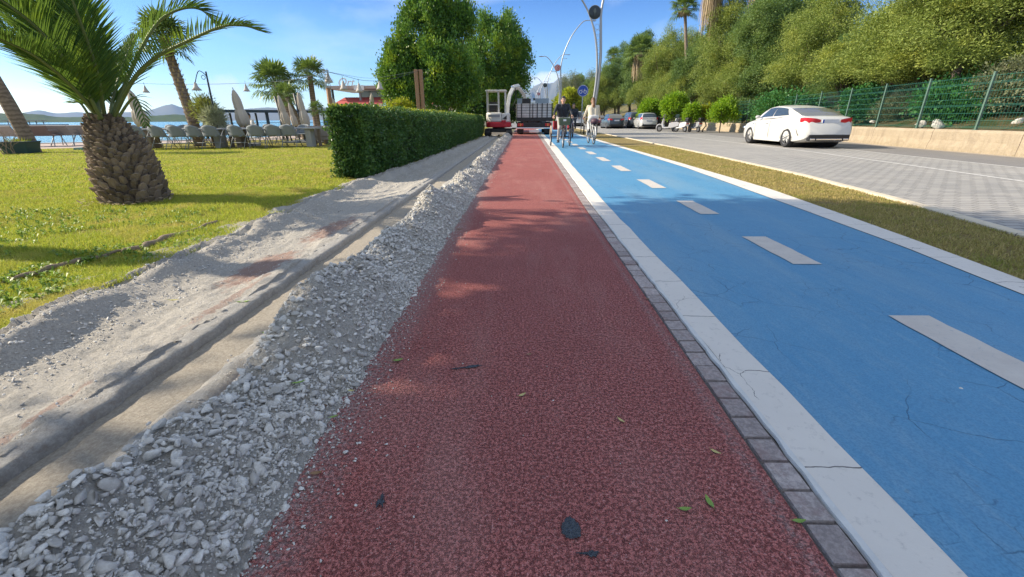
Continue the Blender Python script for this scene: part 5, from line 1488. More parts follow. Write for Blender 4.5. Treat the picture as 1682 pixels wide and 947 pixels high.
bush('far dark shrub seen over the truck load', 868, 176, 200, 40, 105, M_PID, 63, .4, .25, n=500, name='shrub', cat='shrub')
bush('dark rounded bush beyond the truck near the lamps', 903, 175, 200, 22, 90, M_PIN, 41, .35, .22)
# growth behind the fence
bush('deep green ivy bank behind the right fence panels', 1610, 128, 212, 150, 15.6, M_IVY, 51, .11, .10, n=800, name='ivy_bank', cat='ivy', dy=1.6, behind=True)
bush('dry grey brush behind the fence between green banks', 1490, 140, 206, 70, 18.6, M_OLV, 52, .10, .02, n=420, name='brushwood', dy=1.8, behind=True)
bush('dark green undergrowth behind the fence right of the car', 1420, 140, 208, 60, 20.5, M_IVY, 53, .11, .09, n=420, name='undergrowth', cat='undergrowth', dy=1.8, behind=True)
bush('green undergrowth behind the fence above the car roof', 1300, 158, 206, 110, 25, M_IVY, 54, .12, .09, n=600, name='undergrowth', cat='undergrowth', dy=2.2, behind=True)
bush('sparse olive undergrowth at the far end of the fence', 1225, 165, 204, 60, 31, M_PID, 55, .13, .09, n=350, name='undergrowth', cat='undergrowth', dy=2.2, behind=True)
bush('yellowish undergrowth under the right hand pine', 1680, 100, 205, 110, 13.4, M_OLV, 56, .10, .06, n=420, name='undergrowth', cat='undergrowth', dy=2.6, behind=True)
# white rocks
WR = mat('white_limestone', (0.60, 0.56, 0.50), 0.9, var=0.12, scale=4, bump=0.4, bscale=14)
for k, (px, pz, Y, s) in enumerate(((1512, 203, 16.7, .20), (1540, 203, 16.4, .24), (1434, 199, 19.2, .14), (1672, 200, 14.3, .22))):
    V, F = rock_shape(np.random.default_rng(60 + k), True); V = V * s * np.array([1, 1, 1.4]); p = at(px, pz, Y)
    o = mesh_np('boulder', V, F, WR); o.location = (p.x, Y, p.z)
    props(o, ['white limestone boulder left of the fence post above the wall', 'largest white limestone boulder right behind a fence post', 'small white boulder behind the fence near the car', 'tall white boulder behind the rightmost fence panel'][k], 'boulder')

# --- forest on the hillside
pineA = lambda s: [(0, 0, 5.6, 2.5, 2.5, 2.2), (1.2, .5, 4.0, 1.8, 1.8, 1.6), (-1.4, .3, 3.8, 1.8, 1.8, 1.7), (.2, -1.3, 3.4, 1.9, 1.6, 1.7), (0, .3, 7.3, 1.5, 1.5, 1.5), (-.8, -.9, 5.8, 1.5, 1.5, 1.5), (1.1, -1.0, 5.4, 1.5, 1.4, 1.5), (.4, 1.3, 5.0, 1.6, 1.5, 1.6), (0, 0, 2.6, 2.2, 2.2, 1.0)]
pineB = lambda s: [(0, 0, 5.0, 1.9, 1.9, 2.8), (.7, .2, 7.4, 1.3, 1.3, 1.6), (-.8, -.4, 3.4, 1.7, 1.6, 1.8), (.9, -.7, 3.6, 1.6, 1.5, 1.8), (-.6, .8, 5.9, 1.4, 1.4, 1.7), (-.1, -.2, 8.5, .8, .8, 1.1), (.9, .8, 4.8, 1.3, 1.3, 1.6)]
pineC = lambda s: [(0, 0, 3.4, 2.6, 2.4, 1.7), (1.5, 0, 2.6, 1.6, 1.5, 1.3), (-1.6, .3, 2.7, 1.6, 1.5, 1.4), (.2, -1.2, 2.3, 1.7, 1.4, 1.3), (.5, .2, 4.6, 1.4, 1.4, 1.1), (-.7, -.3, 4.3, 1.2, 1.2, 1.1)]
FG = 'trees of the hillside wood behind the fence'
protos = {
 'A': make_tree('pine_tree', sublobes(pineA(0), 1, 9), 2300, 36, .15, .135, .042, M_PIN, BARK, 'proto', seed=101, h0=2.2, r0=.2, updir=.15, outdir=.5, rmin=.5, group=FG, lo=-.9),
 'B': make_tree('pine_tree', sublobes(pineB(0), 2, 9), 2000, 36, .15, .135, .042, M_PID, BARK, 'proto', seed=102, h0=2.0, r0=.2, updir=.25, outdir=.5, rmin=.55, group=FG, lo=-.5),
 'C': make_tree('pine_tree', sublobes(pineC(0), 3, 10), 1800, 36, .15, .13, .042, M_PIN, BARK, 'proto', seed=103, h0=1.3, r0=.16, updir=.1, outdir=.5, rmin=.5, group=FG, lo=-.5),
 'D': make_tree('broadleaf_tree', sublobes(pineA(0), 4, 8), 1700, 34, .17, .14, .08, M_PID, BARK, 'proto', seed=104, h0=2.2, r0=.2, updir=.2, rmin=.5, group=FG, lo=-.5),
 'P': make_tree('poplar_tree', [(0, 0, 6.0, 1.5, 1.5, 4.0), (.3, 0, 8.5, 1.1, 1.1, 2.2), (-.3, .1, 3.8, 1.4, 1.4, 2.0)], 700, 14, .28, .22, .07, M_OLV, BARKG, 'proto', seed=105, h0=2.5, r0=.14, elong=2.2, updir=1.2, outdir=.2, rmin=.1, ntip=26, group=FG, lo=-.5),
}
used = set()
# (px, py of the top, Y, kind, width factor, label)
TREES = [
 (1672, -190, 14.8, 'A', 1.0, 'olive green pine at the right frame edge over the fence'),
 (1575, -70, 18.0, 'A', 1.05, 'wide yellow green pine, second from the right frame edge'),
 (1500, -10, 21.5, 'C', 1.15, 'broad low pine whose crown droops onto the fence'),
 (1415, 40, 21.8, 'B', .75, 'slim pine directly right above the white car'),
 (1375, -40, 25.5, 'A', .95, 'tall pine directly above the white car roof'),
 (1285, 40, 27.5, 'D', .9, 'dark leafy tree left above the white car'),
 (1300, -90, 33, 'B', 1.15, 'tall dark pine behind the leafy tree above the car'),
 (1238, 75, 31.0, 'C', .95, 'rounded low pine at the far end of the fence'),
 (1200, 115, 37.0, 'C', .8, 'low pine behind the light green bush on the wall'),
 (1222, -30, 39, 'A', 1.0, 'tall pine right of the skirted palm'),
 (1150, 95, 41, 'C', .9, 'low pine under the skirted palm'),
 (1160, 50, 47, 'D', .95, 'dark leafy tree just left of the skirted palm'),
 (1110, 110, 49, 'C', .9, 'low pine above the tallest bright bush'),
 (1105, 35, 56, 'A', 1.0, 'tall pine below the small fan palm on the skyline'),
 (1062, 118, 55, 'C', .85, 'low olive pine above the white wagon'),
 (1060, 44, 64, 'D', 1.0, 'leafy tree on the skyline left of the fan palm'),
 (1020, 125, 62, 'C', .9, 'low pine above the dark parked cars'),
 (1025, 66, 74, 'B', 1.2, 'pine on the falling skyline above the parked cars'),
 (992, 120, 72, 'C', 1.0, 'low pine just right of the nearest lamp post'),
 (998, 98, 88, 'A', 1.0, 'pine behind the nearest lamp post'),
 (966, 128, 92, 'B', 1.1, 'pine between the bicycle sign and the nearest lamp post'),
 (975, 104, 112, 'P', 1.3, 'bare topped grey poplar behind the nearest lamp post'),
 (944, 107, 112, 'P', 1.5, 'bare topped grey poplar above the bicycle sign'),
 (928, 112, 118, 'P', 1.3, 'bare topped grey poplar left of the bicycle sign'),
 (940, 150, 98, 'C', 1.0, 'low yellowish tree behind the bicycle sign'),
 (915, 160, 125, 'A', 1.2, 'farthest rounded tree between the first lamp posts'),
 (1475, 70, 27.5, 'D', .9, 'shaded leafy tree in the gap between two front pines'),
 (1560, 20, 25, 'B', 1.1, 'dark pine behind the wide yellow green pine'),
 (1640, -60, 21.5, 'D', 1.2, 'leafy tree behind the right frame edge pine'),
 (1345, -20, 36, 'D', 1.1, 'leafy tree high on the slope above the car'),
 (1265, 10, 46, 'A', 1.1, 'pine high on the slope right of the skirted palm'),
 (1190, 20, 58, 'B', 1.3, 'dark pine high on the slope behind the skirted palm'),
 (1135, 40, 68, 'A', 1.2, 'pine high on the slope near the skyline fan palm'),
 (1080, 75, 80, 'A', 1.2, 'pine far up the slope on the skyline'),
 (1040, 100, 92, 'C', 1.6, 'wide pine far along the slope'),
]
for (px, pyt, Y, k, wf, lab) in TREES:
    tp = at(px, pyt, Y)
    while tp.x < E_WL(min(Y, 89)) + (2.2 if Y < 90 else -3): Y += 0.5; tp = at(px, pyt, Y)
    base = max(hill_z(tp.x, Y), -0.1); pr = protos[k]; H_ = (tp.z - base); s = H_ / pr['_h']
    sx = wf * (0.35 * s + 0.65)
    if k in used: o = dup(pr, (tp.x, Y, base), random.uniform(0, 6.28), lab)
    else: o = pr; used.add(k); o.location = (tp.x, Y, base); o.rotation_euler = (0, 0, random.uniform(0, 6.28)); o['label'] = lab
    o.scale = (sx, sx, s)

# --- palms
def fan_crown(m, n, Rr, seed, droop=.35, lo=-.6):
    r2 = random.Random(seed)
    for k in range(n):
        az = k * 2.399 + r2.uniform(-.2, .2); el = lo + (1.35 - lo) * (k / n) ** .8 + r2.uniform(-.1, .1)
        d = Vector((math.cos(az) * math.cos(el), math.sin(az) * math.cos(el), math.sin(el))); pet = Rr * r2.uniform(.42, .58)
        c = d * pet - Vector((0, 0, droop * pet * .3)); side = d.cross(Vector((0, 0, 1))).normalized(); upn = side.cross(d).normalized()
        m.tube([(0, 0, 0), c], [.018 * Rr, .010 * Rr], 4)
        ns = 17; fr = Rr * r2.uniform(.45, .6)
        for j in range(ns):
            a = (j / (ns - 1) - .5) * R(210); dd = d * math.cos(a) + side * math.sin(a); L = fr * (1 - .22 * abs(a) / 1.8) * r2.uniform(.85, 1.1)
            w = (side * math.cos(a) - d * math.sin(a)) * fr * .060; e1 = c + dd * L * .62 + upn * (.03 * (1 if j % 2 else -1)); e2 = c + dd * L - Vector((0, 0, droop * L * (.8 if el < .8 else .3)))
            m.add([c, e1 + w, e2, e1 - w], [(0, 1, 2, 3)])
def skirt(m, Rr, H, seed, n=420):
    r2 = random.Random(seed)
    for k in range(n):
        a = r2.uniform(0, 6.28); z0 = r2.uniform(-.1, -.55 * H); L = r2.uniform(.35, .6) * H; r = Rr * r2.uniform(.35, .9); w = r2.uniform(.012, .04)
        p0 = Vector((math.cos(a) * .1, math.sin(a) * .1, z0 + .1)); p1 = Vector((math.cos(a) * r, math.sin(a) * r, z0 - .18)); p2 = Vector((math.cos(a) * r * 1.05, math.sin(a) * r * 1.05, z0 - L)); sd = Vector((-math.sin(a), math.cos(a), 0)) * w
        m.add([p0, p1 + sd, p2 + sd * .6, p2 - sd * .6, p1 - sd], [(0, 1, 4), (1, 2, 3, 4)])
FANL = leafmat('fan_palm_leaf', (0.09, 0.15, 0.04), (0.17, 0.24, 0.06), trans=.22, rough=.45)
SKRT = leafmat('dead_palm_thatch', (0.26, 0.19, 0.11), (0.50, 0.39, 0.25), trans=.1, rough=.8)
PTR = NT('palm_trunk_fibre'); z_ = PTR.xyz()[2]
c = PTR.mix(PTR.ramp(PTR.math('FRACT', PTR.math('MULTIPLY', PTR.math('ADD', z_, PTR.math('MULTIPLY', PTR.noise(9, 5, .7), .22)), 8)), [(0.0, 0.0), (.5, 1.0), (1.0, .3)]), (0.13, 0.095, 0.07), (0.30, 0.23, 0.17))
PTR.set(c, .95); PTR.bump(PTR.noise(30, 5, .7), .9, .03); PTRUNK = PTR.m
def fan_palm(label, foot, top, Rr, rt, n=34, sk=0, seed=1, rough=False, group='fan palms', boots=0):
    t = thing('fan_palm', label, 'palm', foot, group=group); f = Vector(foot); tp = Vector(top) - f
    m = MB(); pts = [Vector((0, 0, -.2)), tp * .3 + Vector((tp.x * -.06, 0, 0)), tp * .65 + Vector((tp.x * -.04, 0, 0)), tp]
    pts = bez(pts, 8); m.tube(pts, [rt * (1.25 - .35 * i / len(pts)) for i in range(len(pts))], 12)
    m.build('trunk', PTRUNK, t, smooth=True)
    if boots:
        m = MB(); r2 = random.Random(seed)
        for k in range(boots):
            u = .12 + .86 * k / boots; p = pts[min(int(u * len(pts)), len(pts) - 1)]; a = k * 2.399; d = Vector((math.cos(a), math.sin(a), 0)); sd = Vector((-d.y, d.x, 0)) * .045
            b = p + d * rt * .9; m.add([b - sd, b + sd, b + d * .09 + Vector((0, 0, .14)) + sd * .4, b + d * .09 + Vector((0, 0, .14)) - sd * .4, b + Vector((0, 0, .08))], [(0, 1, 2, 3), (2, 3, 4)])
        m.build('leaf_stubs', SKRT, t, fix=False)
    m = MB(); fan_crown(m, n, Rr, seed); c = m.build('crown', FANL, t, fix=False); c.location = tp
    if sk:
        m = MB(); skirt(m, Rr * .42, sk, seed); s_ = m.build('dead_skirt', SKRT, t, fix=False); s_.location = tp
    return t
def palm_px(label, pc, pf, Y, rpx, rt, **kw):
    top = at(*pc, Y); ft = at(*pf, Y); px_far = pc[0] > 1240
    while ft.x > 10 and ft.x < E_WL(min(Y, 89)) + (5.0 if px_far else 2.4): Y += .5; top = at(*pc, Y); ft = at(*pf, Y)
    base = max(hill_z(ft.x, Y), -.05) if ft.x > 10 else 0.0
    k = (base - top.z) / (ft.z - top.z); foot = top + (ft - top) * k; foot.y = Y
    return fan_palm(label, tuple(foot), tuple(top), rpx * Y / 770, rt, **kw)
palm_px('fan palm with drooping leaves, left of two seen past the parasols', (452, 138), (484, 205), 27, 44, .13, seed=11, n=40)
palm_px('short fan palm tucked right under the left fan palm', (472, 160), (492, 205), 24.5, 30, .12, seed=12, n=30)
palm_px('fan palm with paler trunk beside the lattice post', (509, 124), (520, 205), 28, 36, .15, seed=13, n=34)
palm_px('low spiky palm seen between trunk and hedge', (520, 180), (524, 205), 24, 18, .08, seed=14, n=22)
palm_px('tall rough trunked palm behind the near palm fronds', (268, 62), (318, 205), 18, 48, .16, seed=15, n=44, boots=150)
palm_px('leaning palm trunk with planter at its foot, left frame edge', (-75, 20), (50, 238), 14.6, 50, .17, seed=16, n=36)
palm_px('small fan palm standing out on the skyline of the wood', (1125, 12), (1128, 190), 52, 26, .16, seed=17, sk=.8)
palm_px('palm with long brown skirt hanging, tallest in the wood', (1178, -48), (1186, 190), 31.5, 46, .2, seed=18, sk=4.4, n=36)
palm_px('skirted palm seen halfway down the wood skyline', (1052, 84), (1056, 190), 54, 30, .2, seed=19, sk=3.6)
palm_px('skirted palm near the frame top above the car', (1256, -42), (1262, 190), 28.5, 44, .2, seed=20, sk=2.6)
palm_px('tiny fan palm far along the skyline', (1008, 92), (1010, 190), 80, 16, .16, seed=23, sk=1.0)
palm_px('palm with yellow skirt beyond the lamp and the bicycle sign', (951, 138), (953, 195), 88, 18, .18, seed=24, sk=2.5)

# --- near date palm: boots and feather fronds
DPL = leafmat('date_palm_leaflet', (0.045, 0.11, 0.03), (0.10, 0.19, 0.045), tip=(0.20, 0.28, 0.03), trans=.28, rough=.4, clump=2.2)
RAC = mat('frond_stalk', (0.15, 0.19, 0.07), 0.6, var=0.2)
dp = thing('date_palm', 'near date palm with stubby scaly trunk and arching feather fronds', 'palm', (0, 0, 0))
Yp = 5.55
axis = [gr(214, 330), at(208, 285, Yp), at(198, 250, Yp), at(180, 218, Yp), at(172, 196, Yp)]
axis[0] = Vector((axis[1].x + .04, Yp, -.05))
dp.location = (axis[0].x, Yp, 0); O = Vector((axis[0].x, Yp, 0))
ax = bez([a - O for a in axis], 8); rad_ = [float(np.interp(i / (len(ax) - 1), [0, .12, .35, .6, .8, 1], [.34, .36, .32, .255, .165, .10])) for i in range(len(ax))]
BOOT = NT('palm_boot'); c = BOOT.mix(BOOT.island(), (0.15, 0.115, 0.08), (0.38, 0.29, 0.205)); c = BOOT.mix(BOOT.ramp(BOOT.noise(24, 5, .7), [(.5, 0), (.7, .6)]), c, (0.33, .29, .24))
BOOT.set(c, .9, 0, .2); BOOT.bump(BOOT.noise(60, 6, .8, vec=BOOT.map((1, 1, .3))), .9, .02); BOOTM = BOOT.m
m = MB(); m.tube(ax, [r * .93 for r in rad_], 20); m.build('trunk', mat('palm_fibre_dark', (0.06, 0.045, 0.033), .95, var=.4, scale=20, bump=.8), dp, smooth=True)
m = MB(); r2 = random.Random(2); NB = 420
for k in range(NB):
    u = (k + .5) / NB; i = u * (len(ax) - 1); i0 = int(i); p = ax[i0].lerp(ax[min(i0 + 1, len(ax) - 1)], i - i0); r = float(np.interp(i, range(len(rad_)), rad_))
    a = k * 2.39996 + r2.uniform(-.06, .06); d = Vector((math.cos(a), math.sin(a), 0)); sd = Vector((-d.y, d.x, 0)); s = r / .35 * .8 + .2
    w = .060 * s * r2.uniform(.7, 1.25); h = .072 * r2.uniform(.75, 1.3); out = .036 * r2.uniform(.5, 1.8) + (.015 if u > .78 else 0)
    b = p + d * r * .90; U = Vector((0, 0, 1))
    tip = b + d * (out + .02) + U * h * .9
    m.add([b - sd * w - U * h * .2, b + sd * w - U * h * .2, b + U * -h * .85, tip - sd * w * .55, tip + sd * w * .55, b + d * out * .55 - U * h * .25, b - sd * w * .7 + U * h * .7, b + sd * w * .7 + U * h * .7, tip - d * .008 + U * .012],
          [(2, 5, 0), (2, 1, 5), (0, 5, 3), (5, 1, 4), (5, 4, 3), (0, 3, 6), (1, 7, 4), (3, 4, 8), (3, 8, 6), (4, 7, 8), (6, 8, 7)])
m.build('leaf_bases', BOOTM, dp, fix=False)
m = MB(); skirt(m, .22, .42, 9, n=60); q_ = m.build('dead_fibre', SKRT, dp, fix=False); q_.location = ax[-1] + Vector((0, 0, -.08))
m = MB(); r2 = random.Random(12)
for k in range(140):
    a = r2.uniform(0, 6.28); r = r2.uniform(.36, .62); l = r2.uniform(.02, .06); b = r2.uniform(0, 6.28); c_ = Vector((math.cos(a) * r, math.sin(a) * r, .03)); dd = Vector((math.cos(b), math.sin(b), r2.uniform(-.1, .4))) * l; ss = Vector((-dd.y, dd.x, 0)) * .25
    m.add([c_ - ss, c_ + ss, c_ + dd + ss * .5, c_ + dd - ss * .5], [(0, 1, 2, 3)])
m.build('husks', SKRT, dp, fix=False)
def frond(pts, Lm, seed, nl=105, r0=.020, start=.13, spread=1.0, dr=.25, name='frond'):
    r2 = random.Random(seed); C = bez([at(*q) - O for q in pts], 12); m = MB(); N = len(C)
    m2 = MB(); m2.tube(C, [r0 * (1 - i / N) ** .8 + .004 for i in range(N)], 6); f = m2.build(name, RAC, dp, smooth=True)
    ax0 = (C[-1] - C[0]).normalized()
    for k in range(nl):
        u = start + (1 - start) * (k + .5) / nl; i = u * (N - 1); i0 = min(int(i), N - 2); p = C[i0].lerp(C[i0 + 1], i - i0); d = (C[i0 + 1] - C[i0]).normalized()
        side = d.cross(Vector((0, 0, 1)))
        if side.length < .15: side = d.cross(Vector((0, 1, 0)))
        side.normalize(); up = side.cross(d).normalized()
        L = Lm * (1 - abs(u - .42) ** 1.7 * 1.7) * r2.uniform(.85, 1.1); L = max(L, Lm * .18)
        for s in (-1, 1):
            fwd = .95 + .6 * u; q = (d * fwd + side * s * spread * r2.uniform(.8, 1.0) + up * r2.uniform(.15, .55)).normalized()
            w = q.cross(up).normalized() * .0088; t1 = p + q * L * .5; t2 = p + q * L - Vector((0, 0, dr * L * L * 1.2)); nn = q.cross(w).normalized() * .004
            m.add([p - w * .5, p + w * .5, t1 + w, t1 - w, t2, p + nn, t1 + nn * 1.5], [(0, 5, 6, 3), (5, 1, 2, 6), (3, 6, 4), (6, 2, 4)])
    m.build('leaflets', DPL, f, fix=False)
FR_ = [
 ([(166, 196, 5.45), (122, 140, 5.25), (55, 82, 5.0), (-50, 28, 4.7), (-150, 10, 4.4)], .55),
 ([(163, 196, 5.5), (110, 136, 5.6), (40, 85, 5.75), (-50, 40, 5.95), (-140, 30, 6.1)], .52),
 ([(168, 194, 5.5), (136, 125, 5.5), (82, 45, 5.5), (5, -30, 5.45), (-90, -70, 5.4)], .58),
 ([(170, 192, 5.55), (146, 115, 5.75), (105, 30, 6.0), (50, -60, 6.2)], .55),
 ([(172, 192, 5.5), (158, 115, 5.3), (128, 25, 5.0), (85, -90, 4.7)], .55),
 ([(169, 194, 5.55), (140, 140, 5.9), (98, 75, 6.3), (40, 10, 6.7), (-30, -30, 7.0)], .55),
 ([(167, 194, 5.4), (130, 132, 5.1), (75, 60, 4.75), (10, 5, 4.4), (-70, -40, 4.1)], .5),
 ([(165, 196, 5.4), (128, 150, 5.4), (80, 100, 5.4), (10, 30, 5.3), (-60, -30, 5.2)], .55),
 ([(167, 194, 5.6), (120, 132, 5.9), (66, 66, 6.2), (0, 20, 6.5), (-70, -10, 6.8)], .55),
 ([(168, 194, 5.6), (140, 112, 5.4), (104, 38, 5.1), (64, -40, 4.8)], .6),
 ([(171, 192, 5.6), (152, 130, 6.0), (128, 60, 6.5), (92, -20, 7.0)], .55),
 ([(166, 195, 5.5), (118, 142, 5.0), (58, 92, 4.5), (-20, 55, 4.0)], .5),
 ([(184, 192, 5.55), (209, 130, 5.65), (236, 72, 5.75), (264, 32, 5.85), (300, 14, 5.9), (330, 16, 5.95), (352, 36, 5.95)], .42),
 ([(188, 190, 5.5), (218, 132, 5.35), (256, 94, 5.2), (306, 68, 5.05), (362, 44, 4.95), (400, 42, 4.9), (426, 50, 4.88)], .36),
 ([(180, 190, 5.6), (192, 140, 5.9), (204, 100, 6.2), (222, 60, 6.5)], .28),
]
for k, (pts, L) in enumerate(FR_): frond(pts, L, 70 + k, dr=.16, nl=105 if k < 12 else 78)
for k, (pts) in enumerate([[(150, 196, 5.4), (133, 170, 5.4), (122, 168, 5.4)], [(196, 190, 5.4), (222, 160, 5.3), (240, 205, 5.2)]]):
    frond(pts, .18, 90 + k, nl=10, r0=.012, start=.4, dr=1.0, name='dead_frond')

# bare twiggy shrub at the left edge
tw = thing('bare_shrub', 'leafless twiggy shrub at the left frame edge by the water', 'shrub', (at(12, 250, 13.8).x, 13.8, 0))
m = MB(); r2 = random.Random(4)
def twig(p, d, L, r, dep):
    q = p + d * L; m.tube([p, p.lerp(q, .5) + Vector((r2.uniform(-1, 1), r2.uniform(-1, 1), 0)) * L * .12, q], [r, r * .8, r * .55], 4, cap=False)
    if dep:
        for _ in range(3 if dep > 1 else 2): twig(p.lerp(q, r2.uniform(.5, 1)), (d + Vector((r2.uniform(-.9, .9), r2.uniform(-.9, .9), r2.uniform(-.3, .5)))).normalized(), L * r2.uniform(.55, .8), r * .6, dep - 1)
for k in range(9): twig(Vector((r2.uniform(-.3, .3), r2.uniform(-.2, .2), 0)), Vector((r2.uniform(-.7, .7), r2.uniform(-.4, .4), 1)).normalized(), r2.uniform(.3, .42), .012, 3)
m.build('branches', mat('dry_twig', (0.30, 0.24, 0.19), .9, var=.2), tw, fix=False)
# ================================================================== vehicles
RUB = mat('tyre_rubber', (0.025, 0.025, 0.027), 0.8, var=0.2)
ALU = mat('alloy', (0.22, 0.225, 0.235), 0.35, 0.5, var=0.06)
CHR = mat('chrome', (0.7, 0.7, 0.72), 0.18, 1.0, var=0.03)
DPL_ = mat('dark_trim', (0.018, 0.018, 0.02), 0.45, var=0.1)
TLR = mat('red_lamp_glass', (0.50, 0.015, 0.025), 0.15, var=0.2)
ORL = mat('amber_lamp_glass', (0.75, 0.20, 0.05), 0.2, var=0.1)
def glassmat(name, col):
    t = NT(name); t.set(t.mix(t.noise(1.5, 3), col, [x * 1.5 for x in col]), 0.06, 0, 0.8); return t.m
CGL = glassmat('tinted_car_glass', (0.03, 0.045, 0.06)); CGW = glassmat('rear_car_glass', (0.10, 0.10, 0.09))
def paint(name, col, metal=0.0):
    t = NT(name); c = t.mix(t.noise(1.2, 4), col, [x * .93 for x in col])
    z = t.xyz()[2]; low = t.math('SUBTRACT', 1.0, t.math('MULTIPLY', z, 2.6), True)
    c = t.mix(t.math('MULTIPLY', low, t.ramp(t.noise(9, 5, .7), [(.35, 0), (.7, .35)])), c, (.22, .19, .15))
    t.set(c, 0.28, metal, 0.5)
    t.put(t.b.inputs['Coat Weight'], 0.6); t.put(t.b.inputs['Coat Roughness'], 0.05); return t.m

def sm(y, pts):
    """smooth interpolation through points"""
    xs = [p[0] for p in pts]; vs = [p[1] for p in pts]
    if y <= xs[0]: return vs[0]
    if y >= xs[-1]: return vs[-1]
    i = max(k for k in range(len(xs)) if xs[k] <= y); i = min(i, len(xs) - 2); h = xs[i + 1] - xs[i]; u = (y - xs[i]) / h
    def tg(k):
        if k == 0 or k == len(xs) - 1: return 0
        a = (vs[k] - vs[k - 1]) / (xs[k] - xs[k - 1]); b = (vs[k + 1] - vs[k]) / (xs[k + 1] - xs[k])
        return 0 if a * b <= 0 else 2 * a * b / (a + b)
    m0, m1 = tg(i) * h, tg(i + 1) * h
    return (2 * u ** 3 - 3 * u * u + 1) * vs[i] + (u ** 3 - 2 * u * u + u) * m0 + (-2 * u ** 3 + 3 * u * u) * vs[i + 1] + (u ** 3 - u * u) * m1

def make_wheel(parent, x, y, r, w, side, mt_rim, spokes=5, tag_=None):
    wl_ = bpy.data.objects.new('wheel', None); COL.objects.link(wl_); wl_.parent = parent; wl_.location = (x, y, r)
    m = MB(); m.lathe([(r * .70, -w / 2), (r * .93, -w / 2), (r, -w * .36), (r, w * .36), (r * .93, w / 2), (r * .70, w / 2), (r * .68, w * .3), (r * .68, -w * .3), (r * .70, -w / 2)], 36, MY90, cap=False)
    m.build('tyre', RUB, wl_, auto=40)
    m = MB(); s = side
    m.torus((s * w * .42, 0, 0), r * .67, r * .035, 36, 6, MY90)
    m.lathe([(r * .14, -.01), (r * .14, .02), (r * .08, .03)], 16, MY90, c=(s * w * .34, 0, 0))
    for k in range(spokes):
        for o_ in (-.13, .13):
            a = 2 * math.pi * k / spokes + o_; a2 = 2 * math.pi * k / spokes + o_ * 1.5
            m.tube([(s * w * .36, math.cos(a) * r * .1, math.sin(a) * r * .1), (s * w * .41, math.cos(a2) * r * .66, math.sin(a2) * r * .66)], [r * .055, r * .045], 4)
    m.build('rim', mt_rim, wl_, auto=40)
    m = MB(); m.lathe([(r * .66, -.005), (r * .66, .005)], 30, MY90, c=(s * w * .12, 0, 0)); m.build('brake_disc', DPL_, wl_)
    return wl_

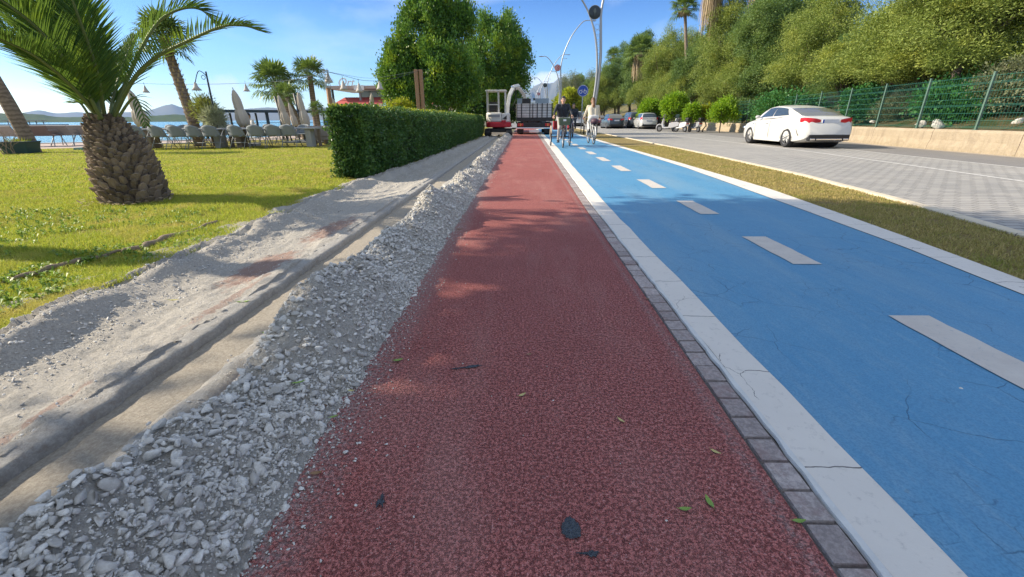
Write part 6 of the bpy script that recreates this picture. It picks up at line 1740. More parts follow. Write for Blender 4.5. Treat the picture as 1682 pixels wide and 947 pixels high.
def make_car(name, label, cat, S, pm, loc, rz=0.0, group=None):
    """S: L, W, H and side profiles as (y, z) lists; y forward, rear at -L/2"""
    L, W, H = S['L'], S['W'], S['H']; t = thing(name, label, cat, loc, rz, group)
    deck, belt = S['deck'], S['belt']            # deck: top line of lower body, belt = width factor line
    ys_ = np.concatenate([np.linspace(-L / 2, -L / 2 + .12, 4), np.linspace(-L / 2 + .2, L / 2 - .25, 40), np.linspace(L / 2 - .14, L / 2, 5)])
    def yo(y, z):                                 # the tail: bumper bulges out, boot lid leans forward
        g_ = min(1, max(0, (-L / 2 + .5 - y) / .5)); b_ = min(1, max(0, (.70 - z) / .12)); b_ = b_ * b_ * (3 - 2 * b_)
        return g_ * (-.075 * b_ + S.get('lean', .30) * max(0, z - .70) + max(0, .34 - z) * .6)
    def wid(y): return W / 2 * sm(y, [(-L / 2, .74), (-L / 2 + .05, .83), (-L / 2 + .16, .915), (-L / 2 + .45, .98), (-.6, 1), (.8, 1), (L / 2 - .6, .95), (L / 2 - .15, .82), (L / 2, .66)])
    def zb(y): return sm(y, [(-L / 2, .36), (-L / 2 + .15, .24), (-L / 2 + .6, .17), (L / 2 - .7, .16), (L / 2 - .1, .20), (L / 2, .32)])
    def sec(y):
        w, z0, z1 = wid(y), zb(y), sm(y, deck); h = z1 - z0
        e = max(0, 1 - min(y + L / 2, L / 2 - y) / .12) * .06
        pts = [(0, z0), (w * .80, z0), (w * .95, z0 + .05), (w * .985, z0 + h * .28), (w, z0 + h * .52), (w * .992, z0 + h * .66), (w * .985, z0 + h * .78), (w * .955, z0 + h * .92), (w * .88, z1 - .012), (w * .72, z1 + .004), (w * .4, z1 + .016), (0, z1 + .02)]
        return pts + [(-a, b) for a, b in pts[-2:0:-1]]
    m = MB(); n = 22; rows = [sec(y) for y in ys_]
    P = [[(a, y + yo(y, b), b) for a, b in r] for r, y in zip(rows, ys_)]
    N = len(P[0]); vs = [p for r in P for p in r]; fs = [(i * N + k, (i + 1) * N + k, (i + 1) * N + (k + 1) % N, i * N + (k + 1) % N) for i in range(len(P) - 1) for k in range(N)]
    fs += [tuple(range(N)), tuple(range((len(P) - 1) * N, len(P) * N))]
    m.add(vs, fs); body = m.build('body', pm, t, smooth=True)
    wr, wy0, wy1 = S['wr'], S['wy'][0], S['wy'][1]
    for y in (wy0, wy1):                          # wheel arches cut out of the body
        c_ = MB(); c_.lathe([(wr * 1.13, -W), (wr * 1.13, W)], 40, MY90, c=(0, y, wr * 1.02)); co = c_.build('cut', DPL_)
        md = body.modifiers.new('b', 'BOOLEAN'); md.object = co; md.operation = 'DIFFERENCE'; md.solver = 'EXACT'
        dg = bpy.context.evaluated_depsgraph_get(); me = bpy.data.meshes.new_from_object(body.evaluated_get(dg)); body.modifiers.clear(); body.data = me; bpy.data.objects.remove(co)
    for p in body.data.polygons: p.use_smooth = True
    md = body.modifiers.new('edge', 'EDGE_SPLIT'); md.split_angle = R(38)
    for y in (wy0, wy1):
        m = MB(); m.lathe([(wr * 1.10, -W / 2 + .16), (wr * 1.10, W / 2 - .16)], 30, MY90, c=(0, y, wr * 1.02)); m.build('wheel_housing', DPL_, t)
        m = MB()
        for s in (-1, 1):
            ring = []
            for k in range(17):
                a = R(-8) + R(196) * k / 16; yy, zz = y + math.cos(a) * wr * 1.12, wr * 1.02 + math.sin(a) * wr * 1.12; ring.append((s * (wid(yy) * .99), yy, zz))
            m.tube(ring, .012, 5)
        m.build('arch_lip', pm if not S.get('clad') else DPL_, t)
    for y in (wy0, wy1):
        for s in (-1, 1): make_wheel(t, s * (W / 2 - .115), y, wr, .215, s, S.get('rim', ALU))
    # greenhouse surface
    roof = S['roof']; y0, y1 = roof[0][0], roof[-1][0]
    def G(y, a):                                  # a in 0..1 from left belt over the roof to right belt
        zr, zd = sm(y, roof), sm(y, deck) - .01; wb = wid(y) * sm(y, S['gw']); hh = max(zr - zd, .005); wt = wb * (1 - .26 * min(1, hh / .5))
        s = -1 if a < .5 else 1; q = abs(a - .5) * 2            # q 1 at belt, 0 at the centre
        if q > .55: u = (1 - q) / .45; return Vector((s * (wb + (wt - wb) * u ** 1.25), y, zd + hh * .90 * u ** .95))
        u = q / .55; return Vector((s * wt * u ** .96 * 1.0, y, zd + hh * (.90 + .10 * (1 - u ** 2.6))))
    ysg = np.linspace(y0, y1, 34); avs = [k / 32 for k in range(33)]
    P = [[G(y, a) for a in avs] for y in ysg]; m = MB(); m.grid(P); m.build('roof', pm, t, smooth=True)
    def patch(nm, fy, mt_, na=12, ny=12, off=.006, par=None):   # fy(u,v) -> (y, a)
        P = []
        for i in range(ny + 1):
            row = []
            for j in range(na + 1):
                y, a = fy(i / ny, j / na); p = G(y, a); e = 1e-3
                nrm_ = (G(y + e, a) - G(y - e, a)).cross(G(y, min(a + e, 1)) - G(y, max(a - e, 0)))
                if nrm_.length > 0: nrm_.normalize()
                if nrm_.dot(p - Vector((0, y, sm(y, deck) - .3))) < 0: nrm_ = -nrm_
                row.append(p + nrm_ * off)
            P.append(row)
        m = MB(); m.grid(P); return m.build(nm, mt_, par or t, smooth=True)
    for s in (0, 1):                              # side windows: a from .03 to .20
        for (ya, yb, lean_a, lean_b) in S['side']:
            def f(u, v, ya=ya, yb=yb, la=lean_a, lb=lean_b):
                a_ = .03 + .175 * v; y_a = ya + la * v; y_b = yb + lb * v; y = y_a + (y_b - y_a) * u
                return y, (a_ if s == 0 else 1 - a_)
            patch('window', f, CGL)
    ra, rb = S['rearw']; patch('rear_window', lambda u, v: (ra + (rb - ra) * u, .5 + (v - .5) * (.60 - .06 * u)), S.get('rg', CGW))
    fa, fb = S['frontw']; patch('windscreen', lambda u, v: (fa + (fb - fa) * u, .5 + (v - .5) * .60), CGL)
    # rear fittings
    yr = -L / 2
    for s in (-1, 1):
        zt = S['tl'][1]; pts = S['tlp']; m = MB(); P = []
        for (fx, dz0, dz1) in pts:
            x = s * wid(yr + .16) * fx; dy = .002 + yo(yr, zt) + max(0, fx - .80) ** 1.5 * 2.3
            P.append([(x + s * (.006 if fx > .9 else 0), yr - .010 + dy, zt + dz0), (x + s * (.010 if fx > .9 else 0), yr - .022 + dy, zt + (dz0 + dz1) / 2), (x + s * (.004 if fx > .9 else 0), yr - .010 + dy, zt + dz1)])
        m.grid(P); m.build('tail_light', TLR, t, smooth=True)
    pz = S['plate']; yq = yo(yr, pz); m = MB(); m.box((0, yr - .012 + yq, pz), (.54, .02, .12)); pl = m.build('licence_plate', mat('plate_white', (.6, .62, .66), .5), t)
    m = MB(); m.box((-.24, yr - .024 + yq, pz), (.05, .004, .11)); m.build('plate_band', BLU, pl)
    m = MB(); m.box((0, yr - .012, .355), (W * .76, .15, .20)); m.build('bumper', DPL_, t, bevel=.03)
    if S.get('diffuser'):
        m = MB(); m.box((0, yr - .085, .30), (W * .48, .02, .05)); m.build('diffuser_trim', CHR, t, bevel=.01)
        for s in (-1, 1): m = MB(); m.box((s * W * .31, yr - .085, .30), (.17, .05, .06)); m.build('exhaust', CHR, t, bevel=.015)
        m = MB(); m.tube([(0, y0 + 1.2, H + .005), (0, y0 + 1.1, H + .05)], [.02, .008], 5); m.build('aerial', DPL_, t)
        for s in (-1, 1):
            m = MB(); m.tube([(s * wid(-L / 2 + .45) * 1.0, -L / 2 + .42, .62), (s * wid(-L / 2 + .38) * 1.0, -L / 2 + .34, .50), (s * wid(-L / 2 + .3) * 1.0, -L / 2 + .27, .42)], .012, 5); m.build('side_vent', DPL_, t)
    for s in (-1, 1):
        my = S['side'][-1][1] - .22
        m = MB(); m.ball((s * (W / 2 + .06), my, sm(my, deck) + .06), (.10, .05, .065)); m.build('mirror', pm, t, smooth=True)
        m = MB(); m.box((s * (W / 2 - .045), -.05, .20), (.07, (wy1 - wy0) - 2.4 * wr, .05)); m.build('sill', DPL_ if S.get('clad') else pm, t)
        for yd in S['doors']:
            m = MB(); m.tube([(s * (wid(yd) * .997), yd, .30), (s * (wid(yd) + .001), yd, .60), (s * wid(yd) * .99, yd - .0, .82), (s * wid(yd) * .962, yd, sm(yd, deck) - .07)], .005, 4); m.build('door_gap', DPL_, t)
            m = MB(); m.tube([(s * (wid(yd) + .014), yd + .12, .80), (s * (wid(yd) + .014), yd + .32, .80)], .014, 5); m.build('door_handle', pm, t)
        m = MB(); m.ball((s * W * .36, L / 2 - .13, .62), (.13, .14, .07)); m.build('headlight', CHR, t, smooth=True)
    return t

SED = dict(L=4.63, W=1.78, H=1.43, wr=.325, wy=(-1.36, 1.34),
           deck=[(-2.32, .88), (-2.22, 1.0), (-1.9, 1.03), (-1.3, 1.05), (-.3, .99), (.9, .95), (1.3, .91), (1.9, .80), (2.2, .68), (2.32, .55)], belt=0,
           gw=[(-1.9, .80), (-1.3, .86), (0, .93), (1.2, .86)],
           roof=[(-1.92, 1.03), (-1.5, 1.17), (-1.0, 1.315), (-.45, 1.405), (0.0, 1.43), (.4, 1.395), (.8, 1.25), (1.25, .95)],
           side=[(-1.12, -.16, .26, .02), (-.11, .93, -.02, -.52)], rearw=(-1.80, -1.02), frontw=(1.14, .50), tl=(0, .86),
           tlp=[(.40, -.02, .06), (.60, -.06, .10), (.85, -.08, .12), (.97, -.04, .13), (1.045, 0.0, .12)], plate=.87, doors=(-.14, -1.08), diffuser=True)
SED['doors'] = (-.14, .95)
wc = make_car('white_sedan', 'white four door car with sloping roofline driving away on the paved road', 'car', SED, paint('white_paint', (0.62, 0.61, 0.575)), (10.28, 18.17, -0.045))
BS = dict(SED, L=4.45, H=1.46, gw=[(-2.2, .9), (0, .93), (1.3, .86)], deck=[(-2.22, .88), (-2.1, 1.0), (-1.2, 1.0), (.9, .95), (1.9, .80), (2.22, .6)], roof=[(-1.95, 1.0), (-1.6, 1.22), (-1.1, 1.42), (-.2, 1.46), (.4, 1.42), (1.3, .94)], wy=(-1.3, 1.3), rearw=(-1.88, -1.2), frontw=(1.15, .5), side=[(-1.25, -.16, .2, .0), (-.11, .93, -.0, -.5)], doors=(-.14, .95), diffuser=False, tlp=[(.50, -.06, .09), (.75, -.09, .12), (.97, -.08, .13), (1.04, -.02, .12)], plate=.80)
make_car('dark_hatchback', 'dark blue black car with red tail lights, leftmost of three parked by the wood', 'car', BS, paint('dark_blue_paint', (0.03, 0.045, 0.06), .2), (9.55, 50.5, -.05), R(2), group='cars parked beside the wood')
SV = dict(L=4.4, W=1.80, H=1.66, wr=.35, wy=(-1.3, 1.3), belt=0, deck=[(-2.2, .98), (-2.1, 1.06), (-.2, 1.05), (1.0, 1.02), (1.9, .9), (2.2, .7)],
          gw=[(-2.2, .92), (0, .95), (1.3, .88)], roof=[(-2.12, 1.05), (-2.02, 1.35), (-1.85, 1.58), (-1.2, 1.65), (.3, 1.64), (.7, 1.5), (1.3, 1.02)], side=[(-1.85, -1.05, .1, .0), (-1.0, -.1, 0, 0), (-.05, .95, 0, -.45)], rearw=(-2.09, -1.88), frontw=(1.2, .6), tl=(0, .95),
          tlp=[(.80, -.15, .12), (.97, -.15, .14), (1.04, -.12, .14)], plate=.78, doors=(-.08, .97), clad=True, rg=CGL)
make_car('dark_van', 'dark grey boxy parked car between the dark hatchback and the white wagon', 'car', SV, paint('dark_grey_paint', (0.07, 0.075, 0.08), .2), (11.95, 51.6, -.05), R(1), group='cars parked beside the wood')
WG = dict(SV, H=1.50, W=1.72, L=4.5, deck=[(-2.25, .90), (-2.15, .98), (-.2, .96), (1.0, .93), (1.9, .82), (2.25, .62)], roof=[(-2.18, .97), (-2.08, 1.15), (-1.85, 1.44), (-1.2, 1.50), (.3, 1.49), (.7, 1.36), (1.35, .93)], wr=.32, clad=False, tlp=[(.84, -.18, .10), (.97, -.18, .14), (1.03, -.14, .14)], rearw=(-2.13, -1.88), rg=CGL)
make_car('white_wagon', 'white estate car parked beside the scooters and bright green bush', 'car', WG, paint('white_silver_paint', (0.48, 0.49, 0.48)), (12.35, 47.8, -.05), R(-3), group='cars parked beside the wood')
make_car('red_car', 'dark red car barely visible far beyond the cyclist in white', 'car', BS, paint('dark_red_paint', (0.16, 0.02, 0.025)), (11.2, 70, -.05), 0, group='cars parked beside the wood')
VN = dict(SV, H=1.95, W=1.9, L=4.9, deck=[(-2.45, 1.05), (-2.3, 1.1), (.9, 1.08), (1.9, .95), (2.45, .7)], roof=[(-2.4, 1.1), (-2.33, 1.6), (-2.2, 1.9), (0, 1.95), (.8, 1.85), (1.7, 1.02)], side=[(-.1, 1.1, 0, -.3)], rearw=(-2.39, -2.25), frontw=(1.55, .95), wy=(-1.5, 1.6), rg=CGL)
make_car('white_van', 'white van far down the road behind the second cyclist', 'van', VN, paint('van_white_paint', (0.70, 0.71, 0.72)), (7.4, 66, -.05), 0)
bn = thing('rubbish_container', 'dark rubbish container standing right of the white estate car', 'container', (14.2, 47.6, -.05), .1)
m = MB(); m.box((0, 0, .62), (1.2, .9, .95), taper=1.12); m.build('bin', DPL_, bn, bevel=.03)
m = MB(); m.box((0, 0, 1.13), (1.4, 1.08, .07)); m.build('lid', DPL_, bn, bevel=.02)
for s in (-1, 1):
    for q in (-1, 1): m = MB(); m.lathe([(.07, -.03), (.07, .03)], 12, MY90, c=(s * .5, q * .35, .07)); m.build('wheel', RUB, bn)

# scooters
def scooter(label, loc, rz, col):
    t = thing('scooter', label, 'scooter', loc, rz, 'scooters parked by the wall')
    for y in (-.62, .66):
        m = MB(); m.torus((0, y, .24), .19, .055, 24, 8, MY90); w = m.build('wheel', RUB, t, smooth=True)
        m = MB(); m.lathe([(.13, -.03), (.13, .03)], 16, MY90, c=(0, y, .24)); m.build('rim', ALU, w)
    pm = paint('scooter_paint_' + label.split()[0], col)
    m = MB(); m.prism([(-.80, .42), (-.35, .30), (.25, .24), (.42, .30), (.50, .62), (.40, .98), (.34, .98), (.36, .60), (.28, .36), (-.05, .36), (-.12, .66), (-.70, .74), (-.88, .66)], 'x', -.15, .15); m.build('body', pm, t, bevel=.04)
    m = MB(); m.prism([(-.80, .74), (-.10, .70), (-.08, .77), (-.4, .80), (-.82, .84)], 'x', -.13, .13); m.build('seat', DPL_, t, bevel=.03)
    m = MB(); m.torus((0, .66, .30), .25, .035, 20, 6, MY90); m.build('mudguard', pm, t, smooth=True)
    m = MB(); m.tube([(0, .62, .26), (0, .40, 1.0)], .03, 8); m.tube([(-.33, .30, 1.05), (0, .38, 1.0), (.33, .30, 1.05)], .016, 6); m.build('handlebar', DPL_, t)
    m = MB(); m.box((0, -.90, .88), (.36, .32, .28)); m.build('top_box', DPL_, t, bevel=.05)
    m = MB(); m.grid([[(-.18, .44, 1.0), (.18, .44, 1.0)], [(-.15, .36, 1.28), (.15, .36, 1.28)]]); m.build('windshield', GLS, t)
    for s in (-1, 1): m = MB(); m.tube([(s * .22, .33, 1.03), (s * .27, .30, 1.2)], .008, 5); m.ball((s * .27, .29, 1.22), (.06, .015, .04)); m.build('mirror', DPL_, t)
    m = MB(); m.box((0, -.88, .60), (.18, .04, .08)); m.build('tail_light', TLR, t)
    m = MB(); m.box((0, -.90, .48), (.17, .015, .14)); m.build('licence_plate', WHT, t)
    return t
scooter('silver scooter with a top box, leftmost of those parked by the wall', (11.3, 36.6, -.05), R(55), (.5, .5, .52))
scooter('white scooter with a raised windshield in the middle of the parked group', (12.0, 36.0, -.05), R(20), (.62, .62, .62))
scooter('grey scooter nearest the bare stemmed bush, rightmost of the parked group', (12.9, 35.4, -.05), R(8), (.35, .36, .38))

# --- flatbed truck seen from behind
GRP = mat('grey_truck_panel', (0.60, 0.60, 0.60), 0.55, 0.2, var=0.14, scale=3, dirt=((.25, .23, .2), .5))
BPN = mat('blue_grey_panel', (0.32, 0.40, 0.48), 0.55, 0.2, var=0.1)
tr = thing('tipper_truck', 'grey flatbed truck seen from behind with slatted tailgate and red lights', 'truck', (.73, 29.6, 0))
m = MB(); m.box((0, 2.6, .98), (2.25, 5.2, .12)); m.build('bed', DPL_, tr, bevel=.02)
tg = MB(); tg.box((0, .03, 1.43), (2.26, .05, .80)); tgo = tg.build('tailgate', GRP, tr, bevel=.01)
for k, x in enumerate((-1.10, -.80, -.28, -.10, .18, .48, .80, 1.10)):
    m = MB(); m.box((x, -.015, 1.43), (.055 if k not in (2, 3) else .04, .05, .84)); m.build('stake', DPL_, tgo)
for z in (1.12, 1.28, 1.44, 1.60, 1.76):
    m = MB(); m.box((0, .0, z), (2.2, .012, .02)); m.build('rib', DPL_, tgo)
for s in (-1, 1):
    m = MB(); m.box((s * 1.11, 2.6, 1.43), (.05, 5.1, .80)); m.build('side_panel', GRP, tr, bevel=.01)
for x0, x1 in ((-1.12, -.62), (.12, 1.02)):
    m = MB(); m.box(((x0 + x1) / 2, 2.4, 2.0), (x1 - x0, .06, .46)); m.build('headboard', BPN, tr, bevel=.02)
m = MB(); m.box((0, 5.95, 1.25), (2.0, 1.5, 1.75)); m.build('cab', BPN, tr, bevel=.12)
m = MB(); m.box((0, 5.19, 1.75), (1.3, .02, .45)); m.build('window', CGL, tr)
m = MB(); m.box((0, .05, .88), (2.28, .14, .15)); m.build('rear_beam', DPL_, tr, bevel=.01)
m = MB(); m.box((0, .04, .60), (2.2, .08, .26)); m.build('light_panel', DPL_, tr)
for s in (-1, 1):
    for k, (dx, mm) in enumerate(((.98, TLR), (.86, ORL), (.74, TLR))):
        m = MB(); m.box((s * dx, -.012, .60), (.105, .03, .17)); m.build('tail_light', mm, tr, bevel=.008)
m = MB(); m.tube([(-1.12, -.02, .40), (1.12, -.02, .40)], .055, 10); m.build('bumper', CHR, tr)
m = MB(); m.box((0, .0, .22), (.60, .03, .15)); m.build('licence_plate', WHT, tr)
for y in (1.2, 5.6):
    for s in (-1, 1):
        m = MB(); m.lathe([(.2, -.18), (.36, -.18), (.39, -.13), (.39, .13), (.36, .18), (.2, .18)], 28, MY90, c=(s * .88, y, .39)); m.build('tyre', RUB, tr, auto=40)
m = MB()
for s in (-1, 1): m.box((s * .42, 3.2, .78), (.09, 6.2, .2))
m.box((0, 1.2, .45), (1.5, .12, .12)); m.build('chassis', DPL_, tr)
for s in (-1, 1): m = MB(); m.box((s * .88, .55, .30), (.42, .02, .40)); m.build('mud_flap', DPL_, tr)
for s in (-1, 1): m = MB(); m.tube([(s * 1.15, 5.9, 1.5), (s * 1.33, 5.8, 1.55)], .015, 5); m.box((s * 1.34, 5.8, 1.6), (.16, .05, .30)); m.build('mirror', DPL_, tr)

# --- mini excavator from behind
EXW = mat('excavator_white', (0.68, 0.67, 0.63), 0.5, var=0.08, dirt=((.35, .3, .25), .4))
EXR = mat('excavator_red', (0.50, 0.015, 0.03), 0.45, var=0.12)
ex = thing('mini_excavator', 'white and red mini excavator on tracks digging beside the truck', 'excavator', (-1.42, 27.6, 0), 0)
for s in (-1, 1):
    P = [(-.85, .22), (-.72, .40), (.72, .40), (.85, .22), (.72, .02), (-.72, .02)]
    m = MB(); m.prism(P, 'x', s * .62 - .15, s * .62 + .15); tk = m.build('track', RUB, ex, bevel=.05)
    for y in np.linspace(-.62, .62, 5): m = MB(); m.lathe([(.09, -.02), (.09, .02)], 14, MY90, c=(s * .62 + s * .16, y, .17)); m.build('roller', DPL_, tk)
    m = MB()
    for y in np.linspace(-.75, .75, 13): m.box((s * .62, y, .41), (.31, .05, .03)); m.box((s * .62, y, .01), (.31, .05, .03))
    m.build('track_shoe', RUB, tk)
m = MB(); m.box((0, 0, .33), (.95, 1.0, .20)); m.build('undercarriage', DPL_, ex, bevel=.03)
m = MB(); m.lathe([(.36, .42), (.36, .50)], 24); m.build('turntable', DPL_, ex)
m = MB(); m.prism([(-.70, -.55), (-.45, -.72), (.45, -.72), (.70, -.55), (.74, .55), (-.74, .55)], 'z', .50, .78); m.build('lower_skirt', EXR, ex, bevel=.05)
m = MB(); m.prism([(-.68, -.50), (-.42, -.68), (.20, -.68), (.22, .1), (-.70, .4)], 'z', .785, 1.30); m.build('engine_cover', EXW, ex, bevel=.08)
m = MB(); m.prism([(.23, -.60), (.64, -.45), (.68, .5), (.23, .5)], 'z', .785, 1.26); m.build('side_cover', EXW, ex, bevel=.05)
m = MB(); m.box((-.22, -.70, 1.12), (.66, .02, .13)); m.build('vent', ROOFG, ex)
m = MB(); m.add([(.26, -.63, .95), (.5, -.56, .92), (.5, -.56, 1.15)], [(0, 1, 2)]); m.build('decal', BLK, ex, fix=False)
m = MB(); m.box((.33, -.70, .82), (.26, .05, .12)); m.build('weight', EXR, ex, bevel=.02)
for x in (-.62, .02, .42):
    for y in (-.40, .50):
        m = MB(); m.box((x, y, 1.86), (.06 if x != .42 else .08, .06, 1.14)); m.build('cab_pillar', EXW, ex)
m = MB(); m.box((-.1, .05, 2.45), (1.20, 1.08, .08)); m.build('roof', EXW, ex, bevel=.03)
m = MB(); m.box((-.3, -.40, 1.72), (.62, .04, .05)); m.build('cab_rail', EXW, ex)
m = MB(); m.box((-.3, .05, 1.40), (.45, .4, .10)); m.box((-.3, -.18, 1.66), (.42, .10, .42)); m.build('seat', DPL_, ex, bevel=.02)
for s in (-1, 1): m = MB(); m.tube([(-.3 + s * .16, .35, 1.3), (-.3 + s * .16, .32, 1.78)], .015, 5); m.ball((-.3 + s * .16, .32, 1.80), .03); m.build('lever', DPL_, ex)
bm_pts = [Vector((.50, .75, .95)), Vector((.52, .95, 1.55)), Vector((.62, 1.25, 2.25)), Vector((.85, 1.7, 2.72)), Vector((1.15, 2.05, 2.80))]
def beam(pts, w, h, name, mt, par):
    m = MB()
    for a, b in zip(pts[:-1], pts[1:]):
        d = b - a; q = Vector((0, 0, 1)).rotation_difference(d.normalized()).to_matrix(); m.box((a + b) / 2, (w, h, d.length + .05), q)
    return m.build(name, mt, par, bevel=.015)
beam(bm_pts, .20, .26, 'boom', EXW, ex)
beam([Vector((1.10, 2.0, 2.80)), Vector((1.45, 2.35, 2.45)), Vector((1.62, 2.5, 2.05))], .15, .18, 'dipper_arm', EXW, ex)
m = MB(); m.tube([(.50, .85, .9), (.60, 1.2, 2.0)], .05, 8); m.tube([(.75, 1.5, 2.78), (1.35, 2.2, 2.72)], .04, 8); m.build('hydraulic_ram', CHR, ex)
m = MB(); m.prism([(2.35, 2.15), (2.35, 1.72), (2.55, 1.60), (2.85, 1.72), (2.80, 1.95)], 'x', 1.38, 1.92); m.build('bucket', DPL_, ex, bevel=.02)
m = MB(); m.tube(bez([(.62, .9, 1.4), (.95, 1.0, 1.9), (1.0, 1.5, 2.5), (.9, 1.8, 2.85)], 5), .02, 6); m.build('hose', RUB, ex, smooth=True)
m = MB(); m.prism([(1.05, .05), (1.15, .45), (1.20, .45), (1.12, .05)], 'x', -.75, .75); m.build('dozer_blade', EXW, ex)
# spoil piled in the truck
rgx = np.random.default_rng(44); n = 1500; X = rgx.uniform(-1.0, 1.0, n); Y = rgx.uniform(.3, 4.8, n)
Pt = np.stack([.73 + X, 29.6 + Y, 1.15 + .50 * np.exp(-(X / .7) ** 2 - ((Y - 2.4) / 1.8) ** 2) + rgx.uniform(-.05, .05, n)], -1)
V, F = scatter_rocks(Pt, rgx.uniform(.03, .11, n)); props(mesh_np('rubble', V, F, STONE), 'broken stone rubble loaded on the truck bed', 'rubble', kind='stuff')

# ================================================================== people and cycles
def capsule_bm(b, p0, p1, r0, r1, n=12):
    p0, p1 = Vector(p0), Vector(p1); d = p1 - p0; L = max(d.length, 1e-4); q = Vector((0, 0, 1)).rotation_difference(d.normalized() if d.length > 1e-5 else Vector((0, 0, 1))).to_matrix()
    prof = []
    for k in range(5): a = -math.pi / 2 + (math.pi / 2) * k / 4; prof.append((r0 * math.cos(a) + 1e-4, r0 * math.sin(a)))
    for k in range(5): a = (math.pi / 2) * k / 4; prof.append((r1 * math.cos(a) + 1e-4, L + r1 * math.sin(a)))
    b.lathe(prof, n, q, p0)
def blob(name, caps, mt, parent, vox=.012, balls=(), smooth=2):
    m = MB()
    for c in caps: capsule_bm(m, *c)
    for c, r in balls: m.ball(c, r, 14, 10)
    o = m.build(name, mt, parent); md = o.modifiers.new('r', 'REMESH'); md.mode = 'VOXEL'; md.voxel_size = vox; md.use_smooth_shade = True
    s_ = o.modifiers.new('s', 'SMOOTH'); s_.iterations = smooth; s_.factor = .5
    dg = bpy.context.evaluated_depsgraph_get(); me = bpy.data.meshes.new_from_object(o.evaluated_get(dg)); o.modifiers.clear(); o.data = me
    for p in me.polygons: p.use_smooth = True
    return o
def skinm(name, col): return mat(name, col, .55, var=.06, scale=10)
SK1 = skinm('skin_light', (.52, .31, .22)); SK2 = skinm('skin_tan', (.42, .25, .17))
def person(label, loc, rz, J, top, bot, shoe, hair, skin=SK1, long_hair=False, hood=None, sleeve=1.0):
    """J: joints in local metres, the figure faces +y"""
    V_ = {k: Vector(v) for k, v in J.items()}
    hc = V_['head']; f = V_.get('face', Vector((0, 1, 0))).normalized(); side = Vector((f.y, -f.x, 0)).normalized(); U = side.cross(f).normalized(); 
    if U.z < 0: U = -U
    caps = [(V_['neck'], hc - U * .04, .052, .055), (hc - U * .045 + f * .02, hc - U * .10 + f * .055, .060, .042), (hc + f * .085 + U * .012, hc + f * .105 - U * .022, .011, .015),
            (hc + f * .080 - U * .062, hc + f * .083 - U * .064, .022, .022)]
    balls = [(hc, (.076, .092, .112)), (hc + side * .078 - U * .01, (.014, .022, .032)), (hc - side * .078 - U * .01, (.014, .022, .032))]
    for s in ('l', 'r'):
        e, w = V_['elbow_' + s], V_['hand_' + s]; d = (w - e).normalized(); caps.append((e.lerp(w, .55), w, .034, .026))
        sd = d.cross(Vector((0, 0, 1))).normalized() * (1 if s == 'r' else -1); dn = d.cross(sd).normalized(); dn = dn if dn.z < 0 else -dn
        pc = w + d * .045; caps += [(w, pc + sd * .018, .026, .024), (w, pc - sd * .018, .026, .024)]
        for k, L in enumerate((.062, .072, .068, .052)):
            b0 = w + d * .075 + sd * (.030 - .020 * k); b1 = b0 + d * L * .45 + dn * L * .2; caps += [(b0 - d * .02, b1, .0095, .009), (b1, b1 + dn * L * .5 - d * L * .05, .009, .0075)]
        tb = w + d * .03 + sd * .03; caps += [(tb, tb + d * .03 + sd * .025 + dn * .02, .011, .010), (tb + d * .03 + sd * .025 + dn * .02, tb + d * .055 + sd * .015 + dn * .04, .010, .008)]
        if J.get('bare_legs'): caps.append((V_['knee_' + s], V_['foot_' + s] + Vector((0, 0, .06)), .052, .036))
    root = blob('person', caps, skin, None, .0085, balls, 1); root.location = loc; root.rotation_euler = (0, 0, rz); props(root, label, 'person')
    m = MB()
    for s in (-1, 1): m.ball(hc + f * .082 + side * s * .030 + U * .018, (.012, .008, .007), 8, 6)
    m.build('eyes', BLK, root)
    m = MB(); m.ball(hc + f * .092 - U * .048, (.022, .006, .006), 8, 6); m.build('mouth', mat('lips', (.35, .12, .10), .5), root)
    hp, ch = V_['hip'], V_['chest']; bk = Vector((0, 1, 0))
    sh = [V_['shoulder_l'], V_['shoulder_r']]; sdv = (sh[1] - sh[0]).normalized()
    caps = [(hp + sdv * .07, ch + sdv * .09, .12, .125), (hp - sdv * .07, ch - sdv * .09, .12, .125), (ch, V_['neck'] - Vector((0, 0, .03)), .12, .07), (sh[0], sh[1], .062, .062), (ch + sdv * .08, sh[1], .10, .065), (ch - sdv * .08, sh[0], .10, .065)]
    for s in ('l', 'r'):
        a, e, w = V_['shoulder_' + s], V_['elbow_' + s], V_['hand_' + s]; caps += [(a, e, .060, .046), (e, e.lerp(w, .88 * sleeve), .046, .034)]
    if hood: caps.append((V_['neck'] - f * .05, V_['neck'] - f * .08 + U * .02, .07, .06))
    blob('jacket', caps, top, root, .014)
    caps = [(hp + sdv * .08, hp - sdv * .08, .135, .135)]
    for s, g_ in (('l', -1), ('r', 1)):
        k, ft = V_['knee_' + s], V_['foot_' + s] + Vector((0, 0, .07)); caps += [(hp + sdv * .085 * g_, k, .092, .064), (k, k.lerp(ft, .92), .062, .045)]
    blob('trousers', caps, bot, root, .014)
    for s in ('l', 'r'):
        ft = V_['foot_' + s]; tf = V_.get('toe_' + s, Vector((0, 1, -.1))).normalized(); blob('shoe', [(ft + Vector((0, 0, .055)) - tf * .04, ft + Vector((0, 0, .04)) + tf * .14, .042, .034), (ft + Vector((0, 0, .07)) - tf * .03, ft + Vector((0, 0, .10)) - tf * .02, .042, .04)], shoe, root, .01, smooth=1)
    hcaps = [(hc + U * .035 - f * .012, hc + U * .05 - f * .02, .088, .080), (hc - f * .035 + U * .01, hc - f * .04 - U * .05, .075, .06), (hc + U * .085 + f * .03, hc + U * .09 - f * .03, .045, .05)]
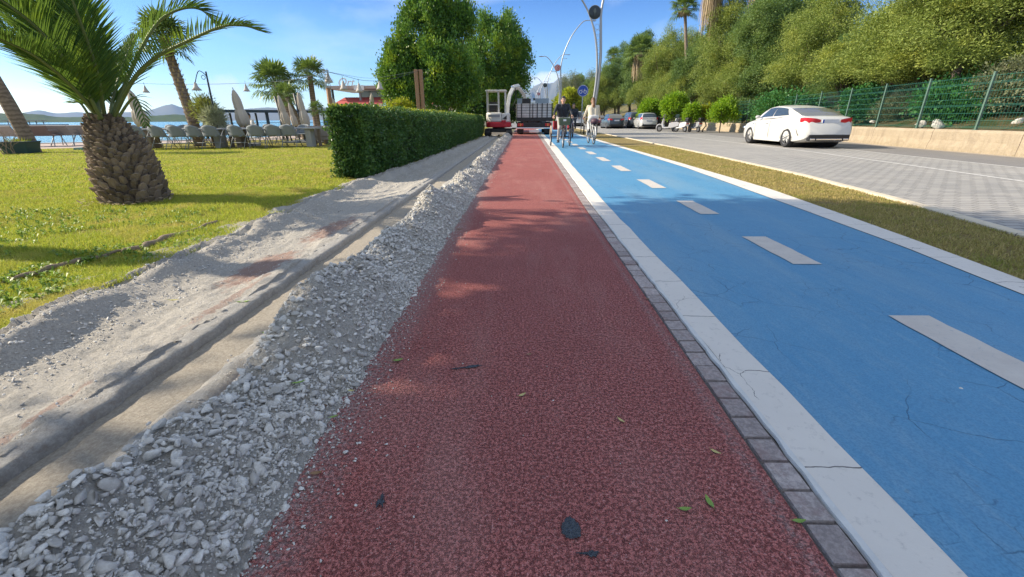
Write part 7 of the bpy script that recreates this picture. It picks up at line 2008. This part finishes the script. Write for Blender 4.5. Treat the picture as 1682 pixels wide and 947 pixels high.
    if long_hair: hcaps += [(hc - f * .07, V_['neck'] - f * .12 - U * .02, .06, .055), (V_['neck'] - f * .12, V_['neck'] - f * .14 - Vector((0, 0, .24)), .055, .03), (V_['neck'] - f * .14 - Vector((0, 0, .24)), V_['neck'] - f * .13 - Vector((.02, 0, .34)), .03, .012)]
    h = blob('hair', hcaps, hair, root, .011, smooth=1)
    return root

SPK = mat('spoke_steel', (.45, .46, .48), .4, .8)
def wheel_b(parent, x, y, r, mt_tyre=RUB, fender=None, w=.024):
    e = bpy.data.objects.new('wheel', None); COL.objects.link(e); e.parent = parent; e.location = (x, y, r)
    m = MB(); m.torus((0, 0, 0), r - w * .8, w * .8, 36, 8, MY90); m.build('tyre', mt_tyre, e, smooth=True)
    m = MB(); m.torus((0, 0, 0), r - w * 1.9, w * .4, 36, 6, MY90); m.build('rim', SPK, e, smooth=True)
    m = MB(); m.lathe([(.025, -.04), (.025, .04)], 10, MY90)
    for k in range(18):
        a = 2 * math.pi * k / 18; m.tube([(.02 if k % 2 else -.02, 0, 0), (0, math.cos(a) * (r - w * 1.8), math.sin(a) * (r - w * 1.8))], .0022, 3, cap=False)
    m.build('spokes', SPK, e, fix=False)
    if fender:
        m = MB(); m.tube([(0, math.cos(a) * (r + .03), math.sin(a) * (r + .03)) for a in np.linspace(R(20), R(190), 14)], .028, 6); m.build('mudguard', fender, e, smooth=True)
def bicycle(name, label, loc, rz, fm, r=.33, basket=None, bag=None, child=None, seatm=BLK):
    t = thing(name, label, 'bicycle', loc, rz)
    wheel_b(t, 0, .53, r, fender=None); wheel_b(t, 0, -.53, r, fender=fm)
    m = MB(); bb, st, hd = (0, -.08, .28), (0, -.24, .80), (0, .36, .82)
    for a, b in ((bb, st), (bb, hd), ((0, -.20, .66), (0, .34, .72)), (bb, (.05, -.53, r)), (bb, (-.05, -.53, r)), (st, (.05, -.53, r)), (st, (-.05, -.53, r))): m.tube([a, b], .016 if a != st else .011, 7)
    m.build('frame', fm, t, smooth=True)
    m = MB()
    for s in (-1, 1): m.tube([(s * .0, .37, .80), (s * .05, .40, .66), (s * .05, .53, r)], .013, 6)
    m.tube([(0, .37, .80), (0, .32, .98)], .014, 6); m.build('fork', SPK, t, smooth=True)
    m = MB(); m.tube(bez([(-.30, .12, .99), (-.26, .26, 1.0), (0, .33, .98), (.26, .26, 1.0), (.30, .12, .99)], 5), .012, 6); hb = m.build('handlebar', SPK, t, smooth=True)
    for s in (-1, 1): m = MB(); m.tube([(s * .30, .06, .99), (s * .30, .18, .99)], .018, 7); m.build('grip', BLK, hb)
    m = MB(); m.tube([(0, -.24, .78), (0, -.26, .86)], .014, 6); m.prism([(-.40, .87), (-.36, .93), (-.2, .91), (-.08, .90), (-.08, .87)], 'x', -.09, .09); m.build('saddle', seatm, t, bevel=.02)
    m = MB(); m.lathe([(.09, -.005), (.09, .005)], 20, MY90, c=(.05, -.08, .28)); m.tube([(.07, -.08, .28), (.08, -.02, .13)], .009, 5); m.tube([(-.05, -.08, .28), (-.08, -.14, .43)], .009, 5); m.build('crank', SPK, t)
    for s, y, z in ((1, -.02, .13), (-1, -.14, .43)): m = MB(); m.box((s * .13, y, z), (.10, .08, .02)); m.build('pedal', BLK, t)
    m = MB(); m.tube([(0, -.26, .72), (0, -.72, .70)], .010, 5); m.tube([(.06, -.56, .70), (.06, -.53, r)], .007, 5); m.tube([(-.06, -.56, .70), (-.06, -.53, r)], .007, 5); m.box((0, -.52, .71), (.14, .40, .012)); m.build('rear_rack', BLK, t)
    return t
CLW = mat('white_cotton', (.66, .64, .60), .8, var=.05, scale=7, bump=.25, bscale=18); CLC = mat('cream_cotton', (.62, .55, .42), .85, var=.06, scale=7, bump=.25, bscale=18)
CLK = mat('navy_jacket', (.02, .025, .035), .75, var=.3, scale=6, bump=.3, bscale=16); CLG = mat('light_grey_trousers', (.42, .40, .38), .85, var=.08, bump=.25, bscale=18); CLD = mat('dark_trousers', (.05, .05, .06), .85, var=.1)
HBR = mat('brown_hair', (.16, .075, .03), .5, var=.3, scale=30); HBK = mat('black_hair', (.02, .017, .015), .5, var=.3, scale=30); CBR = mat('grey_sleeves', (.30, .28, .27), .8, var=.1)
RDC = mat('dull_red_paint', (.35, .03, .04), .5, var=.15); GRN = mat('olive_basket', (.10, .13, .08), .8, var=.25, scale=25)
RIDE = dict(hip=(0, -.24, .98), chest=(0, -.12, 1.28), neck=(0, -.05, 1.44), head=(0, 0.0, 1.59), shoulder_l=(-.19, -.08, 1.38), shoulder_r=(.19, -.08, 1.38),
            elbow_l=(-.27, .02, 1.14), elbow_r=(.27, .02, 1.14), hand_l=(-.30, .08, 1.02), hand_r=(.30, .08, 1.02), knee_l=(-.12, .14, .82), knee_r=(.12, .16, .62), foot_l=(-.13, -.16, .43), foot_r=(.13, -.04, .13))
# woman on the white bicycle, riding away
bk1 = bicycle('bicycle', 'bicycle with fat rear tyre ridden away by the woman in white', (2.76, 18.75, 0), R(3), mat('white_bike_frame', (.55, .55, .54), .35, var=.05), r=.33)
m = MB(); m.ball((0, -.50, .84), (.16, .20, .12)); m.build('saddle_bag', mat('dark_plum_bag', (.07, .03, .045), .6, var=.2), bk1, smooth=True)
person('woman with long brown hair in cream top and white trousers cycling away', (2.76, 18.75, 0), R(3), RIDE, CLC, CLW, BLK, HBR, SK1, long_hair=True)
# man on the cargo tricycle, coming towards the camera
tri = thing('tricycle', 'black cargo tricycle with three wheels and olive front basket ridden by a man', 'tricycle', (1.42, 16.75, 0), R(180))
wheel_b(tri, .02, .72, .34); wheel_b(tri, .37, -.52, .33, fender=mat('beige_mudguard', (.45, .38, .28), .6)); wheel_b(tri, -.33, -.52, .33)
m = MB()
for a, b in (((0, -.08, .30), (0, -.24, .80)), ((0, -.08, .30), (0, .50, .80)), ((0, -.2, .62), (0, .48, .70)), ((0, -.08, .30), (0, -.52, .33)), ((-.36, -.52, .33), (.40, -.52, .33)), ((0, -.24, .75), (.15, -.52, .36)), ((0, -.24, .75), (-.15, -.52, .36))): m.tube([a, b], .018, 7)
m.build('frame', DPL_, tri, smooth=True)
m = MB()
for s in (-1, 1): m.tube([(0, .52, .84), (s * .06, .58, .70), (s * .06, .72, .34)], .014, 6)
m.tube([(0, .50, .8), (0, .44, 1.02)], .014, 6); m.build('fork', DPL_, tri, smooth=True)
m = MB(); m.tube(bez([(-.32, .14, 1.02), (-.26, .34, 1.03), (0, .44, 1.0), (.26, .34, 1.03), (.32, .14, 1.02)], 5), .013, 6); m.build('handlebar', DPL_, tri, smooth=True)
m = MB(); m.box((0, .74, .86), (.36, .26, .24), taper=1.15); m.build('basket', GRN, tri, bevel=.02)
m = MB(); m.box((0, .88, .90), (.10, .02, .06)); m.build('headlamp', WHT, tri)
m = MB(); m.prism([(-.40, .86), (-.36, .93), (-.2, .91), (-.06, .90), (-.06, .86)], 'x', -.10, .10); m.build('saddle', BLK, tri, bevel=.02)
m = MB(); m.box((0, -.62, .60), (.56, .50, .06)); m.box((0, -.86, .74), (.56, .03, .26)); m.box((-.27, -.62, .74), (.03, .5, .26)); m.box((.27, -.62, .74), (.03, .5, .26)); m.build('cargo_box', RDC, tri)
m = MB(); m.lathe([(.09, -.005), (.09, .005)], 20, MY90, c=(.05, -.08, .30)); m.tube([(.07, -.08, .30), (.09, -.02, .15)], .009, 5); m.tube([(-.05, -.08, .30), (-.09, -.14, .45)], .009, 5); m.build('crank', SPK, tri)
for s, y, z in ((1, -.02, .15), (-1, -.14, .45)): m = MB(); m.box((s * .14, y, z), (.10, .08, .02)); m.build('pedal', BLK, tri)
MAN = dict(RIDE, head=(.0, .03, 1.56), hand_l=(-.31, .16, 1.05), hand_r=(.31, .16, 1.05), elbow_l=(-.29, .02, 1.17), elbow_r=(.29, .02, 1.17), face=(.1, 1, -.1), foot_r=(.14, -.02, .15), foot_l=(-.14, -.14, .45))
person('man in navy jacket and light trousers riding the tricycle towards the camera', (1.42, 16.75, 0), R(180), MAN, CLK, CLG, DPL_, HBK, SK1, hood=True)
# second rider further back
bk2 = bicycle('bicycle', 'bicycle with a red frame ridden by the second cyclist behind the tricycle', (2.72, 25.4, 0), R(172), RDC, r=.33)
person('second cyclist in dark jacket riding behind the man on the tricycle', (2.72, 25.4, 0), R(172), dict(RIDE, face=(.2, 1, 0)), CLK, CLD, DPL_, HBK, SK2)
# bollards and a parked rack by the sign
for k, (px, Y, h) in enumerate(((959, 31, .55), (980, 30, .7))):
    p = at(px, 215, Y); b = thing('bollard', ['short dark post right beside the bicycle sign post', 'dark post between the bicycle sign and the nearest lamp'][k], 'bollard', (p.x, Y, -.02))
    m = MB(); m.tube([(0, 0, 0), (0, 0, h)], .045, 10); m.build('post', DPL_, b, smooth=True); m = MB(); m.lathe([(.07, 0), (.07, .02)], 14); m.build('base', DPL_, b)

# three seated guests beyond the chairs
SIT = dict(hip=(0, -.08, .52), chest=(0, -.1, .82), neck=(0, -.08, 1.0), head=(0, -.05, 1.15), shoulder_l=(-.18, -.1, .95), shoulder_r=(.18, -.1, .95), elbow_l=(-.25, .0, .72), elbow_r=(.25, .0, .72),
           hand_l=(-.14, .22, .70), hand_r=(.14, .22, .70), knee_l=(-.12, .36, .50), knee_r=(.12, .36, .50), foot_l=(-.12, .40, .0), foot_r=(.12, .40, .0))
for k, (px, Y, rz, tm, lab) in enumerate(((364, 21.6, 2.0, CLD, 'seated guest in dark clothes left of the second parasol'), (410, 21.8, 2.6, CLW, 'seated guest in pale clothes right of the second parasol'), (542, 20.2, 1.2, mat('blue_shirt', (.05, .12, .35), .8), 'seated guest in a blue shirt near the hedge end'))):
    p = at(px, 210, Y); person(lab, (p.x, Y, 0), rz, SIT, tm, CLD, DPL_, HBK, SK2)
    dup(c0, (p.x, Y, 0), rz, ['grey chair under the guest in dark clothes', 'grey chair under the guest in pale clothes', 'grey chair under the guest in the blue shirt'][k], group='grey chairs of seated guests')
# ================================================================== air
hz = bpy.data.materials.new('air'); hz.use_nodes = True
hn, hl = hz.node_tree.nodes, hz.node_tree.links
hn.remove(hn['Principled BSDF'])
pv = hn.new('ShaderNodeVolumePrincipled'); pv.inputs['Color'].default_value = (0.20, 0.42, 0.85, 1); pv.inputs['Density'].default_value = 0.00009; pv.inputs['Anisotropy'].default_value = 0.2
hl.new(pv.outputs[0], hn['Material Output'].inputs['Volume'])
m = MB(); m.box((-400, 3200, 370), (9200, 8800, 746)); o = m.build('haze', hz); props(o, kind='stuff')
